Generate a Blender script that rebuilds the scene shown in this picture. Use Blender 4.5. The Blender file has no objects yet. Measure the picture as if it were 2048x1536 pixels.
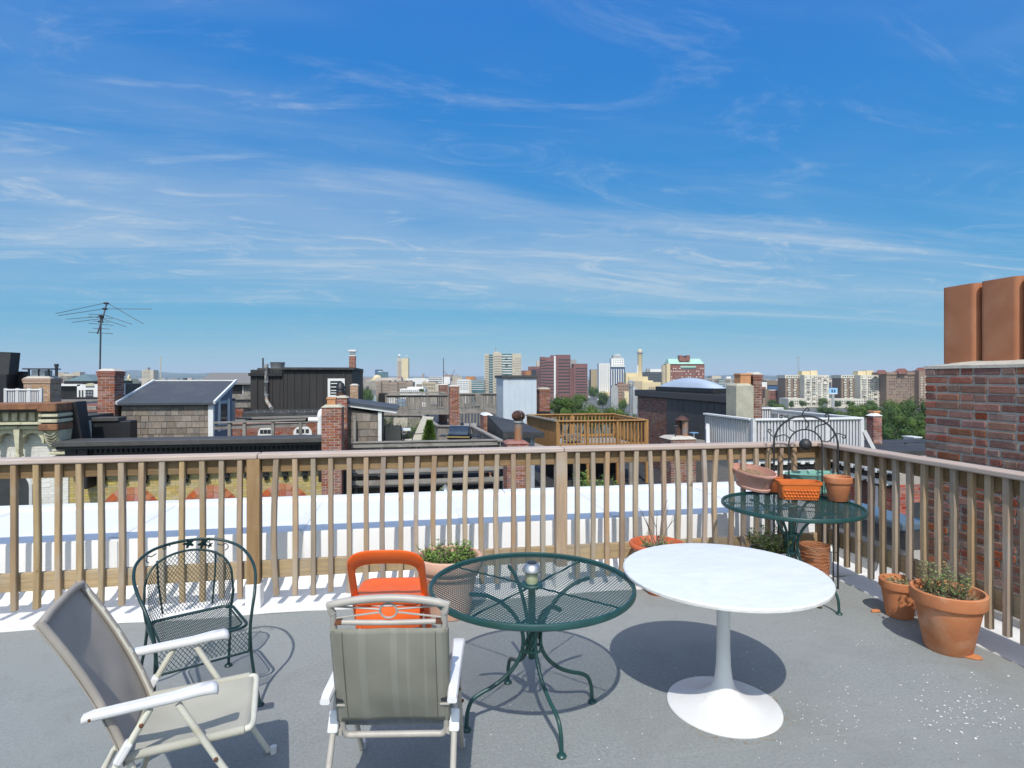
import bpy, bmesh, math, random
from mathutils import Vector, Matrix, noise as mnoise
sc = bpy.context.scene
COL = sc.collection
rad = math.radians
RN = random.Random(11)
# ---------------------------------------------------------------- camera, sky, sun, exposure
F, CX, CY, EYE = 1178.0, 1024.0, 754.5, 1.75
CC, SS = math.cos(rad(10)), math.sin(rad(10))
cam = bpy.data.cameras.new('camera'); camo = bpy.data.objects.new('camera', cam); COL.objects.link(camo)
camo.location = (0, 0, EYE); camo.rotation_euler = (rad(90), 0, rad(-10))
cam.sensor_fit = 'HORIZONTAL'; cam.sensor_width = 36.0; cam.lens = F / 2048 * 36
cam.shift_y = -13.5 / 2048; cam.clip_start = 0.05; cam.clip_end = 60000
sc.camera = camo
SUN = Vector((0.116, 0.543, -0.692)).normalized()
sun = bpy.data.lights.new('sun', 'SUN'); sun.energy = 4.1; sun.angle = rad(0.53); sun.color = (1.0, 0.955, 0.88)
suno = bpy.data.objects.new('sun', sun); COL.objects.link(suno)
suno.rotation_euler = SUN.to_track_quat('-Z', 'Y').to_euler(); suno.location = (-3, -12, 16)
W = bpy.data.worlds.new('World'); sc.world = W; W.use_nodes = True
nt = W.node_tree; nt.nodes.clear()
def nd(nt, t, **kw):
    n = nt.nodes.new(t)
    for k, v in kw.items():
        if k.startswith('i_'):
            n.inputs[int(k[2:])].default_value = v
        else:
            setattr(n, k, v)
    return n
def mth(nt, op, a, b=None, clamp=False):
    n = nt.nodes.new('ShaderNodeMath'); n.operation = op; n.use_clamp = clamp
    for i, x in enumerate((a, b)):
        if x is None: continue
        if isinstance(x, (int, float)): n.inputs[i].default_value = x
        else: nt.links.new(x, n.inputs[i])
    return n.outputs[0]
def build_sky():
    L = nt.links.new
    out = nd(nt, 'ShaderNodeOutputWorld'); bg = nd(nt, 'ShaderNodeBackground'); L(bg.outputs[0], out.inputs[0])
    bg.inputs[1].default_value = 0.1
    sky = nd(nt, 'ShaderNodeTexSky', sky_type='NISHITA', sun_disc=False, sun_elevation=rad(51.2), sun_rotation=rad(192.0),
             altitude=30.0, air_density=0.6, dust_density=0.0, ozone_density=4.0)
    sp = nd(nt, 'ShaderNodeSeparateColor'); L(sky.outputs[0], sp.inputs[0]); hs = nd(nt, 'ShaderNodeCombineColor')
    for k, (A, g, q) in enumerate(((1.02, 1.30, 0.95), (.90, .63, .55), (.91, .20, 0.34))):   # the camera's rendering of the blue
        x = mth(nt, 'MULTIPLY', sp.outputs[k], .1)
        L(mth(nt, 'DIVIDE', mth(nt, 'MULTIPLY', mth(nt, 'POWER', x, g), A * 10), mth(nt, 'ADD', mth(nt, 'MULTIPLY', x, q), 1.0)), hs.inputs[k])
    tc = nd(nt, 'ShaderNodeTexCoord'); sep = nd(nt, 'ShaderNodeSeparateXYZ'); L(tc.outputs['Generated'], sep.inputs[0])
    z = mth(nt, 'MAXIMUM', sep.outputs[2], 0.0)
    den = mth(nt, 'ADD', z, 0.07)
    px = mth(nt, 'DIVIDE', sep.outputs[0], den); py = mth(nt, 'DIVIDE', sep.outputs[1], den)
    cb = nd(nt, 'ShaderNodeCombineXYZ'); L(px, cb.inputs[0]); L(py, cb.inputs[1])
    def layer(rot, sx, sy, scale, detail, rough, dist, lo, hi, off):
        mp = nd(nt, 'ShaderNodeMapping'); mp.inputs['Rotation'].default_value = (0, 0, rad(rot)); mp.inputs['Scale'].default_value = (sx, sy, 1)
        mp.inputs['Location'].default_value = off
        L(cb.outputs[0], mp.inputs[0])
        no = nd(nt, 'ShaderNodeTexNoise'); no.inputs['Scale'].default_value = scale; no.inputs['Detail'].default_value = detail
        no.inputs['Roughness'].default_value = rough; no.inputs['Distortion'].default_value = dist
        L(mp.outputs[0], no.inputs['Vector'])
        mr = nd(nt, 'ShaderNodeMapRange'); mr.interpolation_type = 'SMOOTHSTEP'; mr.inputs[1].default_value = lo; mr.inputs[2].default_value = hi
        L(no.outputs[0], mr.inputs[0]); return mr.outputs[0]
    veil = layer(-12, 0.30, 1.0, 0.42, 6, 0.58, 0.9, 0.38, 0.76, (15.1, 2.3, 0))       # broad thin sheet
    wisp = layer(-14, 0.24, 1.15, 1.1, 12, 0.66, 1.4, 0.46, 0.86, (0.4, 6.3, 0))     # drawn-out streaks
    curl = layer(-30, 0.55, 1.0, 1.9, 13, 0.70, 2.2, 0.50, 0.85, (5.2, 2.1, 0))
    d = mth(nt, 'ADD', mth(nt, 'MULTIPLY', mth(nt, 'MULTIPLY', veil, mth(nt, 'ADD', wisp, 0.45)), 0.50), mth(nt, 'MULTIPLY', mth(nt, 'MULTIPLY', wisp, mth(nt, 'ADD', veil, 0.12)), 0.56))
    d = mth(nt, 'ADD', d, mth(nt, 'MULTIPLY', mth(nt, 'MULTIPLY', curl, mth(nt, 'ADD', veil, 0.32)), 0.66))
    tau = mth(nt, 'DIVIDE', d, mth(nt, 'ADD', z, 0.26))                              # longer path through the sheet near the horizon
    fd = nd(nt, 'ShaderNodeMapRange'); fd.interpolation_type = 'SMOOTHSTEP'; fd.inputs[1].default_value = -0.02; fd.inputs[2].default_value = 0.24; L(z, fd.inputs[0]); tau = mth(nt, 'MULTIPLY', tau, fd.outputs[0])
    op = mth(nt, 'SUBTRACT', 1.0, mth(nt, 'POWER', 2.718, mth(nt, 'MULTIPLY', tau, -1.0)), True)
    mx = nd(nt, 'ShaderNodeMix', data_type='RGBA'); L(op, mx.inputs[0]); L(hs.outputs[0], mx.inputs[6])
    mx.inputs[7].default_value = (6.2, 7.0, 7.7, 1)
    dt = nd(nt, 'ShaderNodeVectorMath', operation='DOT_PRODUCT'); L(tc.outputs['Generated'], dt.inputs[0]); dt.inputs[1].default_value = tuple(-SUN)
    ph = mth(nt, 'POWER', mth(nt, 'MULTIPLY', mth(nt, 'ADD', dt.outputs['Value'], 1.0), 0.5, True), 6.0)   # white glow added around the sun, out of view, to lift the shade
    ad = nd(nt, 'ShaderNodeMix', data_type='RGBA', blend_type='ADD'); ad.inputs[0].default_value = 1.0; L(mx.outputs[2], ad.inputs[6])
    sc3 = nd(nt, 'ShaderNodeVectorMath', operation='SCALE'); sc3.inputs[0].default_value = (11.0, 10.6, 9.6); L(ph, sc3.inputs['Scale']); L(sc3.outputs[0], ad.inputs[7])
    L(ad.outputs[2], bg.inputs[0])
build_sky()
sc.view_settings.view_transform = 'Standard'; sc.view_settings.look = 'None'; sc.view_settings.exposure = 0.0
sc.view_settings.gamma = 1.0; sc.view_settings.use_curve_mapping = False
sc.cycles.max_bounces = 6; sc.cycles.transparent_max_bounces = 8
# ---------------------------------------------------------------- measuring helpers (a sight line meets a real plane)
def ray(px, py):
    X = (px - CX) / F
    return Vector((X * CC + SS, -X * SS + CC, -(py - CY) / F))
def onZ(px, py, z):
    d = ray(px, py); return d * ((z - EYE) / d.z) + Vector((0, 0, EYE))
def onY(px, py, y):
    d = ray(px, py); return d * (y / d.y) + Vector((0, 0, EYE))
def onX(px, py, x):
    d = ray(px, py); return d * (x / d.x) + Vector((0, 0, EYE))
def atD(px, py, D):
    return ray(px, py) * D + Vector((0, 0, EYE))
def cw(X, Z, z=0.0):
    return Vector((X * CC + Z * SS, -X * SS + Z * CC, z))
# ---------------------------------------------------------------- mesh helpers
def crv(pts, n=6, closed=False):
    P = [Vector(p) for p in pts]; m = len(P); out = []
    for i in range(m if closed else m - 1):
        if closed: a, b, c, d = P[i - 1], P[i], P[(i + 1) % m], P[(i + 2) % m]
        else: a, b, c, d = P[max(i - 1, 0)], P[i], P[i + 1], P[min(i + 2, m - 1)]
        for k in range(n):
            t = k / n
            out.append(0.5 * ((2 * b) + (c - a) * t + (2 * a - 5 * b + 4 * c - d) * t * t + (3 * b - a - 3 * c + d) * t ** 3))
    if not closed: out.append(P[-1])
    return out
class MB:
    def __init__(s): s.v = []; s.f = []
    def add(s, vs, fs):
        o = len(s.v); s.v += [tuple(v) for v in vs]; s.f += [tuple(i + o for i in f) for f in fs]; return s
    def hexa(s, b, t):
        return s.add(list(b) + list(t), [(3, 2, 1, 0), (4, 5, 6, 7), (0, 1, 5, 4), (1, 2, 6, 5), (2, 3, 7, 6), (3, 0, 4, 7)])
    def box(s, x0, y0, z0, x1, y1, z1):
        return s.hexa([(x0, y0, z0), (x1, y0, z0), (x1, y1, z0), (x0, y1, z0)], [(x0, y0, z1), (x1, y0, z1), (x1, y1, z1), (x0, y1, z1)])
    def cbox(s, c, sx, sy, sz):
        return s.box(c[0] - sx / 2, c[1] - sy / 2, c[2] - sz / 2, c[0] + sx / 2, c[1] + sy / 2, c[2] + sz / 2)
    def bar(s, a, b, w, h, up=(0, 0, 1)):
        a, b = Vector(a), Vector(b); d = (b - a).normalized(); up = Vector(up)
        sd = d.cross(up)
        if sd.length < 1e-5: sd = d.cross(Vector((0, 1, 0)))
        sd.normalize(); u = sd.cross(d); q = [(-1, -1), (1, -1), (1, 1), (-1, 1)]
        return s.hexa([a + sd * (w / 2 * i) + u * (h / 2 * j) for i, j in q], [b + sd * (w / 2 * i) + u * (h / 2 * j) for i, j in q])
    def tube(s, pts, r, n=8, closed=False, sx=1.0):
        P = [Vector(p) for p in pts]; m = len(P)
        rr = r if isinstance(r, (list, tuple)) else [r] * m
        T = []
        for i in range(m):
            a = P[i - 1] if (i or closed) else P[i]; b = P[(i + 1) % m] if (i < m - 1 or closed) else P[i]
            T.append((b - a).normalized())
        ref = Vector((0, 0, 1)) if abs(T[0].z) < 0.9 else Vector((0, 1, 0))
        nx = T[0].cross(ref).normalized(); vs = []
        for i in range(m):
            nx = (nx - T[i] * nx.dot(T[i])).normalized(); ny = T[i].cross(nx)
            for k in range(n):
                a = 2 * math.pi * k / n
                vs.append(P[i] + nx * (math.cos(a) * rr[i] * sx) + ny * (math.sin(a) * rr[i]))
        fs = []
        for i in range(m if closed else m - 1):
            j = (i + 1) % m
            for k in range(n):
                l = (k + 1) % n; fs.append((i * n + k, i * n + l, j * n + l, j * n + k))
        if not closed: fs += [tuple(range(n - 1, -1, -1)), tuple((m - 1) * n + k for k in range(n))]
        return s.add(vs, fs)
    def lathe(s, prof, n=32, c=(0, 0, 0), sx=1.0, sy=1.0, rot=0.0, wob=0.0):
        vs = []; rings = []
        cr, sr = math.cos(rot), math.sin(rot)
        for r, z in prof:
            if r < 1e-6: rings.append([len(vs)]); vs.append((c[0], c[1], c[2] + z)); continue
            ring = []
            for k in range(n):
                a = 2 * math.pi * k / n; x = r * math.cos(a) * sx; y = r * math.sin(a) * sy
                ring.append(len(vs)); vs.append((c[0] + x * cr - y * sr, c[1] + x * sr + y * cr, c[2] + z + wob * math.sin(3 * a + 1)))
            rings.append(ring)
        fs = []
        for A, B in zip(rings, rings[1:]):
            if len(A) == 1 and len(B) == 1: continue
            for k in range(n):
                l = (k + 1) % n
                if len(A) == 1: fs.append((A[0], B[l], B[k]))
                elif len(B) == 1: fs.append((A[k], A[l], B[0]))
                else: fs.append((A[k], A[l], B[l], B[k]))
        return s.add(vs, fs)
    def prism(s, poly, d, ):
        """poly: list of 3D points (planar), d: extrusion vector"""
        P = [Vector(p) for p in poly]; d = Vector(d); n = len(P)
        return s.add(P + [p + d for p in P], [tuple(range(n - 1, -1, -1)), tuple(range(n, 2 * n))] + [(i, (i + 1) % n, n + (i + 1) % n, n + i) for i in range(n)])
    def sphere(s, c, r, n=12, m=8, sz=1.0):
        return s.lathe([(r * math.sin(math.pi * i / m) if 0 < i < m else 0, -r * sz * math.cos(math.pi * i / m)) for i in range(m + 1)], n, c)
    def build(s, name, mat, parent=None, smooth=None, bevel=0.0, world=False, fixn=True, seg=2):
        me = bpy.data.meshes.new(name)
        vs = s.v
        if world and parent is not None:
            l = parent.location.copy(); q = parent.parent
            while q is not None: l += q.location; q = q.parent
            vs = [(v[0] - l[0], v[1] - l[1], v[2] - l[2]) for v in vs]
        me.from_pydata(vs, [], s.f)
        if fixn or bevel:
            bm = bmesh.new(); bm.from_mesh(me); bmesh.ops.recalc_face_normals(bm, faces=bm.faces)
            if bevel:
                bmesh.ops.bevel(bm, geom=list(bm.edges), offset=bevel, segments=seg, profile=0.5, affect='EDGES', clamp_overlap=True)
            bm.to_mesh(me); bm.free()
        if smooth is not None:
            me.shade_smooth(); me.set_sharp_from_angle(angle=rad(smooth))
        me.materials.append(mat)
        return link(name, me, parent)
def link(name, me, parent=None, loc=None, rot=None, scale=None):
    o = bpy.data.objects.new(name, me); COL.objects.link(o); o.parent = parent
    if loc is not None: o.location = loc
    if rot is not None: o.rotation_euler = rot
    if scale is not None: o.scale = scale
    return o
def tag(o, label=None, cat=None, group=None, kind=None):
    if label: o['label'] = label
    if cat: o['category'] = cat
    if group: o['group'] = group
    if kind: o['kind'] = kind
    return o
def thing(name, label, cat, loc=(0, 0, 0), rz=0.0, group=None):
    o = bpy.data.objects.new(name, None); COL.objects.link(o); o.location = loc; o.rotation_euler = (0, 0, rz)
    o.empty_display_size = 0.1
    return tag(o, label, cat, group)
def struct(o): o['kind'] = 'structure'; return o
def stuff(o): o['kind'] = 'stuff'; return o
# ---------------------------------------------------------------- materials
def mat(name, c1, c2=None, scale=6.0, st=(1, 1, 1), detail=6, rough=0.6, metal=0.0, bump=0.0, bscale=None, bst=None, rnd=0.0, lo=0.35, hi=0.65,
        spec=0.5, spots=None, coords='Object', dist=0.3, trans=0.0, alpha=None, coat=0.0, c3=None, s3=1.2, lo3=.5, hi3=.75, hue=0.0, island=False):
    m = bpy.data.materials.new(name); m.use_nodes = True; t = m.node_tree; L = t.links.new
    b = t.nodes['Principled BSDF']; b.inputs['Roughness'].default_value = rough; b.inputs['Metallic'].default_value = metal
    b.inputs['Specular IOR Level'].default_value = spec
    if coat: b.inputs['Coat Weight'].default_value = coat; b.inputs['Coat Roughness'].default_value = 0.15
    if trans: b.inputs['Transmission Weight'].default_value = trans
    if alpha is not None: b.inputs['Alpha'].default_value = alpha
    c2 = c2 or tuple(x * 0.8 for x in c1)
    if coords == 'World':
        g = nd(t, 'ShaderNodeNewGeometry'); src = g.outputs['Position']
    else:
        g = nd(t, 'ShaderNodeTexCoord'); src = g.outputs['Object']
        oi = nd(t, 'ShaderNodeObjectInfo'); av = nd(t, 'ShaderNodeVectorMath', operation='SCALE'); cb = nd(t, 'ShaderNodeCombineXYZ')
        for i in range(3): L(oi.outputs['Random'], cb.inputs[i])
        L(cb.outputs[0], av.inputs[0]); av.inputs['Scale'].default_value = 37.0
        ad = nd(t, 'ShaderNodeVectorMath', operation='ADD'); L(src, ad.inputs[0]); L(av.outputs[0], ad.inputs[1]); src = ad.outputs[0]
    def noise(sc_, st_, det, ds=0.0, ro=0.55):
        mp = nd(t, 'ShaderNodeMapping'); mp.inputs['Scale'].default_value = st_; L(src, mp.inputs[0])
        n = nd(t, 'ShaderNodeTexNoise'); n.inputs['Scale'].default_value = sc_; n.inputs['Detail'].default_value = det
        n.inputs['Distortion'].default_value = ds; n.inputs['Roughness'].default_value = ro; L(mp.outputs[0], n.inputs['Vector']); return n.outputs[0]
    def rng(v, lo_, hi_):
        r = nd(t, 'ShaderNodeMapRange'); r.inputs[1].default_value = lo_; r.inputs[2].default_value = hi_; L(v, r.inputs[0]); return r.outputs[0]
    def mixc(f, a, bb):
        x = nd(t, 'ShaderNodeMix', data_type='RGBA'); L(f, x.inputs[0])
        for i, c in ((6, a), (7, bb)):
            if isinstance(c, tuple): x.inputs[i].default_value = (c[0], c[1], c[2], 1)
            else: L(c, x.inputs[i])
        return x.outputs[2]
    col = mixc(rng(noise(scale, st, detail, dist), lo, hi), c1, c2)
    if c3: col = mixc(rng(noise(s3, (1, 1, 1), 5, 0.5), lo3, hi3), col, c3)
    if spots:   # (scale, colour, lo, hi)
        col = mixc(rng(noise(spots[0], (1, 1, 1), 2), spots[2], spots[3]), col, spots[1])
    if rnd or hue:
        hv = nd(t, 'ShaderNodeHueSaturation'); rs = nd(t, 'ShaderNodeNewGeometry').outputs['Random Per Island'] if island else nd(t, 'ShaderNodeObjectInfo').outputs['Random']
        v = mth(t, 'ADD', mth(t, 'MULTIPLY', rs, 2 * rnd), 1 - rnd); L(v, hv.inputs['Value'])
        if hue:
            w = mth(t, 'FRACT', mth(t, 'MULTIPLY', rs, 17.3)); L(mth(t, 'ADD', mth(t, 'MULTIPLY', w, 2 * hue), 0.5 - hue), hv.inputs['Hue'])
            w2 = mth(t, 'FRACT', mth(t, 'MULTIPLY', rs, 41.7)); L(mth(t, 'ADD', mth(t, 'MULTIPLY', w2, .5), .7), hv.inputs['Saturation'])
        L(col, hv.inputs['Color']); col = hv.outputs[0]
    L(col, b.inputs['Base Color'])
    if bump:
        bp = nd(t, 'ShaderNodeBump'); bp.inputs['Strength'].default_value = bump; bp.inputs['Distance'].default_value = 0.01
        L(noise(bscale or scale * 3, bst or st, 8, 0.2, 0.65), bp.inputs['Height']); L(bp.outputs[0], b.inputs['Normal'])
    return m
# ================================================================ MATERIALS (near)
wood_z = mat('weathered_pine_upright', (.385, .272, .165), (.285, .208, .14), 4, (9, 9, .7), rough=.8, bump=.5, bscale=14, bst=(8, 8, .5), rnd=.16, c3=(.35, .30, .24), s3=3.0, hue=.012, spots=(9, (.16, .095, .045), .72, .78))
wood_x = mat('weathered_pine_rail', (.42, .305, .165), (.30, .22, .13), 4, (.6, 9, 9), rough=.8, bump=.5, bscale=14, bst=(.5, 8, 8), rnd=.1, c3=(.36, .31, .24), s3=2.5, spots=(7, (.17, .10, .05), .72, .78))
wood_y = mat('weathered_pine_side_rail', (.42, .305, .165), (.30, .22, .13), 4, (9, .6, 9), rough=.8, bump=.5, bscale=14, bst=(8, .5, 8), rnd=.1, c3=(.36, .31, .24), s3=2.5, spots=(7, (.17, .10, .05), .72, .78))
rail_dark = mat('brown_upper_rail', (.235, .145, .065), (.17, .105, .048), 4, (.6, 6, 9), rough=.8, bump=.5, bscale=14, rnd=.1, c3=(.27, .19, .10), s3=2.5)
post_brown = mat('brown_post_wood', (.30, .185, .085), (.22, .135, .06), 4, (9, 9, .7), rough=.8, bump=.5, bscale=14, bst=(8, 8, .5), c3=(.34, .24, .13), s3=3)
cap_x = mat('greyed_rail_cap', (.46, .365, .305), (.39, .305, .255), 5, (.5, 8, 8), rough=.75, bump=.4, bscale=12, bst=(.4, 8, 8), rnd=.06, c3=(.46, .40, .36), s3=2)
cap_y = mat('greyed_side_rail_cap', (.46, .365, .305), (.39, .305, .255), 5, (8, .5, 8), rough=.75, bump=.4, bscale=12, bst=(8, .4, 8), rnd=.06, c3=(.46, .40, .36), s3=2)
deck_m = mat('grey_granule_roofing', (.335, .358, .350), (.25, .271, .265), 60, rough=.95, bump=.9, bscale=210, lo=.32, hi=.68, spec=.2, coords='World', detail=10,
             c3=(.305, .320, .312), s3=.8, lo3=.42, hi3=.72, spots=(150, (.40, .41, .40), .60, .72))
def stain(m, col, sc_, lo_, hi_, fac_, st_=(1, 1, 1)):
    """blotchy weather stain over a material's own colour"""
    t = m.node_tree; bs = t.nodes['Principled BSDF']; lk = bs.inputs['Base Color'].links[0].from_socket; g = nd(t, 'ShaderNodeNewGeometry')
    mp = nd(t, 'ShaderNodeMapping'); mp.inputs['Scale'].default_value = st_; t.links.new(g.outputs['Position'], mp.inputs[0])
    n = nd(t, 'ShaderNodeTexNoise'); n.inputs['Scale'].default_value = sc_; n.inputs['Detail'].default_value = 9; n.inputs['Roughness'].default_value = .68; n.inputs['Distortion'].default_value = .6; t.links.new(mp.outputs[0], n.inputs['Vector'])
    r = nd(t, 'ShaderNodeMapRange'); r.inputs[1].default_value = lo_; r.inputs[2].default_value = hi_; r.inputs[4].default_value = fac_; t.links.new(n.outputs[0], r.inputs[0])
    mx = nd(t, 'ShaderNodeMix', data_type='RGBA'); mx.inputs[7].default_value = (*col, 1); t.links.new(r.outputs[0], mx.inputs[0]); t.links.new(lk, mx.inputs[6]); t.links.new(mx.outputs[2], bs.inputs['Base Color']); return m
stain(deck_m, (.20, .205, .19), 1.7, .50, .78, .5); stain(deck_m, (.34, .345, .33), .55, .52, .75, .5, (1, 2.2, 1)); stain(deck_m, (.20, .19, .165), 6.0, .60, .74, .35)
white_m = mat('white_roof_membrane', (.74, .735, .72), (.68, .675, .66), 3, rough=.5, bump=.12, bscale=6, coords='World', c3=(.70, .69, .66), s3=2.2, lo3=.55, hi3=.85)
white_vm = mat('white_parapet_membrane', (.74, .74, .73), (.70, .70, .69), 2, (1, 1, .3), rough=.5, bump=.10, bscale=3, bst=(1, 1, .3), coords='World', c3=(.72, .72, .70), s3=1.6, lo3=.55, hi3=.85)
stain(white_m, (.50, .48, .43), 2.6, .56, .80, .55); stain(white_vm, (.56, .55, .51), 1.8, .54, .80, .5, (1, 1, .35))
green_m = mat('dark_green_enamel', (.011, .050, .048), (.015, .064, .060), 14, rough=.38, bump=.08, bscale=60, spec=.5, c3=(.02, .055, .045), s3=6)
green_blk = mat('blackish_green_enamel', (.007, .028, .029), (.010, .036, .036), 14, rough=.4, bump=.08, bscale=60)
tulip_m = mat('white_lacquer', (.70, .695, .68), (.65, .645, .63), 5, rough=.33, bump=.03, bscale=40, c3=(.70, .70, .67), s3=7, lo3=.5, hi3=.8)
tulip_top_m = mat('weathered_white_top', (.655, .675, .69), (.595, .62, .64), 5, (1, 2.2, 1), rough=.5, bump=.12, bscale=18, c3=(.56, .58, .585), s3=16, lo3=.60, hi3=.80, dist=1.2)
stain(tulip_m, (.44, .40, .33), 9.0, .60, .78, .45); stain(tulip_top_m, (.52, .52, .49), 7.0, .58, .76, .35); stain(tulip_top_m, (.40, .37, .30), 22.0, .66, .74, .4)
edge_m = mat('chipped_table_edge', (.70, .69, .66), (.52, .50, .46), 18, (1, 1, 3), rough=.6, lo=.45, hi=.75)
orange_m = mat('orange_moulded_plastic', (.74, .115, .014), (.68, .10, .014), 8, rough=.34, bump=.05, bscale=260, spec=.45, c3=(.80, .14, .025), s3=3)
frame_cream = mat('cream_painted_tube', (.60, .585, .49), (.53, .51, .42), 9, rough=.45, c3=(.45, .38, .26), s3=9, lo3=.62, hi3=.85)
frame_taupe = mat('taupe_painted_tube', (.40, .37, .325), (.34, .315, .275), 9, rough=.45, c3=(.28, .22, .16), s3=14, lo3=.66, hi3=.85)
arm_white = mat('white_plastic_armrest', (.68, .675, .66), (.62, .615, .60), 7, rough=.42, c3=(.60, .59, .55), s3=9, lo3=.6, hi3=.85)
rust_m = mat('rusty_fitting', (.16, .055, .02), (.09, .035, .018), 40, rough=.85, bump=.4)
def fabric(name, a, b, stripes, axis):
    m = mat(name, a, b, 7, rough=.9, bump=.35, bscale=420, spec=.2, c3=tuple(x * .8 for x in a), s3=3, lo3=.5, hi3=.85)
    if stripes:
        t = m.node_tree; bs = t.nodes['Principled BSDF']; lk = bs.inputs['Base Color'].links[0].from_socket
        tc = nd(t, 'ShaderNodeTexCoord'); sp = nd(t, 'ShaderNodeSeparateXYZ'); t.links.new(tc.outputs['Object'], sp.inputs[0])
        w = mth(t, 'SINE', mth(t, 'MULTIPLY', sp.outputs[axis], 110.0)); w2 = mth(t, 'SINE', mth(t, 'MULTIPLY', sp.outputs[axis], 47.0))
        f = mth(t, 'GREATER_THAN', mth(t, 'ADD', w, mth(t, 'MULTIPLY', w2, .8)), .75)
        mx = nd(t, 'ShaderNodeMix', data_type='RGBA'); mx.inputs[7].default_value = (.40, .39, .345, 1)
        t.links.new(mth(t, 'MULTIPLY', f, .4), mx.inputs[0]); t.links.new(lk, mx.inputs[6]); t.links.new(mx.outputs[2], bs.inputs['Base Color'])
    t = m.node_tree; bs = t.nodes['Principled BSDF']; tr_ = nd(t, 'ShaderNodeBsdfTranslucent'); tr_.inputs[0].default_value = (*[min(x * 1.15, 1) for x in a], 1); ms = nd(t, 'ShaderNodeMixShader'); ms.inputs[0].default_value = .30
    t.links.new(bs.outputs[0], ms.inputs[1]); t.links.new(tr_.outputs[0], ms.inputs[2]); t.links.new(ms.outputs[0], t.nodes['Material Output'].inputs[0])
    return m
sling_cream = fabric('cream_sling_cloth', (.55, .535, .455), (.51, .495, .42), False, 0)
sling_shaded = fabric('shaded_sling_cloth', (.50, .455, .40), (.46, .415, .365), False, 0)  # the seat's cream cloth for the back, its shade put into the colour
sling_stripe = fabric('olive_striped_sling_cloth', (.33, .322, .268), (.295, .287, .238), True, 0)
terra = mat('terracotta', (.49, .185, .075), (.42, .15, .06), 6, rough=.8, bump=.15, bscale=50, c3=(.56, .32, .20), s3=5, lo3=.48, hi3=.8, rnd=.06); stain(terra, (.24, .10, .05), 9.0, .56, .74, .45); stain(terra, (.60, .48, .40), 5.0, .60, .76, .5, (1, 1, 2.5))
terra_dark = mat('damp_terracotta', (.46, .135, .045), (.38, .11, .04), 6, rough=.75, bump=.15, bscale=50, c3=(.52, .20, .09), s3=5)
terra_pale = mat('pale_pink_terracotta', (.56, .345, .25), (.50, .29, .20), 5, rough=.85, bump=.15, bscale=40, c3=(.62, .46, .37), s3=4)
pink_m = mat('pink_plastic_planter', (.55, .285, .225), (.50, .25, .195), 6, rough=.5, c3=(.58, .34, .28), s3=5)
orange_pot_m = mat('orange_plastic_planter', (.62, .155, .028), (.56, .13, .022), 6, rough=.45, c3=(.45, .11, .03), s3=9)
aqua_m = mat('aqua_plastic_planter', (.20, .42, .36), (.16, .37, .32), 6, rough=.5)
grey_pot_m = mat('grey_stone_planter', (.42, .43, .44), (.34, .35, .36), 9, rough=.8, bump=.2, bscale=60)
soil_m = mat('dry_potting_soil', (.16, .105, .07), (.30, .20, .12), 60, rough=.95, bump=1.0, bscale=90)
soil_dark = mat('dark_potting_soil', (.05, .04, .03), (.10, .075, .05), 60, rough=.95, bump=1.0, bscale=90)
black_iron = mat('black_wrought_iron', (.022, .022, .024), (.035, .034, .033), 30, rough=.5, bump=.15, bscale=80)
steel_m = mat('brushed_steel', (.50, .50, .49), (.43, .43, .42), 30, rough=.42, metal=.9)
glass_m = mat('pale_lantern_glass', (.72, .75, .50), (.64, .67, .44), 8, rough=.12, trans=.55)
dark_m = mat('black_plastic', (.02, .02, .025), (.03, .03, .035), 30, rough=.35)
leaf_g = mat('fresh_green_leaf', (.13, .235, .035), (.085, .17, .025), 40, rough=.5, c3=(.21, .27, .06), s3=18, spec=.3)
leaf_o = mat('dusty_green_leaf', (.155, .235, .07), (.19, .235, .09), 40, rough=.6, c3=(.22, .18, .08), s3=22)
leaf_d = mat('dark_green_leaf', (.05, .10, .022), (.09, .14, .03), 40, rough=.5, c3=(.17, .19, .05), s3=18)
twig_m = mat('dry_twig', (.13, .105, .08), (.20, .165, .13), 30, rough=.9)
flower_m = mat('dry_flower_buff', (.42, .30, .17), (.30, .19, .09), 40, rough=.9)
shard_m = mat('terracotta_shard', (.55, .22, .09), (.47, .17, .06), 9, rough=.85)
chip_m = mat('white_paint_chip', (.82, .82, .80), (.72, .72, .70), 40, rough=.7, coords='World')
# ================================================================ OUR ROOF
gnd_z = -25.0
m = MB(); m.box(-7.5, -6.0, -0.35, 3.665, 4.60, 0.0); roof_deck = struct(m.build('roof_deck', deck_m))
roof_deck['label'] = 'grey gravel-surfaced flat roof terrace'
# lap seams of the roofing rolls: thin raised laps
for k, yy in enumerate((0.55, 1.55, 2.55, 3.55)):
    s = MB(); pts = []
    s.add([(-7.5, yy - .03, .0004), (3.665, yy - .03 + .02, .0004), (3.665, yy + .022, .002), (-7.5, yy, .002), (3.665, yy + .0225, .0), (-7.5, yy + .0005, .0)], [(0, 1, 2, 3), (3, 2, 4, 5)])
    s.build('roll_seam', deck_m, roof_deck)
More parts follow.
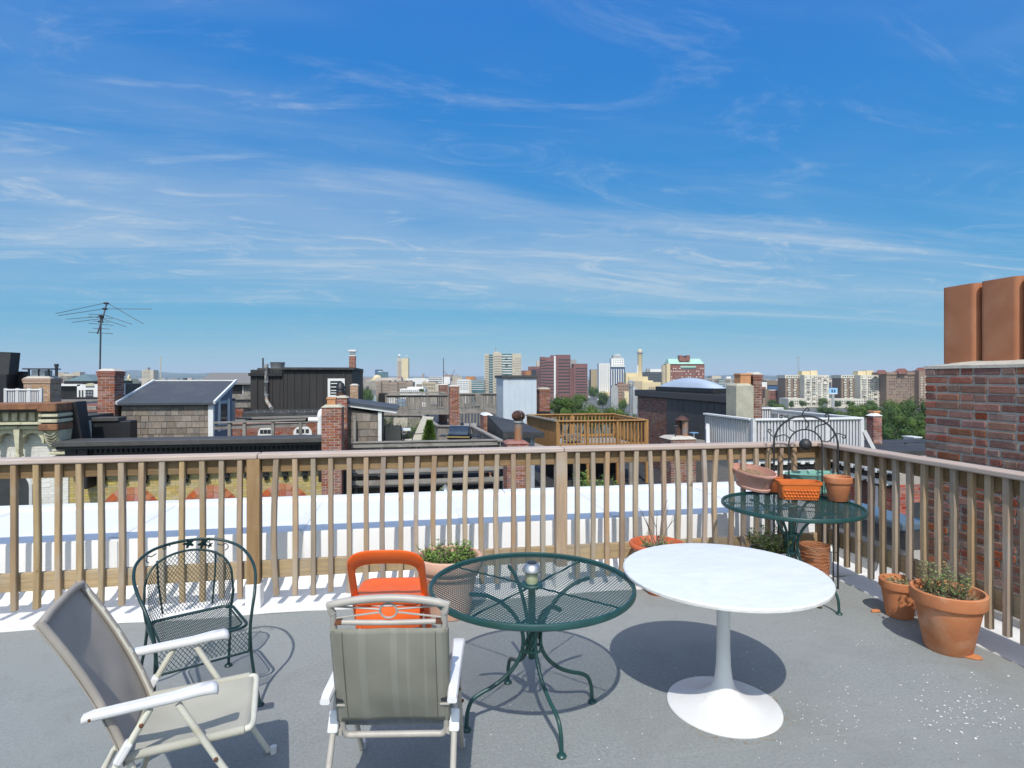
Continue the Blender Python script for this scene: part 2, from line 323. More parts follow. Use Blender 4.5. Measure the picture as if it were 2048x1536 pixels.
# white membrane gutter behind the railing, coved up to the parapet
m = MB()
xs = [-7.5 + i * .25 for i in range(47)] + [4.1]
prof = [(4.60, .0), (4.60, .006), (4.80, .009), (4.98, .012), (5.06, .022), (5.125, .055), (5.172, .105), (5.198, .17), (5.206, .24)]
vs = []
for x in xs:
    for (y, z) in prof:
        w = .012 * mnoise.noise((x * 1.3, y * 2.1, .3)) if .0 < z < .2 else 0
        vs.append((x, y + (.012 * math.sin(x * 5.1) * (1 if y == 4.60 else 0)), z + w * .8))
n = len(prof)
m.add(vs, [(i * n + j, (i + 1) * n + j, (i + 1) * n + j + 1, i * n + j + 1) for i in range(len(xs) - 1) for j in range(n - 1)])
g = struct(m.build('membrane_gutter', white_m, smooth=50)); g['label'] = 'white roofing membrane behind the railing'
m = MB()
ys = [-6 + i * .22 for i in range(49)]
vs = []
for i, y in enumerate(ys):
    e = .014 * math.sin(y * 9.0) + .012 * mnoise.noise((y * 4.0, 0, 0))
    for (x, z) in ((3.655 + e, .0), (3.657 + e, .008), (3.80, .010), (4.02, .016), (4.075, .05), (4.095, .12), (4.10, .22)):
        vs.append((x, min(y, 4.59), z))
n = 7
m.add(vs, [(i * n + j, (i + 1) * n + j, (i + 1) * n + j + 1, i * n + j + 1) for i in range(len(ys) - 1) for j in range(n - 1)])
struct(m.build('membrane_border', white_m, smooth=50))
m = MB(); m.box(3.8, 4.59, -.35, 4.1, 5.2, .0025); struct(m.build('gutter_corner', white_m))
# raised white kerb roof behind the railing
par = thing('parapet_wall', 'broad white membrane-clad parapet behind the wooden railing', 'parapet', (-1.7, 5.9, 0))
mb = MB(); vs = []; xs = [-7.5 + i * .29 for i in range(41)]
for x in xs:
    for k, (y, z) in enumerate(((5.206, -.3), (5.206, .15), (5.206, .43), (5.212, .449), (5.23, .455), (5.7, .457), (6.3, .458), (6.55, .460), (6.56, .44), (6.56, -4.0))):
        w = mnoise.noise((x * .9, y * 1.4, 2.0)) * .004 + mnoise.noise((x * 4, z * 5, 5.0)) * .0025
        vs.append((x, y + (w if k in (1, 2) else 0), z + (w if 3 < k < 7 else 0)))
n = 10
mb.add(vs, [(i * n + j, (i + 1) * n + j, (i + 1) * n + j + 1, i * n + j + 1) for i in range(len(xs) - 1) for j in range(n - 1)])
mb.build('wall', white_vm, par, world=True, smooth=50)
xs = [-7.5, -4.9, -1.9, 1.05, 4.1]
for a, b in zip(xs, xs[1:]):
    m = MB(); m.box(a + .003, 6.42, .44, b - .003, 6.60, .482); m.build('edge_coping', white_m, par, bevel=.008, world=True)
for k in range(8):      # lap seams of the membrane sheets
    x_ = -6.6 + k * 1.42
    wv = [(y_, z_ + .0035) for y_, z_ in ((5.23, .455), (5.7, .457), (6.3, .458), (6.42, .459))]
    mb = MB(); mb.add([(x_ + dx, y_, z_ + (.0 if dx else .002)) for y_, z_ in wv for dx in (-.045, 0, .045)], [(i * 3 + j, i * 3 + j + 1, i * 3 + j + 4, i * 3 + j + 3) for i in range(3) for j in range(2)]); mb.build('lap_seam', white_m, par, world=True)
    mb = MB(); mb.box(x_ - .045, 5.197, .10, x_ + .045, 5.2005, .44); mb.build('lap_seam', white_m, par, world=True)
# ================================================================ RAILINGS
br = thing('wooden_railing', 'weathered pine railing with pinkish grey cap along the back of the roof', 'railing', (0, 4.75, 0))
def baluster(p, x, y, z0, z1, w, bow, parent, mtl, axis):
    mb = MB(); vs = []; K = 7
    tw = RN.uniform(-.12, .12)
    for i in range(K):
        t = i / (K - 1); z = z0 + (z1 - z0) * t
        dx = bow * math.sin(math.pi * t) ; dy = .35 * bow * math.sin(2 * math.pi * t)
        a = tw * (t - .5) * (1 if K else 0)
        if axis == 'y': dx, dy = dy, dx
        for sx, sy in ((-1, -1), (1, -1), (1, 1), (-1, 1)):
            px, py = sx * w / 2, sy * w / 2
            vs.append((x + dx + px * math.cos(a) - py * math.sin(a), y + (0 if axis == 'y' else 0) + dy + px * math.sin(a) + py * math.cos(a), z))
    fs = [(3, 2, 1, 0), tuple((K - 1) * 4 + k for k in range(4))]
    for i in range(K - 1):
        for k in range(4): fs.append((i * 4 + k, i * 4 + (k + 1) % 4, i * 4 + 4 + (k + 1) % 4, i * 4 + 4 + k))
    mb.add(vs, fs); o = mb.build('baluster', mtl, parent, bevel=.004, world=True, seg=1); return o
pxs = [25, 70, 114, 156, 199, 241, 282, 323, 363, 403, 442, 479, 552, 589, 626, 661, 698, 732, 767, 801, 835, 869, 902, 933, 964, 995, 1027, 1057, 1087,
       1156, 1187, 1216, 1245, 1274, 1301, 1329, 1355, 1381, 1409, 1435, 1462, 1489, 1514, 1540, 1565, 1590]
bx = [onY(p, 1000, 4.713).x for p in pxs]
sp = (bx[10] - bx[0]) / 10
bx = [bx[0] - sp * k for k in range(8, 0, -1)] + bx
for x in bx:
    bow = RN.choice([0, .004, -.006, .009, -.012, .017, -.020]) if x > -1 else RN.uniform(-.006, .006)
    baluster(0, x, 4.734, .085 + RN.uniform(-.012, .012), 1.13, RN.uniform(.036, .040), bow, br, wood_z, 'x')
px1, px2 = onY(506, 1000, 4.71).x, onY(1124, 1000, 4.71).x
dpx = px2 - px1
post_x = [px1 - dpx, px1, px2, 3.69]
for k, x in enumerate(post_x):
    m = MB(); m.box(x - .047, 4.708, .17, x + .047, 4.802, 1.131); m.build('post', (post_brown, post_brown, wood_z, post_brown)[k], br, bevel=.006, world=True)
    m = MB(); m.box(x - .056, 4.70, .0, x + .056, 4.812, .19); m.build('post_boot', white_m, br, bevel=.01, world=True)
cuts = [-7.0, px1 + .03, px2 + .02, 3.736]
for a, b in zip(cuts, cuts[1:]):
    m = MB(); m.box(a + .002, 4.705, 1.131, b - .002, 4.85, 1.169); m.build('rail_cap', cap_x, br, bevel=.009, world=True)
cuts = [-7.0, px1 - .05, px2 - .05, 3.64]
for a, b in zip(cuts, cuts[1:]):
    a2 = a + (.1 if a > -6 else 0)
    m = MB(); m.box(a2, 4.757, 1.025, b, 4.795, 1.130); m.build('upper_rail', rail_dark, br, bevel=.004, world=True)
    m = MB(); m.box(a2, 4.757, .215, b, 4.795, .345); m.build('lower_rail', wood_x, br, bevel=.004, world=True)
sr = thing('wooden_railing', 'weathered pine side railing in front of the brick chimney', 'railing', (3.67, 2.0, 0))
pys = [1646, 1669, 1691, 1714, 1739, 1763, 1788, 1816, 1846, 1875, 1905, 1940, 1975, 2011, 2047]
by = [onX(p, 1000, 3.632).y for p in pys]; sp = (by[-6] - by[-1]) / 5
by += [by[-1] - sp * k for k in range(1, 7)]
for y in by:
    baluster(0, 3.646, y, .145 + RN.uniform(-.015, .015), 1.13, .039, RN.uniform(-.005, .005), sr, wood_z, 'y')
m = MB(); m.box(3.598, -3.0, 1.131, 3.734, 4.703, 1.169); m.build('rail_cap', cap_y, sr, bevel=.009, world=True)
m = MB(); m.box(3.669, -3.0, 1.025, 3.707, 4.70, 1.130); m.build('upper_rail', rail_dark, sr, bevel=.004, world=True)
m = MB(); m.box(3.669, -3.0, .275, 3.707, 4.70, .405); m.build('lower_rail', wood_y, sr, bevel=.004, world=True)
for y in (1.9,):
    m = MB(); m.box(3.625, y - .047, .0, 3.719, y + .047, 1.131); m.build('post', wood_z, sr, bevel=.006, world=True)
# ================================================================ FURNITURE
def mesh_disc(R_, z, a=.0195, b=.0275, w=.0036, h=.0016, ang=0.0, name='mesh_top', parent=None, mtl=None):
    mb = MB(); s = a * b / math.hypot(a, b)
    for sg in (-1, 1):
        th = math.atan2(b, sg * a) + ang; d = Vector((math.cos(th), math.sin(th), 0)); n = Vector((-d.y, d.x, 0))
        k = -int(R_ / s)
        while k * s < R_:
            o = k * s; l = math.sqrt(max(R_ * R_ - o * o, 0)); k += 1
            if l < .02: continue
            mb.bar(n * o - d * l + Vector((0, 0, z + sg * .0006)), n * o + d * l + Vector((0, 0, z + sg * .0006)), w, h)
    return mb.build(name, mtl or green_m, parent, fixn=False)
def mesh_sheet(P, U, V, inside, a, b, r, name, parent, mtl, seg=12, n=3):
    """diamond strands on a curved sheet P(u,v)"""
    mb = MB(); s = a * b / math.hypot(a, b)
    for sg in (-1, 1):
        d = Vector((sg * a, b)).normalized(); nn = Vector((-d.y, d.x)); Lm = math.hypot(U, V)
        k = -int(Lm / s)
        while k * s < Lm:
            c = Vector((U / 2, V / 2)) + nn * (k * s); k += 1
            run = []
            steps = int(2 * Lm / .012)
            for i in range(steps + 1):
                q = c + d * (-Lm + 2 * Lm * i / steps)
                if 0 <= q.x <= U and 0 <= q.y <= V and inside(q.x, q.y): run.append(q)
                else:
                    if len(run) > 2: mb.tube([P(t.x, t.y) for t in run[::3] + ([run[-1]] if (len(run) - 1) % 3 else [])], r, n)
                    run = []
            if len(run) > 2: mb.tube([P(t.x, t.y) for t in run[::3] + ([run[-1]] if (len(run) - 1) % 3 else [])], r, n)
    return mb.build(name, mtl, parent, fixn=False)
def green_table(root, R_, ht, frot, lattice=False):
    prof = [(R_ - .020, ht - .006), (R_ - .012, ht), (R_ - .004, ht - .001), (R_, ht - .008), (R_, ht - .026), (R_ - .006, ht - .032), (R_ - .016, ht - .028), (R_ - .020, ht - .014), (R_ - .020, ht - .006)]
    MB().lathe(prof, 72).build('rim', green_m, root, smooth=40)
    mesh_disc(R_ - .014, ht - .012, ang=rad(4), parent=root)
    for k in range(4):      # support rods under the mesh
        a = frot + math.pi / 4 * 1 + k * math.pi / 2 - rad(12)
        MB().tube([(.05 * math.cos(a), .05 * math.sin(a), ht - .02), ((R_ - .012) * math.cos(a), (R_ - .012) * math.sin(a), ht - .02)], .0045, 6).build('support_rod', green_m, root, smooth=60)
    MB().lathe([(.022, ht - .022), (.055, ht - .022), (.058, ht - .012), (.052, ht - .006), (.024, ht - .006), (.022, ht - .022)], 28).build('umbrella_ring', green_m, root, smooth=40)
    q = ht / .692
    pr = [(.335, .672), (.25, .655), (.17, .61), (.10, .54), (.058, .46), (.048, .395), (.058, .335), (.095, .275), (.155, .222), (.225, .188), (.285, .168), (.325, .142), (.345, .095), (.350, .05), (.352, .012)]
    for k in range(4):
        a = frot + k * math.pi / 2
        lg = MB().tube(crv([(r * math.cos(a), r * math.sin(a), z * q) for r, z in pr], 4), .0105, 8).build('leg', green_m, root, smooth=60)
        MB().lathe([(0, 0), (.022, 0), (.024, .006), (.020, .013), (.011, .017), (0, .018)], 14, (.352 * math.cos(a), .352 * math.sin(a), 0)).build('foot_pad', green_m, lg, smooth=40)
    tm = MB().tube([(0, 0, .30 * q), (0, 0, ht - .02)], .019, 10); tm.build('umbrella_tube', green_m, root, smooth=50)
    for zz in (.345, .47):
        MB().lathe([(.050, zz * q), (.058, zz * q), (.058, zz * q + .012), (.050, zz * q + .012), (.050, zz * q)], 20).build('collar', green_m, root, smooth=40)
    for k in range(6):     # small scroll lattice between the legs
        a = frot + k * math.pi / 3; MB().tube(crv([(.05 * math.cos(a + t), .05 * math.sin(a + t), (.35 + .12 * t / 1.1) * q) for t in (0, .35, .7, 1.1)], 3), .0045, 5).build('scroll', green_m, root, smooth=60)
c = cw(.1025, 3.043)
gt = thing('mesh_table', 'round dark green mesh patio table with a lantern in its centre', 'table', c, rad(-10))
green_table(gt, .529, .692, rad(21))
lan = thing('solar_lantern', 'small steel capped solar lantern standing in the green mesh table centre', 'lantern', (c.x, c.y, .686))
MB().lathe([(0, .0), (.026, .0), (.029, .006), (.030, .052), (.027, .058), (0, .058)], 24).build('glass_jar', glass_m, lan, smooth=40)
for k in range(10):
    a = k * math.pi / 5; MB().bar((.0305 * math.cos(a), .0305 * math.sin(a), .005), (.0305 * math.cos(a), .0305 * math.sin(a), .055), .004, .002, (math.cos(a), math.sin(a), 0)).build('rib', glass_m, lan)
MB().lathe([(.0, .058), (.044, .060), (.050, .066), (.049, .074), (.040, .092), (.028, .104), (0, .106)], 28).build('cap', steel_m, lan, smooth=50)
MB().lathe([(0, .1055), (.025, .1055), (.025, .109), (0, .110)], 20).build('solar_cell', dark_m, lan, smooth=40)
# --- tulip table
tt = thing('pedestal_table', 'round white pedestal table with flared trumpet base', 'table', cw(1.126, 3.138))
MB().lathe([(0, .703), (.515, .703), (.523, .708), (.523, .716), (.518, .7205), (.505, .722), (0, .722)], 96).build('tabletop', tulip_top_m, tt, smooth=35)
MB().lathe([(.45, .698), (.500, .698), (.5235, .7015), (.5245, .708), (.5245, .7145), (.520, .7145), (.45, .702)], 96).build('edge_band', edge_m, tt, smooth=30)
MB().lathe([(0, .700), (.17, .700), (.165, .690), (.085, .680), (.052, .655), (.042, .60), (.036, .52), (.034, .42), (.0345, .32), (.038, .22), (.046, .15), (.062, .105), (.09, .075), (.13, .052), (.18, .035), (.235, .022), (.275, .0155), (.289, .011), (.292, .005), (.290, 0), (0, 0)], 80).build('pedestal', tulip_m, tt, smooth=45)
# --- folding armchairs
sling_seam = mat('dark_olive_thread', (.13, .125, .10))
def folding_chair(root, back_m, seat_m, fr, ornate, bz=.27, bt=.905, by0=-.155, by1=-.428, wd=.236, az=-.052, sz=-.03):
    # +y local = forward, x = side
    cv = 0.0 if ornate else .45
    def bp(t, x=0.0, off=0.0): return Vector((x * wd / .236, by0 + (by1 - by0) * ((1 - cv) * t + cv * t * t) + off, bz + (bt - bz) * t))
    # back frame: U tube
    L = crv([bp(.0, -.16), bp(.0, -.195), bp(.03, -.212), bp(.07, -.216)], 4)[:-1] + [bp(.2, -.217), bp(.35, -.217), bp(.5, -.217), bp(.65, -.217), bp(.8, -.217), bp(.95, -.217)]
    pass
    path = [Vector((-p.x, p.y, p.z)) for p in reversed(L)] + L
    MB().tube(path, .0125, 10).build('back_frame', fr, root, smooth=60)
    if ornate:
        arch = [bp(1.0 + .045 * (1 - (x / .228) ** 2), x) for x in [-.228 + .456 * i / 14 for i in range(15)]]
        MB().tube([bp(.94, -.220)] + arch + [bp(.94, .220)], .0145, 10).build('top_rail', fr, root, smooth=60)
        MB().tube(crv([bp(.875, -.205), bp(.868, 0), bp(.875, .205)], 6), .0105, 8).build('cross_rail', fr, root, smooth=60)
        ring = [bp(.955 + .052 * math.sin(a), .033 * math.cos(a)) for a in [2 * math.pi * i / 20 for i in range(20)]]
        MB().tube(ring, .0045, 6, closed=True).build('ring', fr, root, smooth=60)
        for sx in (-1, 1):
            for t0, t1 in ((.99, .965), (.905, .945)):
                MB().tube([bp(t0, sx * .208), bp(t1, sx * .030)], .0038, 6).build('spoke', fr, root, smooth=60)
            MB().cbox(bp(.878, sx * .198), .026, .02, .018).build('rusty_end', rust_m, root)
    t0, t1 = .125, (.835 if ornate else 1.0)
    # fabric back (sags a little)
    mb = MB(); NU, NV = 24, 18; vs = []
    for i in range(NU + 1):
        for j in range(NV + 1):
            u = -1 + 2 * i / NU; t = t0 + (t1 - t0) * j / NV
            sag = -.030 * (1 - u * u) * math.sin(math.pi * min(max((t - t0) / (t1 - t0), 0), 1)) - .0145
            wr = (.003 * math.sin(5 * u + 9 * t) + .007 * mnoise.noise((u * 2.2 + 3 * t, t * 5.0, wd * 50))) * (1 - u ** 4)
            vs.append(bp(t + (.012 * (1 - u * u) if j == 0 else 0) + (.02 * (1 - u * u) * 0), u * .231, sag + wr))
    mb.add(vs, [(i * (NV + 1) + j, (i + 1) * (NV + 1) + j, (i + 1) * (NV + 1) + j + 1, i * (NV + 1) + j + 1) for i in range(NU) for j in range(NV)])
    o = mb.build('back_sling', back_m, root, smooth=60)
    sm = o.modifiers.new('thick', 'SOLIDIFY'); sm.thickness = .004
    for sx in (-1, 1):     # hem tubes at the sides
        MB().tube([bp(t0 + .01 + (t1 - t0 - .013) * i / 8, sx * .219, -.001) for i in range(9)], .0145, 10).build('sling_hem', back_m, root, smooth=60)
    if ornate:
        for sx in (-1, 1):     # stitched side seams and the strap slots near the bottom
            MB().tube([bp(t0 + .03 + (t1 - t0 - .05) * i / 8, sx * .183, -.0145 - .030 * (1 - .79 ** 2) * math.sin(math.pi * i / 8) - .0035) for i in range(9)], .0013, 4).build('seam', sling_seam, root)
            MB().cbox(bp(.30, sx * .212, -.0155), .030, .012, .016).build('strap_slot', dark_m, root, bevel=.003)
            MB().cbox(bp(.262, sx * .212, -.0165), .040, .012, .010).build('strap', frame_taupe, root, bevel=.003)
    if not ornate:
        MB().tube(crv([bp(.985, -.222), bp(.998, -.12), bp(1.0, 0), bp(.998, .12), bp(.985, .222)], 4), .0140, 10).build('top_hem', back_m, root, smooth=60)
    # seat
    mb = MB(); vs = []; NU, NV = 18, 14
    for i in range(NU + 1):
        for j in range(NV + 1):
            u = -1 + 2 * i / NU; v = j / NV
            z = .405 + sz + .02 * v - .022 * (1 - u * u) * math.sin(math.pi * v) + .002 * math.sin(4 * u + 5 * v) + .005 * mnoise.noise((u * 2, v * 4, 1.0))
            vs.append((u * .222, (-.15 if ornate else -.20) + (.37 if ornate else .42) * v, z))
    mb.add(vs, [(i * (NV + 1) + j, (i + 1) * (NV + 1) + j, (i + 1) * (NV + 1) + j + 1, i * (NV + 1) + j + 1) for i in range(NU) for j in range(NV)])
    o = mb.build('seat_sling', seat_m, root, smooth=60); sm = o.modifiers.new('thick', 'SOLIDIFY'); sm.thickness = .004
    sf = crv([(-.214, -.2, .400 + sz), (-.214, 0, .409 + sz), (-.214, .19, .418 + sz), (-.205, .222, .42 + sz), (-.17, .23, .42 + sz)], 4)
    MB().tube(sf + [Vector((-p.x, p.y, p.z)) for p in reversed(sf)], .0125, 10).build('seat_frame', fr, root, smooth=60)
    for sx in (-1, 1):
        MB().tube([(sx * .218, -.19, .405 + sz), (sx * .218, .0, .412 + sz), (sx * .218, .20, .42 + sz)], .0165, 10).build('seat_hem', seat_m, root, smooth=60)
        # legs: flattened tubes crossing under the arm
        x = sx * (wd + .012)
        MB().tube([(x, -.02, .60 + az), (x, .10, .33), (x, .28, .012)], .0125, 8).build('leg', fr, root, smooth=60)
        rl = MB().tube([(x, -.11, .60 + az), (x, -.235, .33), (x, -.235 - .175, .012)], .0125, 8).build('leg', fr, root, smooth=60)
        MB().bar((x, -.172, .445), (x, -.212, .375), .030, .040, (1, 0, 0)).build('bracket', arm_white, rl, bevel=.008)
        for p in ((x + sx * .0135, .105, .322), (x + sx * .0135, -.135, .50)):
            MB().sphere(p, .008, 8, 6).build('rivet', rust_m, root, smooth=60)
        for yy in (.30, -.41):
            MB().lathe([(0, 0), (.016, 0), (.016, .03), (0, .03)], 10, (x, yy, 0)).build('foot_cap', arm_white, root, smooth=40)
        # armrest: shaped plastic
        sec = [(-.30, .606, .018, .016), (-.27, .612, .020, .020), (-.15, .620, .021, .020), (-.02, .628, .023, .021), (.06, .638, .026, .022), (.105, .640, .028, .023), (.122, .634, .025, .020), (.128, .625, .018, .012)]
        mb = MB(); vs = []
        for (yy, zz, hw, hh) in sec:
            zz += az; yy -= .015; hh *= .72
            for (a, b) in ((-1, -.55), (-.7, -1), (.7, -1), (1, -.55), (1, .4), (.75, 1), (-.75, 1), (-1, .4)): vs.append((x + a * hw, yy, zz + b * hh))
        fs = [tuple(range(8)), tuple((len(sec) - 1) * 8 + k for k in range(8))]
        for i in range(len(sec) - 1):
            for k in range(8): fs.append((i * 8 + k, i * 8 + (k + 1) % 8, i * 8 + 8 + (k + 1) % 8, i * 8 + 8 + k))
        mb.add(vs, fs).build('armrest', arm_white, root, smooth=55)
        MB().sphere((x + sx * .018, -.29, .607 + az), .006, 8, 6).build('rivet', rust_m, root, smooth=60)
    MB().tube([(-wd - .012, -.335, .16), (wd + .012, -.335, .16)], .010, 8).build('stretcher', fr, root, smooth=60) if not ornate else None
c = cw(-1.300, 2.405)
lc = thing('folding_armchair', 'cream folding sling armchair turned sideways with white plastic arms', 'chair', c, rad(21.5 - 10 - 90))
folding_chair(lc, sling_shaded, sling_cream, frame_cream, False, by1=-.445, bt=.90)
c = cw(-.464, 2.49)
fc = thing('folding_armchair', 'taupe folding armchair seen from behind with striped back and ring ornament', 'chair', c, rad(-10 + 1.5))
folding_chair(fc, sling_stripe, sling_stripe, frame_taupe, True, bz=.345, bt=.915, by0=-.17, by1=-.325, wd=.222)
# --- orange folding chair (back towards us)
oc = thing('folding_chair', 'bright orange plastic folding chair pushed in at the green table', 'chair', cw(-.735, 3.60), rad(-10 + 3))
oc.scale = (1.09, 1.0, 1.0)
def plate(path, wfun, th, name, parent, mtl, bev=.006):
    pass
# inverted-U back frame: flat moulded section, leaning back (towards -y)
def obp(x, s): # s along the leg 0 = front foot .. 1 = top; front feet at +y
    return Vector((x, .215 - .50 * s, .775 * s))
outer = []
for i in range(41):
    a = math.pi * i / 40
    outer.append((-.205 * math.copysign(abs(math.cos(a)) ** .62, math.cos(a)), .80 + .20 * (math.sin(a) ** .62)))
inner = []
for i in range(41):
    a = math.pi * i / 40
    inner.append((-.168 * math.copysign(abs(math.cos(a)) ** .62, math.cos(a)), .765 + .120 * (math.sin(a) ** .62)))
leg_o = [(-.222 + .017 * t, .0 + .80 * t) for t in [k / 8 for k in range(8)]]
leg_i = [(-.186 + .018 * t, .0 + .765 * t) for t in [k / 8 for k in range(8)]]
O = leg_o + outer + [(-x, s) for x, s in reversed(leg_o)]
I = leg_i + inner + [(-x, s) for x, s in reversed(leg_i)]
mb = MB(); vs = []; nrm = Vector((0, -.775, -.50)).normalized() * .011
for (xo, so), (xi, si) in zip(O, I):
    po, pi_ = obp(xo, so), obp(xi, si)
    e = (po - pi_) * .10
    for p in (po - e + nrm, po + nrm * .35, po - nrm * .35, po - e - nrm, pi_ + e - nrm, pi_ - nrm * .35, pi_ + nrm * .35, pi_ + e + nrm): vs.append(p)
n = len(O)
fs = [(i * 8 + k, i * 8 + (k + 1) % 8, i * 8 + 8 + (k + 1) % 8, i * 8 + 8 + k) for i in range(n - 1) for k in range(8)] + [tuple(range(8)), tuple((n - 1) * 8 + k for k in range(8))]
mb.add(vs, fs).build('back_frame', orange_m, oc, smooth=50)
# rear legs
for sx in (-1, 1):
    MB().bar((sx * .165, .115, .435), (sx * .165, -.215, .0), .032, .020, (1, 0, 0)).build('rear_leg', orange_m, oc, bevel=.006)
MB().bar((-.165, -.16, .075), (.165, -.16, .075), .022, .03).build('stretcher', orange_m, oc, bevel=.005)
MB().bar((-.18, .15, .12), (.18, .15, .12), .022, .03).build('stretcher', orange_m, oc, bevel=.005)
# seat: rounded plate with turned-down back edge
def rrect(hw, hd, r, n=6, cy=0.0):
    out = []
    for cx_, cy_, a0 in ((hw - r, hd - r, 0), (-hw + r, hd - r, 90), (-hw + r, -hd + r, 180), (hw - r, -hd + r, 270)):
        for k in range(n + 1):
            a = rad(a0 + 90 * k / n); out.append((cx_ + r * math.cos(a), cy + cy_ + r * math.sin(a)))
    return out
mb = MB(); rings = []
for sc_, zz in ((.94, .415), (.99, .422), (1.0, .434), (.985, .444), (.94, .449), (.80, .446), (.45, .440)):
    rings.append([(x * sc_, y * sc_ + .02, zz + (.012 * ((y / .19) ** 2) if zz > .43 else 0)) for x, y in rrect(.195, .185, .07)])
m0 = len(rings[0]); vs = [p for r in rings for p in r]
fs = [(i * m0 + k, i * m0 + (k + 1) % m0, (i + 1) * m0 + (k + 1) % m0, (i + 1) * m0 + k) for i in range(len(rings) - 1) for k in range(m0)]
fs += [tuple(range(m0)), tuple((len(rings) - 1) * m0 + k for k in range(m0))]
mb.add(vs, fs).build('seat', orange_m, oc, smooth=50)
# lower back panel under the arch, curving below the seat
mb = MB(); vs = []; K = 12
for i in range(K + 1):
    u = -1 + 2 * i / K
    for j, (dy, z) in enumerate(((-.155, .405), (-.172, .36), (-.172, .315), (-.160, .272))):
        for th in (0, .012): vs.append((u * .17, dy + th + .018 * u * u, z + .012 * u * u))
fs = []
for i in range(K):
    for j in range(3):
        a = (i * 4 + j) * 2; b = a + 8
        fs += [(a, b, b + 2, a + 2), (a + 1, a + 3, b + 3, b + 1)]
    fs += [(i * 8, i * 8 + 1, i * 8 + 9, i * 8 + 8), (i * 8 + 6, i * 8 + 14, i * 8 + 15, i * 8 + 7)]
mb.add(vs, fs).build('back_apron', orange_m, oc, smooth=50)
MB().cbox((.085, -.17, .25), .024, .02, .05).build('catch', rust_m, oc, bevel=.003)
# --- green barrel chair
bc = thing('mesh_armchair', 'dark green wrought iron barrel chair with mesh seat and ivy leaves', 'chair', cw(-1.70, 3.18), math.atan2(-.78, .62) + rad(-10 - 90))
bc.scale = (.97, .97, .985)
def side(s):
    leg = [(.262, .255, .012), (.250, .235, .10), (.232, .212, .25), (.226, .205, .40), (.238, .195, .50), (.262, .16, .595), (.290, .06, .675), (.292, -.07, .725), (.262, -.19, .765), (.185, -.285, .793), (.09, -.325, .806), (0, -.335, .81)]
    return [(s * x, y, z) for x, y, z in leg]
L = crv(side(-1), 5); Rr = crv(side(1), 5)
MB().tube(L + list(reversed(Rr))[1:], .0085, 8).build('arm_hoop', green_blk, bc, smooth=60)
def inner_pt(u):   # inner back hoop, u -1..1
    x = .232 * math.sin(u * 1.25) / math.sin(1.25); y = -.19 - .105 * (math.cos(u * 1.5)); zt = .515 + .245 * max(math.cos(u * math.pi / 2), 0) ** .36
    return x, y, zt
MB().tube([(inner_pt(u)[0], inner_pt(u)[1], inner_pt(u)[2]) for u in [-1 + i / 16 for i in range(33)]], .0068, 7).build('back_hoop', green_blk, bc, smooth=60)
def bk(u, v):
    uu = (u / .52) * 2 - 1; x, y, zt = inner_pt(uu); t = v / .37
    return Vector((x * (.9 + .1 * t), y * (.82 + .18 * t), .425 + v))
mesh_sheet(bk, .52, .37, lambda u, v: .425 + v < inner_pt((u / .52) * 2 - 1)[2], .019, .027, .0017, 'mesh_back', bc, green_blk)
for s in (-1, 1):
    MB().tube(crv([(s * .232, -.19, .515), (s * .222, -.185, .44), (s * .215, -.19, .40), (s * .222, -.225, .28), (s * .232, -.285, .16), (s * .235, -.315, .06), (s * .235, -.325, .012)], 4), .0085, 8).build('rear_leg', green_blk, bc, smooth=60)
    MB().tube([(s * .13, -.262, .43), (s * .15, -.283, .60), (s * .155, -.288, .73)], .0055, 6).build('back_stay', green_blk, bc, smooth=60)
    for (x, y) in ((.262, .257), (.235, -.326)):
        MB().lathe([(0, 0), (.022, 0), (.024, .006), (.018, .014), (0, .018)], 14, (s * x, y, 0)).build('foot_pad', green_blk, bc, smooth=40)
    # scrolls between the hoops
    MB().tube(crv([(s * .085, -.315, .795), (s * .10, -.312, .812), (s * .125, -.303, .806), (s * .118, -.305, .785), (s * .105, -.31, .795)], 5), .003, 5).build('scroll', green_blk, bc, smooth=60)
    MB().tube(crv([(s * .20, -.255, .735), (s * .215, -.24, .755), (s * .205, -.255, .775), (s * .185, -.27, .765), (s * .16, -.28, .775)], 5), .003, 5).build('scroll', green_blk, bc, smooth=60)
rr = [(x, y, .42) for x, y in rrect(.222, .20, .06)]
MB().tube(rr, .0085, 8, closed=True).build('seat_rim', green_blk, bc, smooth=60)
MB().tube([(x * .9, y * .9, .424) for x, y, z in rr], .005, 6, closed=True).build('seat_inner_rim', green_blk, bc, smooth=60)
mesh_sheet(lambda u, v: Vector((u - .205, v - .185, .421)), .41, .37, lambda u, v: not (abs(u - .205) > .17 and abs(v - .185) > .155), .018, .026, .0021, 'mesh_seat', bc, green_blk)
MB().tube(crv([(-.222, .205, .40), (-.215, .22, .30), (-.19, .222, .295), (0, .224, .295), (.19, .222, .295), (.215, .22, .30), (.222, .205, .40)], 4), .006, 7).build('apron_rod', green_blk, bc, smooth=60)
mesh_sheet(lambda u, v: Vector((u - .215, .212 + .01 * (1 - v / .11), .30 + v)), .43, .112, lambda u, v: True, .021, .028, .0018, 'mesh_apron', bc, green_blk)
def ivy(c, rz, tilt, sc_):
    mb = MB(); pts = []
    for i in range(30):
        a = 2 * math.pi * i / 30; r = .024 * (1 + .38 * math.cos(5 * a)) * sc_
        pts.append(Matrix.Rotation(rz, 3, 'Z') @ Matrix.Rotation(tilt, 3, 'X') @ Vector((r * math.cos(a), r * math.sin(a), 0)) + Vector(c))
    mb.prism(pts, Matrix.Rotation(rz, 3, 'Z') @ Matrix.Rotation(tilt, 3, 'X') @ Vector((0, 0, .003))); return mb
ivy((-.015, -.325, .792), 0, rad(75), 1.0).build('ivy_leaf', green_blk, bc)
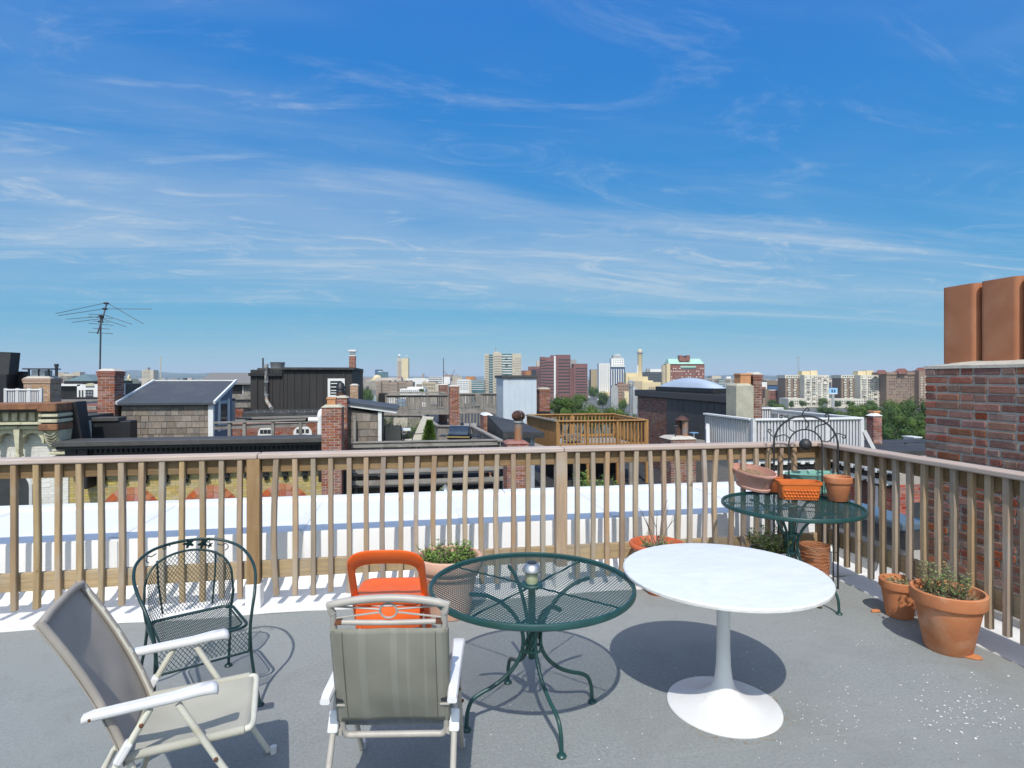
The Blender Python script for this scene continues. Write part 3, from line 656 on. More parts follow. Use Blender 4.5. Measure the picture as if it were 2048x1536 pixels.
ivy((-.09, -.31, .782), .3, rad(75), 1.05).build('ivy_leaf', green_blk, bc)
ivy((-.125, -.298, .768), .5, rad(70), .6).build('ivy_leaf', green_blk, bc)
# ================================================================ POTS AND PLANTS
def leafmesh(mb, c, d, l, w, up):
    d = Vector(d).normalized(); s = d.cross(Vector(up)); s = s.normalized() if s.length > 1e-4 else Vector((1, 0, 0)); c = Vector(c); n = s.cross(d)
    mb.add([c, c + d * l * .45 + s * w / 2 + n * l * .06, c + d * l + n * (-l * .08), c + d * l * .45 - s * w / 2 + n * l * .06], [(0, 1, 2, 3)])
def bush(root, mtl, R_, h, nstem, per, ll, lw, seed, z0=0.0, upright=.6, twig=None, tm=None):
    r = random.Random(seed); lf = MB(); st = MB()
    for i in range(nstem):
        a = r.uniform(0, 6.283); q = R_ * math.sqrt(r.random()); p = Vector((q * math.cos(a), q * math.sin(a), z0))
        hh = h * r.uniform(.45, 1.0); tip = p + Vector((math.cos(a) * hh * (1 - upright) * r.uniform(.2, 1.1), math.sin(a) * hh * (1 - upright) * r.uniform(.2, 1.1), hh))
        mid = (p + tip) / 2 + Vector((r.uniform(-.02, .02), r.uniform(-.02, .02), 0))
        st.tube([p, mid, tip], [.0022, .0018, .001], 4)
        for k in range(per):
            t = r.uniform(.15, 1.0); b = p.lerp(mid, t * 2) if t < .5 else mid.lerp(tip, t * 2 - 1)
            aa = r.uniform(0, 6.283); d = Vector((math.cos(aa), math.sin(aa), r.uniform(-.2, .9)))
            s = r.uniform(.6, 1.25); leafmesh(lf, b, d, ll * s, lw * s, (r.uniform(-.4, .4), r.uniform(-.4, .4), 1))
    o = lf.build('foliage', mtl, root, fixn=False); stuff(o)
    st.build('stems', tm or twig_m, root, fixn=False)
def pot(root, prof, mtl, n=48, soil=None, soil_z=0, soil_r=0, name='pot', sx=1, sy=1, rot=0):
    MB().lathe(prof, n, (0, 0, 0), sx, sy, rot).build(name, mtl, root, smooth=35)
    if soil:
        mb = MB(); vs = []; K, M_ = 6, 24
        vs.append((0, 0, soil_z + .008))
        for i in range(1, K + 1):
            for k in range(M_):
                a = 2 * math.pi * k / M_; r = soil_r * i / K; x, y = r * math.cos(a) * sx, r * math.sin(a) * sy
                vs.append((x * math.cos(rot) - y * math.sin(rot), x * math.sin(rot) + y * math.cos(rot), soil_z + .014 * mnoise.noise((x * 30, y * 30, soil_z * 9))))
        fs = [(0, 1 + k, 1 + (k + 1) % M_) for k in range(M_)] + [(1 + (i - 1) * M_ + k, 1 + i * M_ + k, 1 + i * M_ + (k + 1) % M_, 1 + (i - 1) * M_ + (k + 1) % M_) for i in range(1, K) for k in range(M_)]
        mb.add(vs, fs).build('soil', soil, root, smooth=60)
def stdpot(R_, h, rimh=None, t=.014, base=.66):
    rimh = rimh or h * .22; b = R_ * base
    return [(0, 0), (b - .004, 0), (b, .004), (R_ * .90, h - rimh), (R_ * .985, h - rimh + .002), (R_, h - rimh + .010), (R_, h - .006), (R_ - .005, h), (R_ - t, h - .002), (R_ * .90 - t, h - rimh - .01), (b - t, .03), (0, .03)]
# big pale pot with herbs behind the green table
p = onZ(898, 1108, .44); p.z = 0
bp_ = thing('terracotta_planter', 'large pale pink terracotta planter of leafy green herbs behind the mesh table', 'planter', p)
pot(bp_, [(0, 0), (.150, 0), (.156, .006), (.205, .30), (.222, .305), (.226, .318), (.215, .328), (.220, .335), (.243, .350), (.252, .365), (.252, .405), (.246, .432), (.232, .440), (.216, .432), (.205, .40), (.19, .33), (0, .33)], terra_pale, 56, soil_dark, .375, .20)
bush(bp_, leaf_g, .185, .14, 95, 13, .026, .016, 3, .375, .55)
# terracotta bowl with dry stalks behind the white table
p = onZ(1314, 1084, .413); p.z = 0
wb = thing('terracotta_bowl', 'wide terracotta bowl with bare dry twigs behind the white pedestal table', 'planter', p)
pot(wb, [(0, 0), (.075, 0), (.08, .006), (.15, .31), (.19, .358), (.218, .375), (.225, .391), (.219, .407), (.203, .413), (.19, .403), (.175, .36), (.155, .32), (0, .32)], mat('red_plastic_terracotta', (.52, .115, .04), (.46, .10, .035), 6, rough=.55), 56, soil_m, .352, .168)
bush(wb, leaf_o, .11, .09, 40, 9, .02, .012, 5, .365, .4)
r = random.Random(4)
for (dx, dz, hx, hz) in ((-.02, 0, -.14, .34), (.02, 0, .06, .40), (.03, 0, .02, .33), (0, 0, -.10, .22), (.04, 0, .11, .25), (.0, 0, .0, .30)):
    a = Vector((dx, 0, .36)); b = Vector((dx + hx * .4, .01, .36 + hz * .55)); c = Vector((dx + hx, r.uniform(-.03, .03), .36 + hz))
    mb = MB(); mb.tube(crv([a, b, c], 5), [.0055 - .0004 * i for i in range(11)], 5)
    mb.tube([b, b + Vector((.05 if hx > 0 else -.03, .01, .07)), b + Vector((.06 if hx > 0 else -.05, .0, .13))], [.0035, .0025, .0015], 4)
    mb.build('dry_twig', twig_m, wb, smooth=60)
for (dx, hz, lean) in ((-.10, .22, .03), (-.06, .17, .04), (.13, .17, .05), (.10, .12, -.05), (-.12, .30, -.02)):
    MB().tube(crv([(dx, 0, .36), (dx + lean * .6, 0, .36 + hz * .6), (dx + lean, 0, .36 + hz)], 4), .0014, 4).build('dry_grass_stalk', flower_m, wb)
# corner table
ct_c = Vector((2.955, 4.165, 0)); CT = .76
ct = thing('mesh_table', 'round dark green mesh table in the railing corner crowded with planters', 'table', ct_c)
green_table(ct, .518, CT, rad(30))
def oval_planter(name, label, px, py, z, hl, hw, h, rot, mtl, soil=None, flare=.80):
    q = onZ(px, py, z)
    t = thing(name, label, 'planter', q, rot)
    pot(t, [(0, 0), (flare * .93, 0), (flare * .95, .010), (flare * .95, .022), (flare * .90, .026), (.93, h - .03), (1.0, h - .022), (1.02, h - .010), (1.0, h), (.95, h), (.91, h - .03), (flare * .85, .05), (0, .05)], mtl, 48, soil, h - .045, .89, sx=hl, sy=hw)
    return t
t = oval_planter('oval_planter', 'dusty pink oval plastic planter on the corner table', 1506, 984, CT, .20, .10, .165, rad(-58), pink_m, soil_m)
t.rotation_euler = (rad(13), rad(8), rad(-58)); t.location.z += .04
t = oval_planter('oval_planter', 'aqua green oval planter tucked behind the orange trough', 1626, 984, CT, .25, .09, .172, rad(-4), aqua_m, soil_m)
# small rectangular trough behind
q = onZ(1546, 983, CT); t = thing('clay_dish', 'reddish clay dish half hidden behind the pink oval planter', 'dish', q, .3)
pot(t, stdpot(.085, .14), terra_dark, 32, soil_m, .10, .07)
q = onZ(1597, 997, CT); t = thing('window_box', 'bright orange rectangular trough with embossed sides', 'planter', q, rad(-16))
mb = MB(); rings = []
for s_, z_, e in ((.84, 0, 0), (.86, .006, 0), (.955, .118, 0), (1.02, .121, 0), (1.03, .130, 0), (1.02, .145, 0), (.96, .145, 0), (.93, .12, 0), (.84, .03, 0)):
    rings.append([(x * s_, y * (s_ - .03), z_) for x, y in rrect(.165, .075, .028)])
m0 = len(rings[0]); mb.add([p_ for r_ in rings for p_ in r_], [(i * m0 + k, i * m0 + (k + 1) % m0, (i + 1) * m0 + (k + 1) % m0, (i + 1) * m0 + k) for i in range(len(rings) - 1) for k in range(m0)] + [tuple(range(m0)), tuple((len(rings) - 1) * m0 + k for k in range(m0))])
mb.build('trough', orange_pot_m, t, smooth=35)
for i in range(11):
    for j in range(3):
        x = -.125 + .025 * i + (.0125 if j % 2 else 0); z_ = .025 + .025 * j
        if abs(x) < .135: MB().sphere((x, -(.062 + .0085 * (z_ / .1)), z_), .010, 8, 5, .8).build('boss', orange_pot_m, t, smooth=60)
MB().box(-.145, -.058, .115, .145, .058, .122).build('soil', soil_m, t)
q = onZ(1676, 1001, CT)
t = thing('flower_pot', 'empty terracotta flower pot at the edge of the corner table', 'pot', q)
pot(t, stdpot(.105, .195, .05), terra, 40)
# under the corner table
q = atD(1540, 1100, 4.72); q.z = 0; t = thing('stone_planter', 'grey planter with a dark leafy plant under the corner table', 'planter', q)
pot(t, [(0, 0), (.09, 0), (.10, .01), (.14, .33), (.155, .345), (.155, .375), (.14, .375), (.12, .33), (0, .33)], grey_pot_m, 40, soil_dark, .345, .125)
bush(t, leaf_d, .12, .19, 75, 14, .03, .014, 9, .345, .4)
q = atD(1629, 1134, 4.82); q.z = 0; t = thing('woven_pot', 'cylindrical terracotta pot with woven texture under the corner table', 'pot', q)
pr = [(0, 0), (.085, 0), (.095, .01), (.102, .03)] + [(.105 + .0008 * (i % 2), .035 + .0095 * i) for i in range(34)] + [(.112, .367), (.114, .38), (.106, .384), (.098, .367), (.092, .30), (0, .30)]
pot(t, pr, terra, 48, soil_dark, .335, .094)
for k in range(11):
    MB().tube([((.108) * math.cos(2 * math.pi * i / 36), .108 * math.sin(2 * math.pi * i / 36), .045 + k * .028 + .005 * math.sin(i * 2 * math.pi / 36 * 9 + k)) for i in range(36)], .004, 5, closed=True).build('woven_band', terra, t, smooth=60)
# two terracotta pots by the side railing
q = onZ(1896, 1178, .385); q.z = 0
t = thing('terracotta_pot', 'big terracotta pot of straggly green weeds by the side railing', 'pot', q)
pot(t, stdpot(.208, .385, .085, .018, .62), terra, 56, soil_m, .325, .178)
bush(t, leaf_o, .11, .23, 48, 15, .024, .014, 21, .325, .75)
bush(t, leaf_o, .15, .06, 50, 8, .014, .008, 22, .325, .3)
st = MB(); r = random.Random(3)
for i in range(160):
    a = r.uniform(0, 6.28); rr_ = .17 * math.sqrt(r.random()); leafmesh(st, (rr_ * math.cos(a), rr_ * math.sin(a), .332 + r.uniform(0, .05)), (r.uniform(-1, 1), r.uniform(-1, 1), r.uniform(0, 1)), .012, .007, (0, 0, 1))
stuff(st.build('dry_flowers', flower_m, t, fixn=False))
MB().tube(crv([(-.03, -.149, .20), (.0, -.157, .215), (.035, -.152, .20), (.042, -.142, .14), (.035, -.134, .09)], 5), .003, 5).build('crack', soil_dark, t)
q = onZ(1799, 1158, .27); q.z = 0
t = thing('terracotta_pot', 'smaller terracotta pot with dried flowers behind the big one', 'pot', q)
pot(t, stdpot(.132, .27, .06, .014, .66), terra, 48, soil_m, .232, .115)
bush(t, leaf_o, .08, .05, 14, 7, .018, .01, 24, .23, .5)
st = MB()
for i in range(90):
    a = r.uniform(0, 6.28); rr_ = .105 * math.sqrt(r.random()); leafmesh(st, (rr_ * math.cos(a), rr_ * math.sin(a), .238 + r.uniform(0, .025)), (r.uniform(-1, 1), r.uniform(-1, 1), r.uniform(0, 1)), .018, .012, (0, 0, 1))
stuff(st.build('dry_flowers', flower_m, t, fixn=False))
# trellis with sun face in the corner
A = onZ(1548, 880, 1.19); A = onY(1548, 880, 4.60); B = onX(1676, 880, 3.50)
ex = (B - A); ex.z = 0; TW = ex.length; ex.normalize()
tr = thing('garden_trellis', 'black wrought iron arched trellis with a sun ornament in the corner', 'trellis', ((A.x + B.x) / 2, (A.y + B.y) / 2, 0), math.atan2(ex.y, ex.x))
hw = TW / 2; zc = EYE - (888 - CY) / F * 5.0
def T(x, z): return Vector((x, 0, z))
outer = [T(hw * math.cos(a), zc + hw * 1.0 * math.sin(a)) for a in [math.pi * i / 24 for i in range(25)]]
MB().tube([T(hw, .0)] + outer + [T(-hw, .0)], .0078, 6).build('outer_arch', black_iron, tr, smooth=60)
hi = hw * .52
MB().tube([T(hi, .25)] + [T(hi * math.cos(a), zc + hi * math.sin(a)) for a in [math.pi * i / 20 for i in range(21)]] + [T(-hi, .25)], .0062, 6).build('inner_arch', black_iron, tr, smooth=60)
for s in (-1, 1):
    MB().tube([T(s * (hw - .035), 0.0), T(s * (hw - .035), zc - .15)], .0055, 6).build('upright', black_iron, tr, smooth=60)
MB().sphere((0, -.01, zc), .05, 16, 10).build('sun_disc', black_iron, tr, smooth=60)
for k, a in enumerate([rad(x) for x in (18, 54, 90, 126, 162)]):
    d = Vector((math.cos(a), 0, math.sin(a))); n_ = Vector((-d.z, 0, d.x)); s = 1 if k % 2 else -1
    pts = [T(0, zc) + d * (hi + (hw * 1.22 - hi) * t) + n_ * (.022 * s * math.sin(t * 2 * math.pi * 1.0)) for t in [i / 14 for i in range(15)]]
    e = pts[-1]
    pts += [e + d * (.014 * math.sin(b)) * .9 + n_ * s * (.014 - .014 * math.cos(b)) for b in [rad(x) for x in (50, 110, 170, 230, 290)]]
    MB().tube(crv(pts, 2), .0052, 6).build('ray', black_iron, tr, smooth=60)
for zz in (.3, .62, .92):
    MB().tube([T(-hw, zz), T(hw, zz)], .0035, 5).build('cross_wire', black_iron, tr, smooth=60)
# shards and litter on the deck
def shard(px, py, s, label, seed, rz=0):
    r = random.Random(seed); q = onZ(px, py, .004); pts = []
    for i in range(9):
        a = 2 * math.pi * i / 9; d = s * r.uniform(.6, 1.1); pts.append((d * math.cos(a) * 1.25, d * math.sin(a) * .8, .006 * math.cos(a)))
    o = MB().prism(pts, (0, 0, .010)).build('pot_shard', shard_m, bevel=.002); o.location = q; o.rotation_euler = (.06, .1, rz)
    tag(o, label, 'shard')
shard(1932, 1311, .062, 'broken terracotta shard lying at the foot of the big pot', 2, -.9)
shard(1751, 1223, .028, 'small terracotta shard lying alone on the grey deck', 5)
o = MB().prism([(.02 * math.cos(a) * (1 + .3 * math.sin(3 * a)), .015 * math.sin(a), 0) for a in [i * .628 for i in range(10)]], (0, 0, .008)).build('dead_leaf', mat('dead_leaf_brown', (.06, .04, .03)), bevel=.002)
o.location = onZ(1640, 1216, .001); tag(o, 'dark curled dead leaf on the deck right of the white table', 'leaf')
r = random.Random(8); mb = MB()
def chip(px, py, s):
    q = onZ(px, py, .003); a = r.uniform(0, 3); n_ = r.choice((4, 5)); pts = [q + Vector((s * r.uniform(.6, 1.1) * math.cos(a + 6.283 * i / n_), s * r.uniform(.5, 1) * math.sin(a + 6.283 * i / n_), 0)) for i in range(n_)]
    mb.prism(pts, (0, 0, r.uniform(.001, .003)))
for i in range(120): chip(min(max(r.gauss(1930, 75), 1760), 2100), min(max(r.gauss(1420, 36), 1345), 1530), r.choice((.003, .004, .004, .005, .0075)))
for i in range(60): chip(r.uniform(1560, 1720), r.gauss(1440, 30), r.uniform(.002, .0045))
for i in range(70): chip(r.uniform(1500, 2048), r.uniform(1240, 1530), r.uniform(.002, .004))
for i in range(26): chip(r.uniform(950, 1500), r.uniform(1260, 1530), r.uniform(.002, .0045))
tag(mb.build('paint_chips', chip_m, fixn=False), 'small white paint chips scattered over the deck', 'debris', kind='stuff')
mb = MB()
for i in range(90):
    a = r.uniform(-2.6, .9); rr_ = .292 + abs(r.gauss(.02, .03)); q = cw(1.126 + rr_ * math.cos(a), 3.138 + rr_ * math.sin(a), .002); d = Vector((r.uniform(-1, 1), r.uniform(-1, 1), 0)).normalized() * r.uniform(.006, .03)
    mb.tube([q, q + d + Vector((0, 0, .002))], .0008, 3)
tag(mb.build('dry_grass_litter', flower_m, fixn=False), 'dry grass litter around the white pedestal base', 'debris', kind='stuff')
# ================================================================ BRICK CHIMNEY BESIDE THE SIDE RAILING
brick_m = [mat('red_brick_%d' % i, a, b, 18, rough=.9, bump=.8, bscale=60, rnd=.26, hue=.012, c3=c3, s3=9, lo3=.5, hi3=.8) for i, (a, b, c3) in enumerate((
    ((.25, .098, .064), (.20, .076, .05), (.30, .17, .13)), ((.225, .112, .082), (.18, .086, .065), (.29, .195, .155)), ((.275, .094, .055), (.215, .072, .045), (.22, .11, .085)), ((.145, .068, .053), (.115, .055, .045), (.25, .155, .125))))]
mortar_m = mat('lime_mortar', (.49, .455, .385), (.40, .37, .315), 25, rough=.95, bump=.9, bscale=90, coords='World', c3=(.42, .40, .35), s3=3)
flue_m = mat('clay_flue_tile', (.42, .165, .075), (.36, .135, .06), 4, rough=.7, bump=.1, bscale=60, c3=(.46, .21, .11), s3=3)
XC = 4.28
ch = thing('brick_chimney', 'broad red brick chimney with clay flues beyond the side railing', 'chimney', (XC + .35, 2.9, 0))
ztop = 1.832; yend = 4.275; course = .0677; blen = .203; hd = .0955; jt = .0145
MB().box(XC + .008, .30, -3.2, XC + .70, yend - .005, ztop - .004).build('mortar_core', mortar_m, ch, world=True)
meshes = {}
def brickmesh(l, h, d, k, mi):
    key = (round(l, 3), round(h, 3), round(d, 3), k, mi)
    if key not in meshes:
        mb = MB(); r = random.Random(hash((k, round(l * 1000))) & 0xffff)
        j = lambda s: r.uniform(-s, s)
        # x = depth into the wall, y = length, z = height
        b = [(-j(.002), -l / 2 + j(.006), -h / 2 + j(.003)), (d, -l / 2, -h / 2), (d, l / 2, -h / 2), (-j(.002), l / 2 + j(.006), -h / 2 + j(.003))]
        t = [(-j(.002), -l / 2 + j(.006), h / 2 + j(.003)), (d, -l / 2, h / 2), (d, l / 2, h / 2), (-j(.002), l / 2 + j(.006), h / 2 + j(.003))]
        mb.hexa(b, t); o = mb.build('brick', brick_m[mi], None, bevel=.005, seg=1); me = o.data; bpy.data.objects.remove(o); meshes[key] = me
    return meshes[key]
r = random.Random(31); nb = 0; rest = MB()
ncs = int((ztop + 3.1) / course)
for ci in range(ncs):
    z = ztop - .004 - course * (ci + .5); y = yend; k = 0
    pat = ['h', 's'] if ci % 2 == 0 else ['s']
    while y > .45:
        hdr = (k == 0 and ci % 2 == 0) or (k == 2 and ci % 2 == 1) or r.random() < .22
        l = (hd if hdr else blen) * r.uniform(.97, 1.03)
        yc = y - l / 2
        near = z > -1.05 and yc > 2.72 - (0 if z > .9 else .0)
        # what the railing corner and deck hide stays one mass
        if near and nb < 300:
            o = link('brick', brickmesh(hd if hdr else blen, .0525, .09, r.randrange(4), r.choice((0, 0, 1, 1, 2, 3))), ch, (XC + r.uniform(-.003, .001) - ch.location.x, yc - ch.location.y, z + r.uniform(-.0015, .0015)), (r.uniform(-.008, .008), 0, r.uniform(-.006, .006))); nb += 1
        else:
            rest.box(XC + r.uniform(-.003, .001), yc - l / 2, z - .0262, XC + .09, yc + l / 2, z + .0262)
        y -= l + jt; k += 1
    x = XC + .01      # far end face
    while x < XC + .68:
        l = (blen if ci % 2 == 0 else hd); rest.box(x, yend - .09, z - .0262, min(x + l, XC + .69), yend + r.uniform(-.002, .003), z + .0262); x += l + jt
stuff(rest.build('bricks', brick_m[0], ch, world=True, fixn=False))
mb = MB(); vs = []
Y0 = .3
ns = 24
for i in range(ns + 1):
    y = yend + .006 - (yend - Y0) * i / ns; w = .006 * mnoise.noise((y * 6, 1, 0))
    for dx, dz in ((-.004, -.012), (-.002, .012), (.05, .028), (.11, .046), (.35, .05), (.60, .04), (.70, -.01)):
        e = .10 * max(0, 1 - i / 1.5) if dz > .02 else 0
        vs.append((XC + dx + (w if dx < .08 else 0), y - e * (dz / .05), ztop + dz + w * .6 - (e * .2)))
n = 7
mb.add(vs, [(i * n + j, (i + 1) * n + j, (i + 1) * n + j + 1, i * n + j + 1) for i in range(ns) for j in range(n - 1)] + [tuple(range(n))])
mb.build('mortar_cap', mat('pale_mortar_cap', (.50, .47, .40), (.42, .39, .33), 12, rough=.95, bump=.6, bscale=60), ch, world=True, smooth=40)
for k in range(6):
    yc = 4.067 - .332 * k; mb = MB()
    o_, i_ = rrect(.152, .152, .045, 6), rrect(.130, .130, .03, 6); n = len(o_); xc = XC + .10 + .152
    V = [(xc + x, yc + y, ztop + .03) for x, y in o_] + [(xc + x, yc + y, 2.492) for x, y in o_] + [(xc + x, yc + y, 2.492) for x, y in i_] + [(xc + x, yc + y, ztop + .03) for x, y in i_]
    mb.add(V, [(a * n + q, a * n + (q + 1) % n, (a + 1) * n + (q + 1) % n, (a + 1) * n + q) for a in range(3) for q in range(n)])
    mb.build('flue_tile', flue_m, ch, world=True, smooth=40)
# neighbour's party wall with blue-grey coping
pw = thing('party_wall', 'low grey party wall with blue metal coping behind the side railing', 'wall', (4.25, 5.5, 0))
grey_render = mat('grey_render', (.40, .40, .395), (.33, .33, .33), 4, rough=.9, bump=.3, coords='World')
dark_flash = mat('dark_lead_flashing', (.055, .058, .062), (.08, .082, .086), 8, rough=.6, coords='World')
blue_cap = mat('blue_grey_metal_coping', (.10, .155, .21), (.085, .13, .18), 5, rough=.45, coords='World')
MB().box(4.102, 4.277, -3, 4.32, 5.7, .30).build('wall', grey_render, pw, world=True)
MB().box(4.094, 4.278, .30, 4.33, 5.71, .455).build('flashing', dark_flash, pw, world=True)
MB().box(4.07, 4.279, .455, 4.36, 5.72, .53).build('coping', blue_cap, pw, bevel=.02, world=True)
m = MB(); m.box(4.1, .3, -.3, 4.27, 4.27, .10); m.box(4.06, .3, .10, 4.27, 4.27, .14); struct(m.build('roof_kerb', white_m, bevel=.008))
# ================================================================ THE ROOFS ACROSS THE STREET
bk = lambda n, a, b, c3=None, rnd=.28: mat(n, a, b, 14, rough=.92, bump=.4, bscale=40, rnd=rnd, hue=.012, island=True, c3=c3, s3=2.5, lo3=.5, hi3=.8)
brick_red = bk('chimney_red_brick', (.27, .102, .066), (.21, .078, .052), (.26, .14, .105))
brick_brown = bk('chimney_brown_brick', (.22, .10, .072), (.16, .075, .055), (.24, .15, .12))
brick_buff = bk('chimney_buff_brick', (.42, .27, .165), (.33, .20, .125), (.38, .28, .20), .2)
brick_yellow = bk('yellow_painted_brick', (.45, .355, .15), (.39, .305, .13), (.36, .30, .16), .14)
brick_white = bk('white_painted_brick', (.66, .65, .60), (.60, .59, .55), (.52, .51, .46), .06)
brick_arch = bk('red_arch_brick', (.40, .13, .075), (.33, .10, .06), (.45, .2, .13), .2)
brick_vred = bk('bright_red_brick', (.34, .085, .055), (.27, .07, .048), (.38, .16, .12), .22)
mort_l = mat('pale_mortar', (.50, .46, .40), (.42, .39, .34), 20, rough=.95)
mort_y = mat('yellow_mortar', (.36, .29, .13), (.32, .25, .11), 20, rough=.95)
mort_w = mat('white_mortar', (.56, .55, .51), (.5, .49, .46), 20, rough=.95)
mort_d = mat('dull_mortar', (.36, .32, .28), (.30, .27, .23), 20, rough=.95)
black_roof = mat('black_roofing', (.027, .028, .030), (.040, .040, .042), 2.5, rough=.75, bump=.3, bscale=14, coords='World', c3=(.06, .059, .057), s3=.8, lo3=.5, hi3=.8)
black_paint = mat('black_paint', (.010, .010, .012), (.016, .016, .018), 6, rough=.5, bump=.2)
grey_fascia = mat('dark_grey_fascia', (.050, .048, .046), (.066, .063, .060), 5, rough=.6)
brown_siding = mat('dark_brown_siding', (.021, .019, .019), (.027, .025, .024), 3, (6, 6, .4), rough=.7, bump=.2, rnd=.08)
grey_siding = mat('dark_grey_siding', (.06, .059, .06), (.07, .069, .07), 3, (6, 6, .4), rough=.65, rnd=.06)
slate_blue = mat('blue_grey_shingle_roof', (.045, .054, .070), (.056, .065, .080), 30, rough=.85, bump=.4, bscale=60)
shingle_m = mat('weathered_cedar_shingle', (.24, .205, .17), (.17, .145, .12), 5, (8, 8, .8), rough=.9, bump=.5, bscale=20, bst=(8, 8, .6), rnd=.26, hue=.01, c3=(.12, .10, .085), s3=4, lo3=.5, hi3=.85)
grey_wood = mat('silvered_wood_board', (.27, .25, .225), (.19, .175, .155), 4, (9, 9, .6), rough=.88, bump=.4, bscale=16, bst=(8, 8, .5), rnd=.18, c3=(.14, .12, .10), s3=3)
grey_wood_h = mat('silvered_wood_beam', (.29, .27, .245), (.20, .185, .165), 4, (.6, 9, 9), rough=.88, bump=.4, bscale=16, bst=(.5, 8, 8), rnd=.15, c3=(.15, .13, .11), s3=3)
amber_wood = mat('amber_stained_wood', (.37, .20, .068), (.28, .148, .05), 4, (9, 9, .6), rough=.7, bump=.3, bscale=16, bst=(8, 8, .5), rnd=.15, c3=(.22, .11, .035), s3=3)
white_trim = mat('white_painted_trim', (.70, .70, .68), (.64, .64, .62), 6, rough=.5)
white_rail = mat('white_painted_rail', (.56, .56, .56), (.50, .50, .50), 6, rough=.55, rnd=.05)
cream_paint = mat('cream_peeling_paint', (.56, .53, .38), (.46, .43, .30), 9, rough=.8, bump=.3, c3=(.26, .22, .13), s3=6, lo3=.52, hi3=.72)
rust_edge = mat('rusted_tin_edge', (.22, .095, .045), (.14, .07, .04), 9, rough=.85, bump=.4, c3=(.30, .15, .07), s3=5)
rust_pipe = mat('rusty_flue_pipe', (.30, .16, .09), (.22, .20, .19), 4, (1, 1, .4), rough=.6, metal=.3, c3=(.38, .15, .05), s3=6, lo3=.45, hi3=.65)
rust_dark = mat('dark_rusted_iron', (.10, .045, .03), (.06, .03, .025), 8, rough=.7, metal=.2, bump=.3)
galv = mat('galvanised_steel', (.42, .44, .45), (.35, .37, .38), 8, rough=.4, metal=.6)
pale_metal = mat('pale_blue_metal_cladding', (.50, .56, .61), (.46, .52, .57), 3, (5, 5, .3), rough=.5, c3=(.54, .59, .63), s3=1.4)
concrete_m = mat('buff_cement_render', (.42, .40, .31), (.36, .34, .26), 6, rough=.95, bump=.4, c3=(.32, .31, .25), s3=3)
clay_pot = mat('orange_clay_flue', (.50, .25, .12), (.43, .20, .09), 6, rough=.8)
glass_dark = mat('dark_window_glass', (.03, .035, .04), (.045, .05, .055), 3, rough=.08, spec=.8)
dome_m = mat('frosted_skylight_dome', (.50, .56, .64), (.46, .52, .60), 3, rough=.22, coat=.3)
tan_stone = mat('tan_stone_lintel', (.46, .38, .26), (.40, .33, .22), 8, rough=.9)
blue_plastic = mat('blue_plastic', (.16, .30, .45), (.13, .26, .40), 6, rough=.5)
sling_tan = mat('tan_patio_cloth', (.34, .31, .25), (.30, .27, .22), 8, rough=.9)
ply_grey = mat('grey_render_wall', (.36, .38, .41), (.31, .33, .36), 4, rough=.85)
stain(black_roof, (.085, .083, .08), .9, .55, .72, .7); stain(black_roof, (.018, .018, .02), 2.3, .56, .66, .8); stain(grey_fascia, (.11, .105, .10), 1.6, .56, .76, .7); stain(slate_blue, (.10, .105, .11), 1.2, .5, .75, .7); stain(pale_metal, (.36, .38, .38), 1.6, .55, .8, .6, (1, 1, .3)); stain(brown_siding, (.045, .040, .036), 1.3, .5, .8, .7, (1, 1, .35)); stain(white_trim, (.48, .46, .42), 3.0, .58, .8, .5)
def xy(px, Y): return onY(px, 0, Y).x
def zy(px, py, Y): return onY(px, py, Y).z
def wb_(name, m_, par_, x0, y0, z0, x1, y1, z1, bevel=0.0):
    return MB().box(x0, y0, z0, x1, y1, z1).build(name, m_, par_, bevel=bevel, world=True, seg=1)
def bricks_on(mb, face, fix, a0, a1, z0, z1, course=.0677, bl=.203, jt=.012, proud=.006, seed=0, dep=.05, holes=None):
    """face: 'y-' front plane y=fix (a = x), 'x+' / 'x-' side plane x=fix (a = y)"""
    r = random.Random(seed); n = int((z1 - z0) / course)
    for i in range(n):
        zt = z1 - course * i; zb = zt - course + jt; a = a0 + (0 if i % 2 else -(bl + jt) / 2)
        while a < a1:
            l0, l1 = max(a, a0), min(a + bl, a1); a += bl + jt
            if l1 - l0 < .03: continue
            if holes and holes((l0 + l1) / 2, (zt + zb) / 2): continue
            p = proud + r.uniform(-.002, .002)
            if face == 'y-': mb.box(l0, fix - p, zb, l1, fix + dep, zt)
            elif face == 'x+': mb.box(fix - dep, l0, zb, fix + p, l1, zt)
            else: mb.box(fix - p, l0, zb, fix + dep, l1, zt)
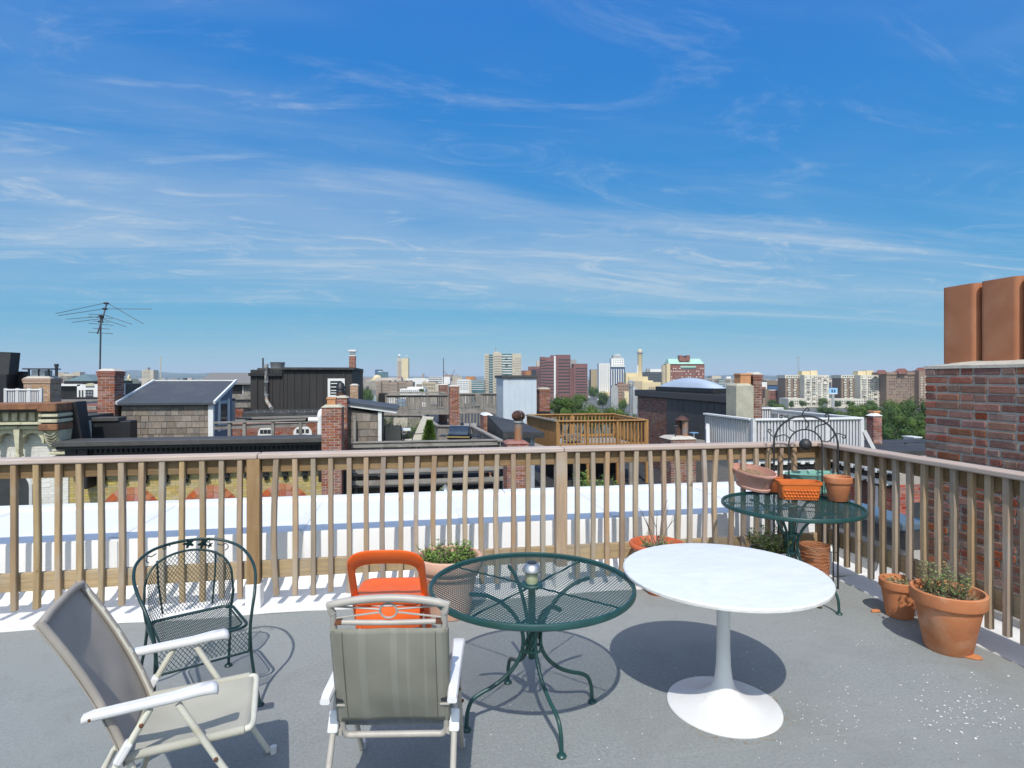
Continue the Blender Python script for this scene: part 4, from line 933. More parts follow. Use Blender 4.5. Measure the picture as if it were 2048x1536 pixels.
def chimney(label, px0, px1, pyt, Y, dep, zb, bm_, mm, cap=None, pots=(), corbel=True, seed=0, vis='+', course=.0677):
    x0, x1 = xy(px0, Y), xy(px1, Y); zt = zy((px0 + px1) / 2, pyt, Y)
    t = thing('brick_chimney', label, 'chimney', ((x0 + x1) / 2, Y + dep / 2, zb))
    wb_('mortar_core', mm, t, x0 + .006, Y + .006, zb, x1 - .006, Y + dep, zt - .004)
    mb = MB(); bricks_on(mb, 'y-', Y + .006, x0, x1, zb, zt, seed=seed, course=course)
    if '+' in vis: bricks_on(mb, 'x+', x1 - .006, Y, Y + dep, zb, zt, seed=seed + 1, course=course)
    if '-' in vis: bricks_on(mb, 'x-', x0 + .006, Y, Y + dep, zb, zt, seed=seed + 2, course=course)
    if corbel:
        for k in (0, 1): mb.box(x0 - .03 + .012 * k, Y - .03 + .012 * k, zt - .07 * (k + 1), x1 + .03 - .012 * k, Y + dep + .03, zt - .07 * k - .012)
    stuff(mb.build('bricks', bm_, t, world=True, fixn=False))
    cm = MB(); cm.hexa([(x0 - .02, Y - .02, zt), (x1 + .02, Y - .02, zt), (x1 + .02, Y + dep + .02, zt), (x0 - .02, Y + dep + .02, zt)], [(x0 + .08, Y + .08, zt + .07), (x1 - .08, Y + .08, zt + .07), (x1 - .08, Y + dep - .08, zt + .07), (x0 + .08, Y + dep - .08, zt + .07)])
    cm.build('mortar_cap', cap or mort_l, t, world=True)
    for (pa, pb, pt) in pots:
        a, b = xy(pa, Y + .1), xy(pb, Y + .1); h = zy((pa + pb) / 2, pt, Y + .1)
        mb = MB(); mb.box(a, Y + .1, zt + .03, b, Y + .1 + (b - a), h); mb.box(a - .015, Y + .085, h - .05, b + .015, Y + .115 + (b - a), h + .004); mb.build('clay_pot', clay_pot, t, world=True, bevel=.01)
        wb_('pot_mouth', black_paint, t, a + .03, Y + .13, h + .001, b - .03, Y + .07 + (b - a), h + .006)
    return t, x0, x1, zt
BAL = {}
def rail_run(par_, A, B, zt, zb, n, m_up, m_cap, bw=.035, capw=.09, caph=.04, low=True, sub=True, posts=0, pw=.09, zpost=None):
    """A, B world xy; each baluster an object sharing one mesh"""
    A, B = Vector((A[0], A[1], 0)), Vector((B[0], B[1], 0)); d = (B - A); L = d.length; ang = math.atan2(d.y, d.x)
    h = zt - zb; key = (round(h, 3), bw, m_up.name)
    if key not in BAL:
        o = MB().box(-bw / 2, -bw / 2, 0, bw / 2, bw / 2, h - caph).build('baluster', m_up); BAL[key] = o.data; bpy.data.objects.remove(o)
    l = par_.location
    for i in range(n):
        p = A + d * ((i + .5) / n); link('baluster', BAL[key], par_, (p.x - l.x, p.y - l.y, zb - l.z), (0, 0, ang))
    z = Vector((0, 0, 1))
    MB().bar(A + z * (zt - caph / 2), B + z * (zt - caph / 2), capw, caph).build('top_rail', m_cap, par_, world=True, bevel=.006, seg=1)
    off = Vector((d.y, -d.x, 0)).normalized() * -(bw / 2 + .021)
    if sub: MB().bar(A + off + z * (zt - caph - .05), B + off + z * (zt - caph - .05), .038, .09).build('upper_rail', m_cap, par_, world=True)
    if low: MB().bar(A + off + z * (zb + .10), B + off + z * (zb + .10), .038, .09).build('lower_rail', m_cap, par_, world=True)
    for i in range(posts):
        p = A + d * (i / max(posts - 1, 1)); MB().box(p.x - pw / 2, p.y - pw / 2, zpost if zpost is not None else zb - .1, p.x + pw / 2, p.y + pw / 2, zt + (.0 if sub else .02)).build('post', m_up, par_, world=True)
BRD = {}
def board_run(par_, A, B, zt, zb, bw, m_, gap=.008, th=.022, jit=.0):
    A, B = Vector((A[0], A[1], 0)), Vector((B[0], B[1], 0)); d = B - A; L = d.length; n = max(int(L / bw), 1); w = L / n; ang = math.atan2(d.y, d.x); l = par_.location
    key = (round(zt - zb, 2), round(w, 3), m_.name)
    if key not in BRD:
        o = MB().box(-w / 2 + gap / 2, -th / 2, 0, w / 2 - gap / 2, th / 2, zt - zb).build('board', m_); BRD[key] = o.data; bpy.data.objects.remove(o)
    for i in range(n):
        p = A + d * ((i + .5) / n); link('board', BRD[key], par_, (p.x - l.x, p.y - l.y, zb - l.z + RN.uniform(-jit, jit)), (0, 0, ang + RN.uniform(-.02, .02)))
SHG = {}
def shingles(par_, A, B, z0, z1, rows, bw, m_, th=.02):
    """overlapping shingle courses on a vertical wall A->B, outward side = right of A->B"""
    A, B = Vector((A[0], A[1], 0)), Vector((B[0], B[1], 0)); d = B - A; L = d.length; u = d.normalized(); nrm = Vector((u.y, -u.x, 0)); ang = math.atan2(d.y, d.x); l = par_.location
    rh = (z1 - z0) / rows; r = random.Random(int(L * 1000))
    for i in range(rows):
        a = -r.uniform(0, bw)
        while a < L - .01:
            w = bw * r.choice((.7, 1.0, 1.3)); a0, a1 = max(a, 0), min(a + w, L); a += w
            if a1 - a0 < .02: continue
            ww = round((a1 - a0) / .02) * .02; key = (ww, round(rh, 3), m_.name)
            if key not in SHG:
                hw = ww / 2 - .003
                o = MB().hexa([(-hw, -th, 0), (hw, -th, 0), (hw, .0, 0), (-hw, .0, 0)], [(-hw, -.003, rh + .02), (hw, -.003, rh + .02), (hw, .0, rh + .02), (-hw, .0, rh + .02)]).build('shingle', m_); SHG[key] = o.data; bpy.data.objects.remove(o)
            p = A + u * ((a0 + a1) / 2) + nrm * .004; link('shingle', SHG[key], par_, (p.x - l.x, p.y - l.y, z0 + rh * i - l.z + r.uniform(-.006, .006)), (0, 0, ang))
# ---------------- street below and the block's ground
YF = 16.5
# ---- white painted house (far left)
x0, x1 = xy(-330, YF), xy(137, YF)
h1 = thing('row_house', 'white painted brick house with a peeling cream bracketed cornice', 'house', ((x0 + x1) / 2, 20, gnd_z))
def hole_w(x, z):
    wx = (xy(-20, YF) + xy(64, YF)) / 2; hw = (xy(64, YF) - xy(-20, YF)) / 2
    return abs(x - wx) < hw + .06 and z < -1.0 + math.sqrt(max(hw * hw - (x - wx) ** 2, 0)) + .06
wb_('wall', mort_w, h1, x0, YF, gnd_z, x1, 31, .60)
mb = MB(); bricks_on(mb, 'y-', YF, x0, x1, -2.8, .3, proud=.004, seed=4, holes=hole_w); stuff(mb.build('bricks', brick_white, h1, world=True, fixn=False))
wb_('flat_roof', black_roof, h1, x0, YF, .60, x1, 31, .72)
wx = (xy(-20, YF) + xy(64, YF)) / 2; hw = (xy(64, YF) - xy(-20, YF)) / 2
def archpts(hw_, zb, zs, y, n=16): return [(wx - hw_, y, zb)] + [(wx - hw_ * math.cos(math.pi * i / n), y, zs + hw_ * math.sin(math.pi * i / n)) for i in range(n + 1)] + [(wx + hw_, y, zb)]
win = MB().prism(archpts(hw, -3.2, -1.0, YF - .012), (0, .01, 0)).build('window', glass_dark, h1, world=True)
mb = MB(); mb.tube([(p[0], YF - .02, p[2]) for p in archpts(hw - .02, -3.2, -1.0, 0)], .035, 4); mb.box(wx - hw, YF - .05, -1.62, wx + hw, YF - .014, -1.55); mb.box(wx + .12, YF - .045, -3.2, wx + .16, YF - .014, -1.0)
mb.build('frame', white_trim, win, world=True)
mb = MB()
for i in range(22):
    a0, a1 = math.pi * i / 22 + .012, math.pi * (i + 1) / 22 - .012
    mb.hexa([(wx - r_ * math.cos(a), YF - .012, -1.0 + r_ * math.sin(a)) for r_, a in ((hw + .05, a0), (hw + .42, a0), (hw + .42, a1), (hw + .05, a1))], [(wx - r_ * math.cos(a), YF + .02, -1.0 + r_ * math.sin(a)) for r_, a in ((hw + .05, a0), (hw + .42, a0), (hw + .42, a1), (hw + .05, a1))])
stuff(mb.build('window_arch', brick_white, h1, world=True, fixn=False))
wb_('cornice_edge', rust_edge, h1, x0, YF - .62, .97, x1 - .32, YF + .3, 1.12, .015)
wb_('cornice_soffit', grey_fascia, h1, x0, YF - .42, .90, x1 - .36, YF + .3, .968)
wb_('frieze', cream_paint, h1, x0, YF - .22, .66, x1 - .34, YF + .2, .90)
DEN = None
k = 0; xx = x1 - .46
while xx > x0:
    o = MB().box(-.055, -.07, 0, .055, 0, .20).build('dentil', cream_paint, h1) if DEN is None else link('dentil', DEN, h1)
    DEN = o.data; o.location = Vector((xx, YF - .22, .69)) - h1.location; xx -= .19
wb_('ledge', cream_paint, h1, x0, YF - .46, .60, x1 - .34, YF + .1, .66, .01)
wb_('ledge', cream_paint, h1, x0, YF - .34, .49, x1 - .34, YF + .1, .565, .01)
wb_('ledge', grey_fascia, h1, x0, YF - .30, .565, x1 - .34, YF + .1, .60)
# arched corbels and brackets
bay = .535; xx = x1 - .42; BR = None; ARM = None
while xx > x0 + bay:
    if ARM is None:
        mb = MB(); n = 14; R_ = .225
        for i in range(n):
            a0, a1 = math.pi * i / n, math.pi * (i + 1) / n
            q = [(-R_ * math.cos(a0), 0, -.36 + R_ * 1.15 * math.sin(a0)), (-R_ * math.cos(a1), 0, -.36 + R_ * 1.15 * math.sin(a1)), (-R_ * math.cos(a1), 0, 0), (-R_ * math.cos(a0), 0, 0)]
            mb.prism(q, (0, .20, 0))
        for s in (-1, 1): mb.box(s * .225 if s > 0 else -.2675, 0, -.36, .2675 if s > 0 else -.225, .20, 0)
        o = mb.build('corbel_arch', cream_paint, h1); ARM = o.data
        mb = MB(); mb.hexa([(-.03, -.12, -.62), (.03, -.12, -.62), (.03, .05, -.62), (-.03, .05, -.62)], [(-.065, -.16, 0), (.065, -.16, 0), (.065, .05, 0), (-.065, .05, 0)]); mb.box(-.055, -.14, -.68, .055, .05, -.62); mb.sphere((0, -.03, -.73), .05, 8, 6)
        b_ = mb.build('bracket', cream_paint, h1); BR = b_.data
    else: o = link('corbel_arch', ARM, h1); b_ = link('bracket', BR, h1)
    o.location = Vector((xx - bay / 2, YF - .24, .49)) - h1.location; b_.location = Vector((xx - bay, YF - .20, .49)) - h1.location; xx -= bay
# end console
cx0, cx1 = x1 - .36, x1 + .06
wb_('console_head', rust_edge, h1, cx0, YF - .64, .92, cx1, YF + .3, 1.13, .02)
for zz, pj in ((.84, .58), (.70, .60)): wb_('console_band', cream_paint, h1, cx0, YF - pj, zz - .05, cx1, YF + .2, zz + .03, .012)
wb_('console_neck', grey_fascia, h1, cx0 + .02, YF - .5, .60, cx1 - .02, YF + .2, .92)
wb_('console_panel', rust_edge, h1, cx0, YF - .60, .46, cx1, YF + .2, .62, .02)
mb = MB(); mb.hexa([(cx0 + .1, YF - .25, -.02), (cx1 - .08, YF - .25, -.02), (cx1 - .08, YF + .1, -.02), (cx0 + .1, YF + .1, -.02)], [(cx0 + .02, YF - .5, .46), (cx1 - .02, YF - .5, .46), (cx1 - .02, YF + .1, .46), (cx0 + .02, YF + .1, .46)])
for s in range(5):
    for sg in (-1, 1):
        c_ = (cx0 + cx1) / 2; mb.tube(crv([(c_, YF - .30 - .04 * s, .05 + .07 * s), (c_ + sg * .09, YF - .36 - .04 * s, .10 + .07 * s), (c_ + sg * .16, YF - .38 - .03 * s, .22 + .06 * s)], 3), .022, 5)
mb.build('console_leaf', cream_paint, h1, world=True, smooth=40)
for zz in (-.12, -.24): wb_('console_foot', cream_paint, h1, cx0 + .06, YF - .24, zz - .04, cx1, YF + .1, zz + .03, .01)
# ---- yellow brick house
x0, x1 = xy(137, YF) + .02, xy(664, YF)
h2 = thing('row_house', 'yellow painted brick house with red arches under a heavy black cornice', 'house', ((x0 + x1) / 2, 20, gnd_z))
wb_('wall', mort_y, h2, x0, YF, gnd_z, x1, YF + .12, -.3)
wb_('rear_wall', mort_d, h2, x0, YF + .12, gnd_z, x1, 33, -1.2)
arcs = [(xy(262, YF), .72, -1.62), (xy(421, YF), .72, -1.62), (xy(566, YF), .70, -1.62)]
def in_arc(x, z): return any((x - c_) ** 2 + (z - (b_ - .16)) ** 2 < (r_ + .02) ** 2 and z > b_ - 1.2 for c_, r_, b_ in arcs)
mb = MB(); bricks_on(mb, 'y-', YF, x0, x1, -2.9, -.45, proud=.005, seed=9, holes=in_arc); stuff(mb.build('bricks', brick_yellow, h2, world=True, fixn=False))
for c_, r_, b_ in arcs:
    mb = MB(); zc_ = b_ - .16; nn = 15
    for (ra, rb) in ((r_ * .28, r_ * .51), (r_ * .53, r_ * .75), (r_ * .77, r_)):
        n2 = max(int(nn * (ra + rb) / (2 * r_)), 7)
        for i in range(n2):
            a0, a1 = math.pi * (i + .04) / n2, math.pi * (i + .96) / n2
            mb.hexa([(c_ - q * math.cos(a), YF - .012, zc_ + q * math.sin(a)) for q, a in ((ra, a0), (rb, a0), (rb, a1), (ra, a1))], [(c_ - q * math.cos(a), YF + .03, zc_ + q * math.sin(a)) for q, a in ((ra, a0), (rb, a0), (rb, a1), (ra, a1))])
    stuff(mb.build('brick_arch', brick_arch, h2, world=True, fixn=False))
wb_('corbel_band', tan_stone, h2, x0, YF - .05, -.60, x1, YF + .1, -.53, .008)
for p in (170, 208, 250, 292, 333, 374, 414, 455, 497, 533, 571, 610):
    xx = xy(p, YF); mb = MB(); mb.hexa([(xx - .05, YF - .12, -.80), (xx + .05, YF - .12, -.80), (xx + .05, YF + .02, -.80), (xx - .05, YF + .02, -.80)], [(xx - .11, YF - .22, -.53), (xx + .11, YF - .22, -.53), (xx + .11, YF + .02, -.53), (xx - .11, YF + .02, -.53)])
    mb.box(xx - .07, YF - .14, -.86, xx + .07, YF + .02, -.80); mb.sphere((xx, YF - .05, -.92), .055, 8, 6); mb.build('bracket', black_paint, h2, world=True)
for p0, p1 in ((152, 172), (636, 664)):
    wb_('end_bracket', black_paint, h2, xy(p0, YF - .5), YF - .45, -1.0, xy(p1, YF - .5), YF + .05, .085, .02)
wb_('cornice_frieze', black_paint, h2, x0 + .05, YF - .30, -.53, x1, YF + .1, .0)
xx = x0 + .3; DT = None
while xx < x1 - .3:
    if DT is None: o = MB().box(-.03, -.05, 0, .03, 0, .10).build('dentil', black_paint, h2); DT = o.data
    else: o = link('dentil', DT, h2)
    o.location = Vector((xx, YF - .302, -.13)) - h2.location; xx += .115
wb_('cornice_soffit', black_paint, h2, x0 + .02, YF - .62, .0, x1, YF + .1, .075)
wb_('cornice_top', grey_fascia, h2, x0 - .02, YF - .72, .075, x1 + .02, YF + .1, .20, .012)
wb_('flat_roof', black_roof, h2, x0, YF + .1, -1.2, x1, 33, -.85)
xx = xy(128, YF + .3)
mb = MB(); mb.hexa([(xx, YF + .12, .08), (xx + .52, YF + .12, .08), (xx + .52, YF + .55, .08), (xx, YF + .55, .08)], [(xx - .05, YF + .05, 1.08), (xx + .40, YF + .05, 1.14), (xx + .40, YF + .55, 1.14), (xx - .05, YF + .55, 1.08)]); mb.build('tarred_upstand', black_paint, h2, world=True, bevel=.02)
wb_('roof_curb', black_paint, h2, xy(158, 17.6), 17.6, -.85, xy(262, 17.6), 18.0, .56, .02)
wb_('curb_cap', grey_fascia, h2, xy(156, 17.6), 17.55, .56, xy(238, 17.6), 18.05, .66, .01)
wb_('low_brick_wall', brick_red, h2, xy(170, 19.5), 19.5, -.85, xy(205, 19.5), 20.0, .95)
wb_('plank', grey_wood_h, h2, xy(166, 19.2), 19.1, .80, xy(196, 19.2), 19.3, .90)
# ---- chimney D, antenna
chimney('red brick chimney with white mortar beside the shingled roof shed', 195, 229, 742, 18.8, .60, -.85, brick_red, mort_l, seed=3, course=.075)
ap = onY(199, 745, 19.6)
an = thing('tv_antenna', 'tall rooftop television antenna on a thin mast beside a chimney', 'antenna', (ap.x, ap.y, -.85))
def ac(cx_, cy_, dy=0.0): return onY(80 + cx_ / 7.877, 590 + cy_ / 7.877, 19.6 + dy)
dark_alu = mat('dark_antenna_metal', (.05, .05, .06), (.07, .07, .08), 9, rough=.5, metal=.4)
MB().tube([(ap.x, ap.y, -.85), ac(945, 1180), ac(960, 310)], .024, 8).build('mast', dark_alu, an, world=True)
MB().tube([ac(1050, 135, .5), ac(985, 380, 0), ac(905, 605, -.5)], .022, 6).build('boom', dark_alu, an, world=True)
for k, (a, b, c_, d_) in enumerate(((1010, 130, 245, 293), (1075, 132, 1630, 455), (990, 220, 290, 325), (1050, 218, 1760, 222), (1000, 310, 1450, 460), (960, 340, 415, 380), (985, 375, 1360, 500), (960, 372, 500, 432),
        (760, 303, 1010, 310), (770, 340, 1150, 375), (840, 410, 1090, 430), (765, 445, 1155, 477), (835, 523, 1100, 537), (760, 587, 1155, 608))):
    o_ = .45 - .9 * (min(b, d_) - 130) / 470; MB().tube([ac(a, b, o_), ac(c_, d_, o_)], .0085, 5).build('element', dark_alu, an, world=True)
for (a, b) in ((1045, 132), (1020, 220), (965, 335), (955, 420)): MB().cbox(ac(a, b, 0), .10, .12, .05).build('insulator', black_paint, an, world=True)
# ---- far-left roof furniture
t = thing('roof_penthouse', 'black roof penthouse with a sloping hatch at the left edge', 'penthouse', (xy(-30, 20), 21, .7))
wb_('wall', black_paint, t, xy(-260, 20), 20, .7, xy(13, 20), 20.5, 1.83)
wb_('side_wall', black_paint, t, xy(10, 20.5), 20.51, .7, xy(46, 20.5), 20.8, 1.93)
mb = MB(); xa, xb = xy(-260, 20), xy(17, 20); mb.prism([(xa, 20, 1.83), (xb, 20, 1.83), (xb + .06, 20, 2.50), (xa, 20, 2.62)], (0, .45, 0)); mb.build('hatch', black_roof, t, world=True)
tt_, cx0, cx1, zt = chimney('wide buff brick chimney with a flat metal hood by the white railing', 47, 100, 757, 20.3, .6, .7, brick_buff, mort_l, seed=12)
zc0, zc1 = zy(75, 752, 20.3), zy(75, 739, 20.3)
for xx in (cx0 + .08, cx1 - .1, (cx0 + cx1) / 2): wb_('hood_leg', dark_alu, tt_, xx - .02, 20.4, zt, xx + .02, 20.44, zc1)
wb_('hood_box', galv, tt_, cx0 + .16, 20.4, zt, cx1 - .2, 20.8, zc1 - .02)
wb_('hood_plate', dark_alu, tt_, cx0 - .02, 20.25, zc1, cx1 + .05, 20.8, zc1 + .04, .01)
t = thing('roof_railing', 'short white roof railing at the left edge of the view', 'railing', (xy(48, 17.6), 17.6, .72))
rail_run(t, (xy(12, 17.6), 17.6), (xy(82, 17.6), 17.6), zy(48, 778, 17.6), .74, 16, white_rail, white_trim, bw=.03, posts=4, pw=.07, sub=False)
def pipe(label, px, py, Y, zb, r_, m_, cap=True, name='vent_pipe'):
    p = onY(px, py, Y); t = thing(name, label, 'pipe', (p.x, Y, zb)); h = p.z - zb
    MB().tube([(0, 0, 0), (0, 0, h)], r_, 10).build('pipe', m_, t, smooth=50)
    if cap: MB().lathe([(0, h - .10), (r_ * 1.4, h - .10), (r_ * 1.4, h), (r_, h + .005), (0, h + .005)], 12).build('collar', m_, t, smooth=40)
    return t
pipe('dark vent pipe standing right of the buff hooded chimney', 113, 728, 22, -.85, .045, dark_alu)
# white dormer house behind, dark roofs
t = thing('dormer_house', 'dark roofed house with white dormers behind the antenna chimney', 'house', (xy(150, 45), 48, gnd_z))
wb_('wall', black_paint, t, xy(96, 45), 45, gnd_z, xy(196, 45), 56, zy(150, 795, 45))
wb_('brick_band', brick_brown, t, xy(105, 44), 44, gnd_z, xy(196, 44), 45, zy(150, 803, 44))
wb_('rail_edge', grey_wood_h, t, xy(105, 43.8), 43.8, zy(150, 803, 44), xy(196, 43.8), 44.2, zy(150, 799, 44))
wb_('roof_edge', white_trim, t, xy(114, 46), 46, zy(150, 772, 46), xy(160, 46), 46.3, zy(150, 768, 46))
wb_('attic_wall', black_paint, t, xy(110, 46.3), 46.3, gnd_z, xy(160, 46.3), 56, zy(150, 770, 46))
wb_('dormer', white_trim, t, xy(154, 46), 46, zy(150, 800, 46), xy(197, 46), 50, zy(150, 769, 46))
xx = xy(178.5, 45.9); rr_ = (xy(187, 45.9) - xy(169, 45.9)) / 2
MB().prism([(xx - rr_ * math.cos(math.pi * i / 12), 45.9, zy(178, 772, 46) + rr_ * .7 * math.sin(math.pi * i / 12)) for i in range(13)], (0, .3, 0)).build('pediment', cream_paint, t, world=True)
for i in range(3):
    for j in range(3):
        a = xy(170 + i * 5.5, 45.9); wb_('window', glass_dark, t, a, 45.93, zy(178, 783 + j * 5.5, 46), a + .13, 46.02, zy(178, 779.5 + j * 5.5, 46))
for p in (157, 163): wb_('window', glass_dark, t, xy(p, 45.9), 45.93, zy(178, 795, 46), xy(p + 2, 45.9), 46.02, zy(178, 780, 46))
t = thing('hipped_roof_house', 'small house with a pale green hipped roof near the antenna', 'house', (xy(160, 80), 84, gnd_z))
wb_('wall', black_paint, t, xy(128, 80), 80, gnd_z, xy(190, 80), 90, zy(160, 762, 80))
xa, xb, xm, zz = xy(130, 80), xy(186, 80), xy(162, 84), zy(160, 762, 80)
MB().add([(xa, 80, zz), (xb, 80, zz), (xb, 90, zz), (xa, 90, zz), (xm, 85, zz + .9)], [(0, 1, 4), (1, 2, 4), (2, 3, 4), (3, 0, 4), (3, 2, 1, 0)]).build('roof', mat('green_slate', (.13, .19, .19), (.11, .16, .17), 8, rough=.7), t, world=True)
# ---- shingled shed E
YE = 19.0
sx0, sx1 = xy(243, YE), xy(427, YE); ze = zy(340, 804, YE); zr = zy(380, 762, 20.6); yr = 20.9
sd = thing('roof_shed', 'grey cedar shingled roof shed with a slate blue sloping roof', 'shed', ((sx0 + sx1) / 2, 20, .08))
wb_('wall', shingle_m, sd, sx0, YE, -.85, sx1 - .12, yr, ze - .02)
shingles(sd, (sx0, YE), (sx1 - .13, YE), -.12, ze - .02, 6, .21, shingle_m)
wb_('corner_board', white_trim, sd, sx1 - .14, YE - .035, -.85, sx1, YE + .1, ze - .02)
xr0, xr1 = sx0 + .15, sx1 + .12
mb = MB(); mb.add([(sx0 - .06, YE - .16, ze - .02), (sx1 + .06, YE - .16, ze - .02), (xr1, yr, zr), (xr0, yr, zr), (sx0 - .06, YE - .16, ze - .08), (sx1 + .06, YE - .16, ze - .08), (xr1, yr, zr - .06), (xr0, yr, zr - .06)], [(0, 1, 2, 3), (7, 6, 5, 4), (0, 4, 5, 1), (1, 5, 6, 2), (2, 6, 7, 3), (3, 7, 4, 0)]); mb.build('roof', slate_blue, sd, world=True)
MB().bar((sx0 - .07, YE - .17, ze - .02), (xr0 - .01, yr, zr + .01), .06, .09).build('barge_board', white_trim, sd, world=True)
MB().bar((sx1 + .07, YE - .17, ze - .02), (xr1 + .01, yr, zr + .01), .06, .09).build('barge_board', white_trim, sd, world=True)
MB().bar((xr0, yr, zr + .015), (xr1, yr, zr + .015), .08, .035).build('ridge_cap', white_trim, sd, world=True)
mb = MB(); mb.prism([(sx1 - .02, YE + .1, -.85), (sx1 - .02, yr, -.85), (sx1 - .02, yr, zr - .08), (sx1 - .02, YE + .1, ze - .08)], (.03, 0, 0)); mb.build('side_wall', mat('blue_grey_panel', (.13, .16, .22), (.11, .14, .19), 5, rough=.6), sd, world=True)
dr = wb_('door', mat('pale_blue_door', (.33, .42, .50), (.28, .37, .45), 5, rough=.4), sd, sx1 + .012, YE + .5, .08, sx1 + .03, YE + 1.35, ze + .0)
wb_('pane', glass_dark, dr, sx1 + .012, YE + .6, .35, sx1 + .034, YE + 1.25, ze - .1)
wb_('door_frame', white_trim, sd, sx1 + .011, YE + .38, .08, sx1 + .05, YE + .48, ze + .05); wb_('door_frame', white_trim, sd, sx1 + .011, YE + 1.36, .08, sx1 + .05, YE + 1.46, ze + .05)
wb_('roof_vent', dark_alu, sd, xy(368, yr + .2), yr + .1, zr - .1, xy(373, yr + .2), yr + .25, zr + .09)
pipe('thin pale whip aerial rising behind the shingled shed', 321, 713, 26, -.85, .018, mat('pale_aerial', (.55, .5, .35)), False, 'whip_aerial')
# ---- grey weathered penthouse behind
t = thing('roof_penthouse', 'weathered board penthouse with a grey sloping roof and dark opening', 'penthouse', (xy(455, 34), 36, -.9))
Z_ = 34; wb_('wall', grey_wood, t, xy(400, Z_), Z_, -.9, xy(503, Z_), 40, zy(455, 768, Z_))
MB().prism([(xy(396, Z_), Z_ - .3, zy(455, 769, Z_)), (xy(505, Z_), Z_ - .3, zy(455, 769, Z_)), (xy(505, Z_ + 3), Z_ + 4, zy(455, 748, Z_ + 3)), (xy(410, Z_ + 3), Z_ + 4, zy(455, 748, Z_ + 3))], (0, 0, .08)).build('roof', mat('grey_asphalt_shingle', (.20, .19, .175), (.165, .155, .145), 20, rough=.9), t, world=True)
wb_('opening', black_paint, t, xy(464, Z_), Z_ - .02, zy(475, 789, Z_), xy(486, Z_), Z_ + .1, zy(475, 769, Z_))
for p in (463, 487): wb_('post', white_trim, t, xy(p - 1.5, Z_), Z_ - .05, zy(475, 800, Z_), xy(p, Z_), Z_ + .05, zy(475, 769, Z_))
board_run(t, (xy(460, 33.5), 33.5), (xy(503, 33.5), 33.5), zy(480, 788, 33.5), zy(480, 815, 33.5), .16, grey_wood)
wb_('mid_rail', grey_wood_h, t, xy(458, 33.3), 33.35, zy(480, 799, 33.3), xy(503, 33.3), 33.45, zy(480, 796, 33.3))
mb = MB(); bricks_on(mb, 'y-', 32.5, xy(458, 32.5), xy(487, 32.5), zy(480, 838, 32.5), zy(480, 818, 32.5), seed=5); stuff(mb.build('brick_base', brick_red, t, world=True, fixn=False))
# ---- dark brown penthouse G
YG = 27.0; gx0, gx1 = xy(501, YG), xy(705, YG); zg = zy(620, 737, YG); zgb = zy(600, 818, YG)
G = thing('roof_penthouse', 'large dark brown board-sided penthouse with a white louvred window', 'penthouse', ((gx0 + gx1) / 2, YG + 2, zgb))
gm = xy(566, YG)
wb_('wall', brown_siding, G, gx0, YG, zgb, gx1, YG + 5, zg - .06)
zl = zy(530, 746, YG)
board_run(G, (gx0, YG - .015), (gx1, YG - .015), zg - .08, zgb, .30, brown_siding, gap=.022, th=.03)
wb_('roof_edge', black_roof, G, gm - .05, YG - .18, zg - .06, gx1 + .1, YG + 5.1, zg + .05, .01)
wb_('lower_roof_edge', black_paint, G, gx0 - .05, YG - .16, zl - .13, gm, YG + 2, zl)
for p in (514, 566, 688): wb_('corner_strip', brown_siding, G, xy(p - 1.5, YG), YG - .07, zgb, xy(p + 1.5, YG), YG - .032, zl - .1 if p < 600 else zg - .1)
wb_('platform', black_roof, G, xy(484, YG - 2.2), YG - 2.2, zgb - .28, xy(658, YG - 2.2), YG, zgb, .02)
wb_('plinth', black_paint, G, xy(490, YG - 1.2), YG - 1.2, -.85, xy(655, YG - 1.2), YG + 4, zgb - .28)
for i in range(9):
    p = 512 + i * 16; wb_('clip', galv, G, xy(p, YG - 2), YG - 2.0, zgb, xy(p + 2, YG - 2), YG - 1.95, zgb + .03)
lw = wb_('louvre_window', black_paint, G, xy(658, YG), YG - .05, zy(670, 794, YG), xy(688, YG), YG - .032, zy(670, 759, YG))
for a, b, c_, d_ in ((656, 661, 795, 757), (684, 690, 795, 757)): wb_('frame', white_trim, lw, xy(a, YG), YG - .10, zy(670, c_, YG), xy(b, YG), YG - .051, zy(670, d_, YG))
for a, b in ((757, 762), (790, 795)): wb_('frame', white_trim, lw, xy(661, YG), YG - .10, zy(670, b, YG), xy(684, YG), YG - .051, zy(670, a, YG))
for y_ in (766, 773, 780, 785): wb_('louvre', white_trim, lw, xy(662, YG), YG - .09, zy(670, y_ + 1.8, YG), xy(680, YG), YG - .051, zy(670, y_, YG))
cc = onY(545, 730, YG - .4)
MB().lathe([(0, 0), (.26, 0), (.31, .36), (.33, .38), (.29, .38), (0, .34)], 20, (cc.x, YG + .6, zg - .10)).build('roof_fan_drum', galv, G, world=True, smooth=40)
wb_('fan_base', black_roof, G, xy(513, YG), YG + .1, zl - .05, xy(575, YG), YG + 1.4, zg + .02, .02)
MB().tube([onY(526, 736, YG + .5), onY(526, 716, YG + .5)], .035, 6).build('stub_pipe', dark_alu, G, world=True)
old_galv = mat('stained_galvanised_pipe', (.30, .29, .27), (.05, .05, .05), 5, (1, 1, .5), rough=.5, lo=.45, hi=.58, c3=(.30, .17, .08), s3=3, lo3=.6, hi3=.7)
fl = [onY(533, 728, YG - .1), onY(533, 790, YG - .12), onY(534, 802, YG - .15), onY(540, 812, YG - .3), onY(543, 817, YG - .5)]
MB().tube(crv(fl, 4), .085, 10).build('flue_pipe', old_galv, G, world=True, smooth=60)
for y_ in (762, 788): MB().tube([onY(533, y_, YG - .11), onY(533, y_ + 3, YG - .11)], .10, 10).build('flue_band', galv, G, world=True)
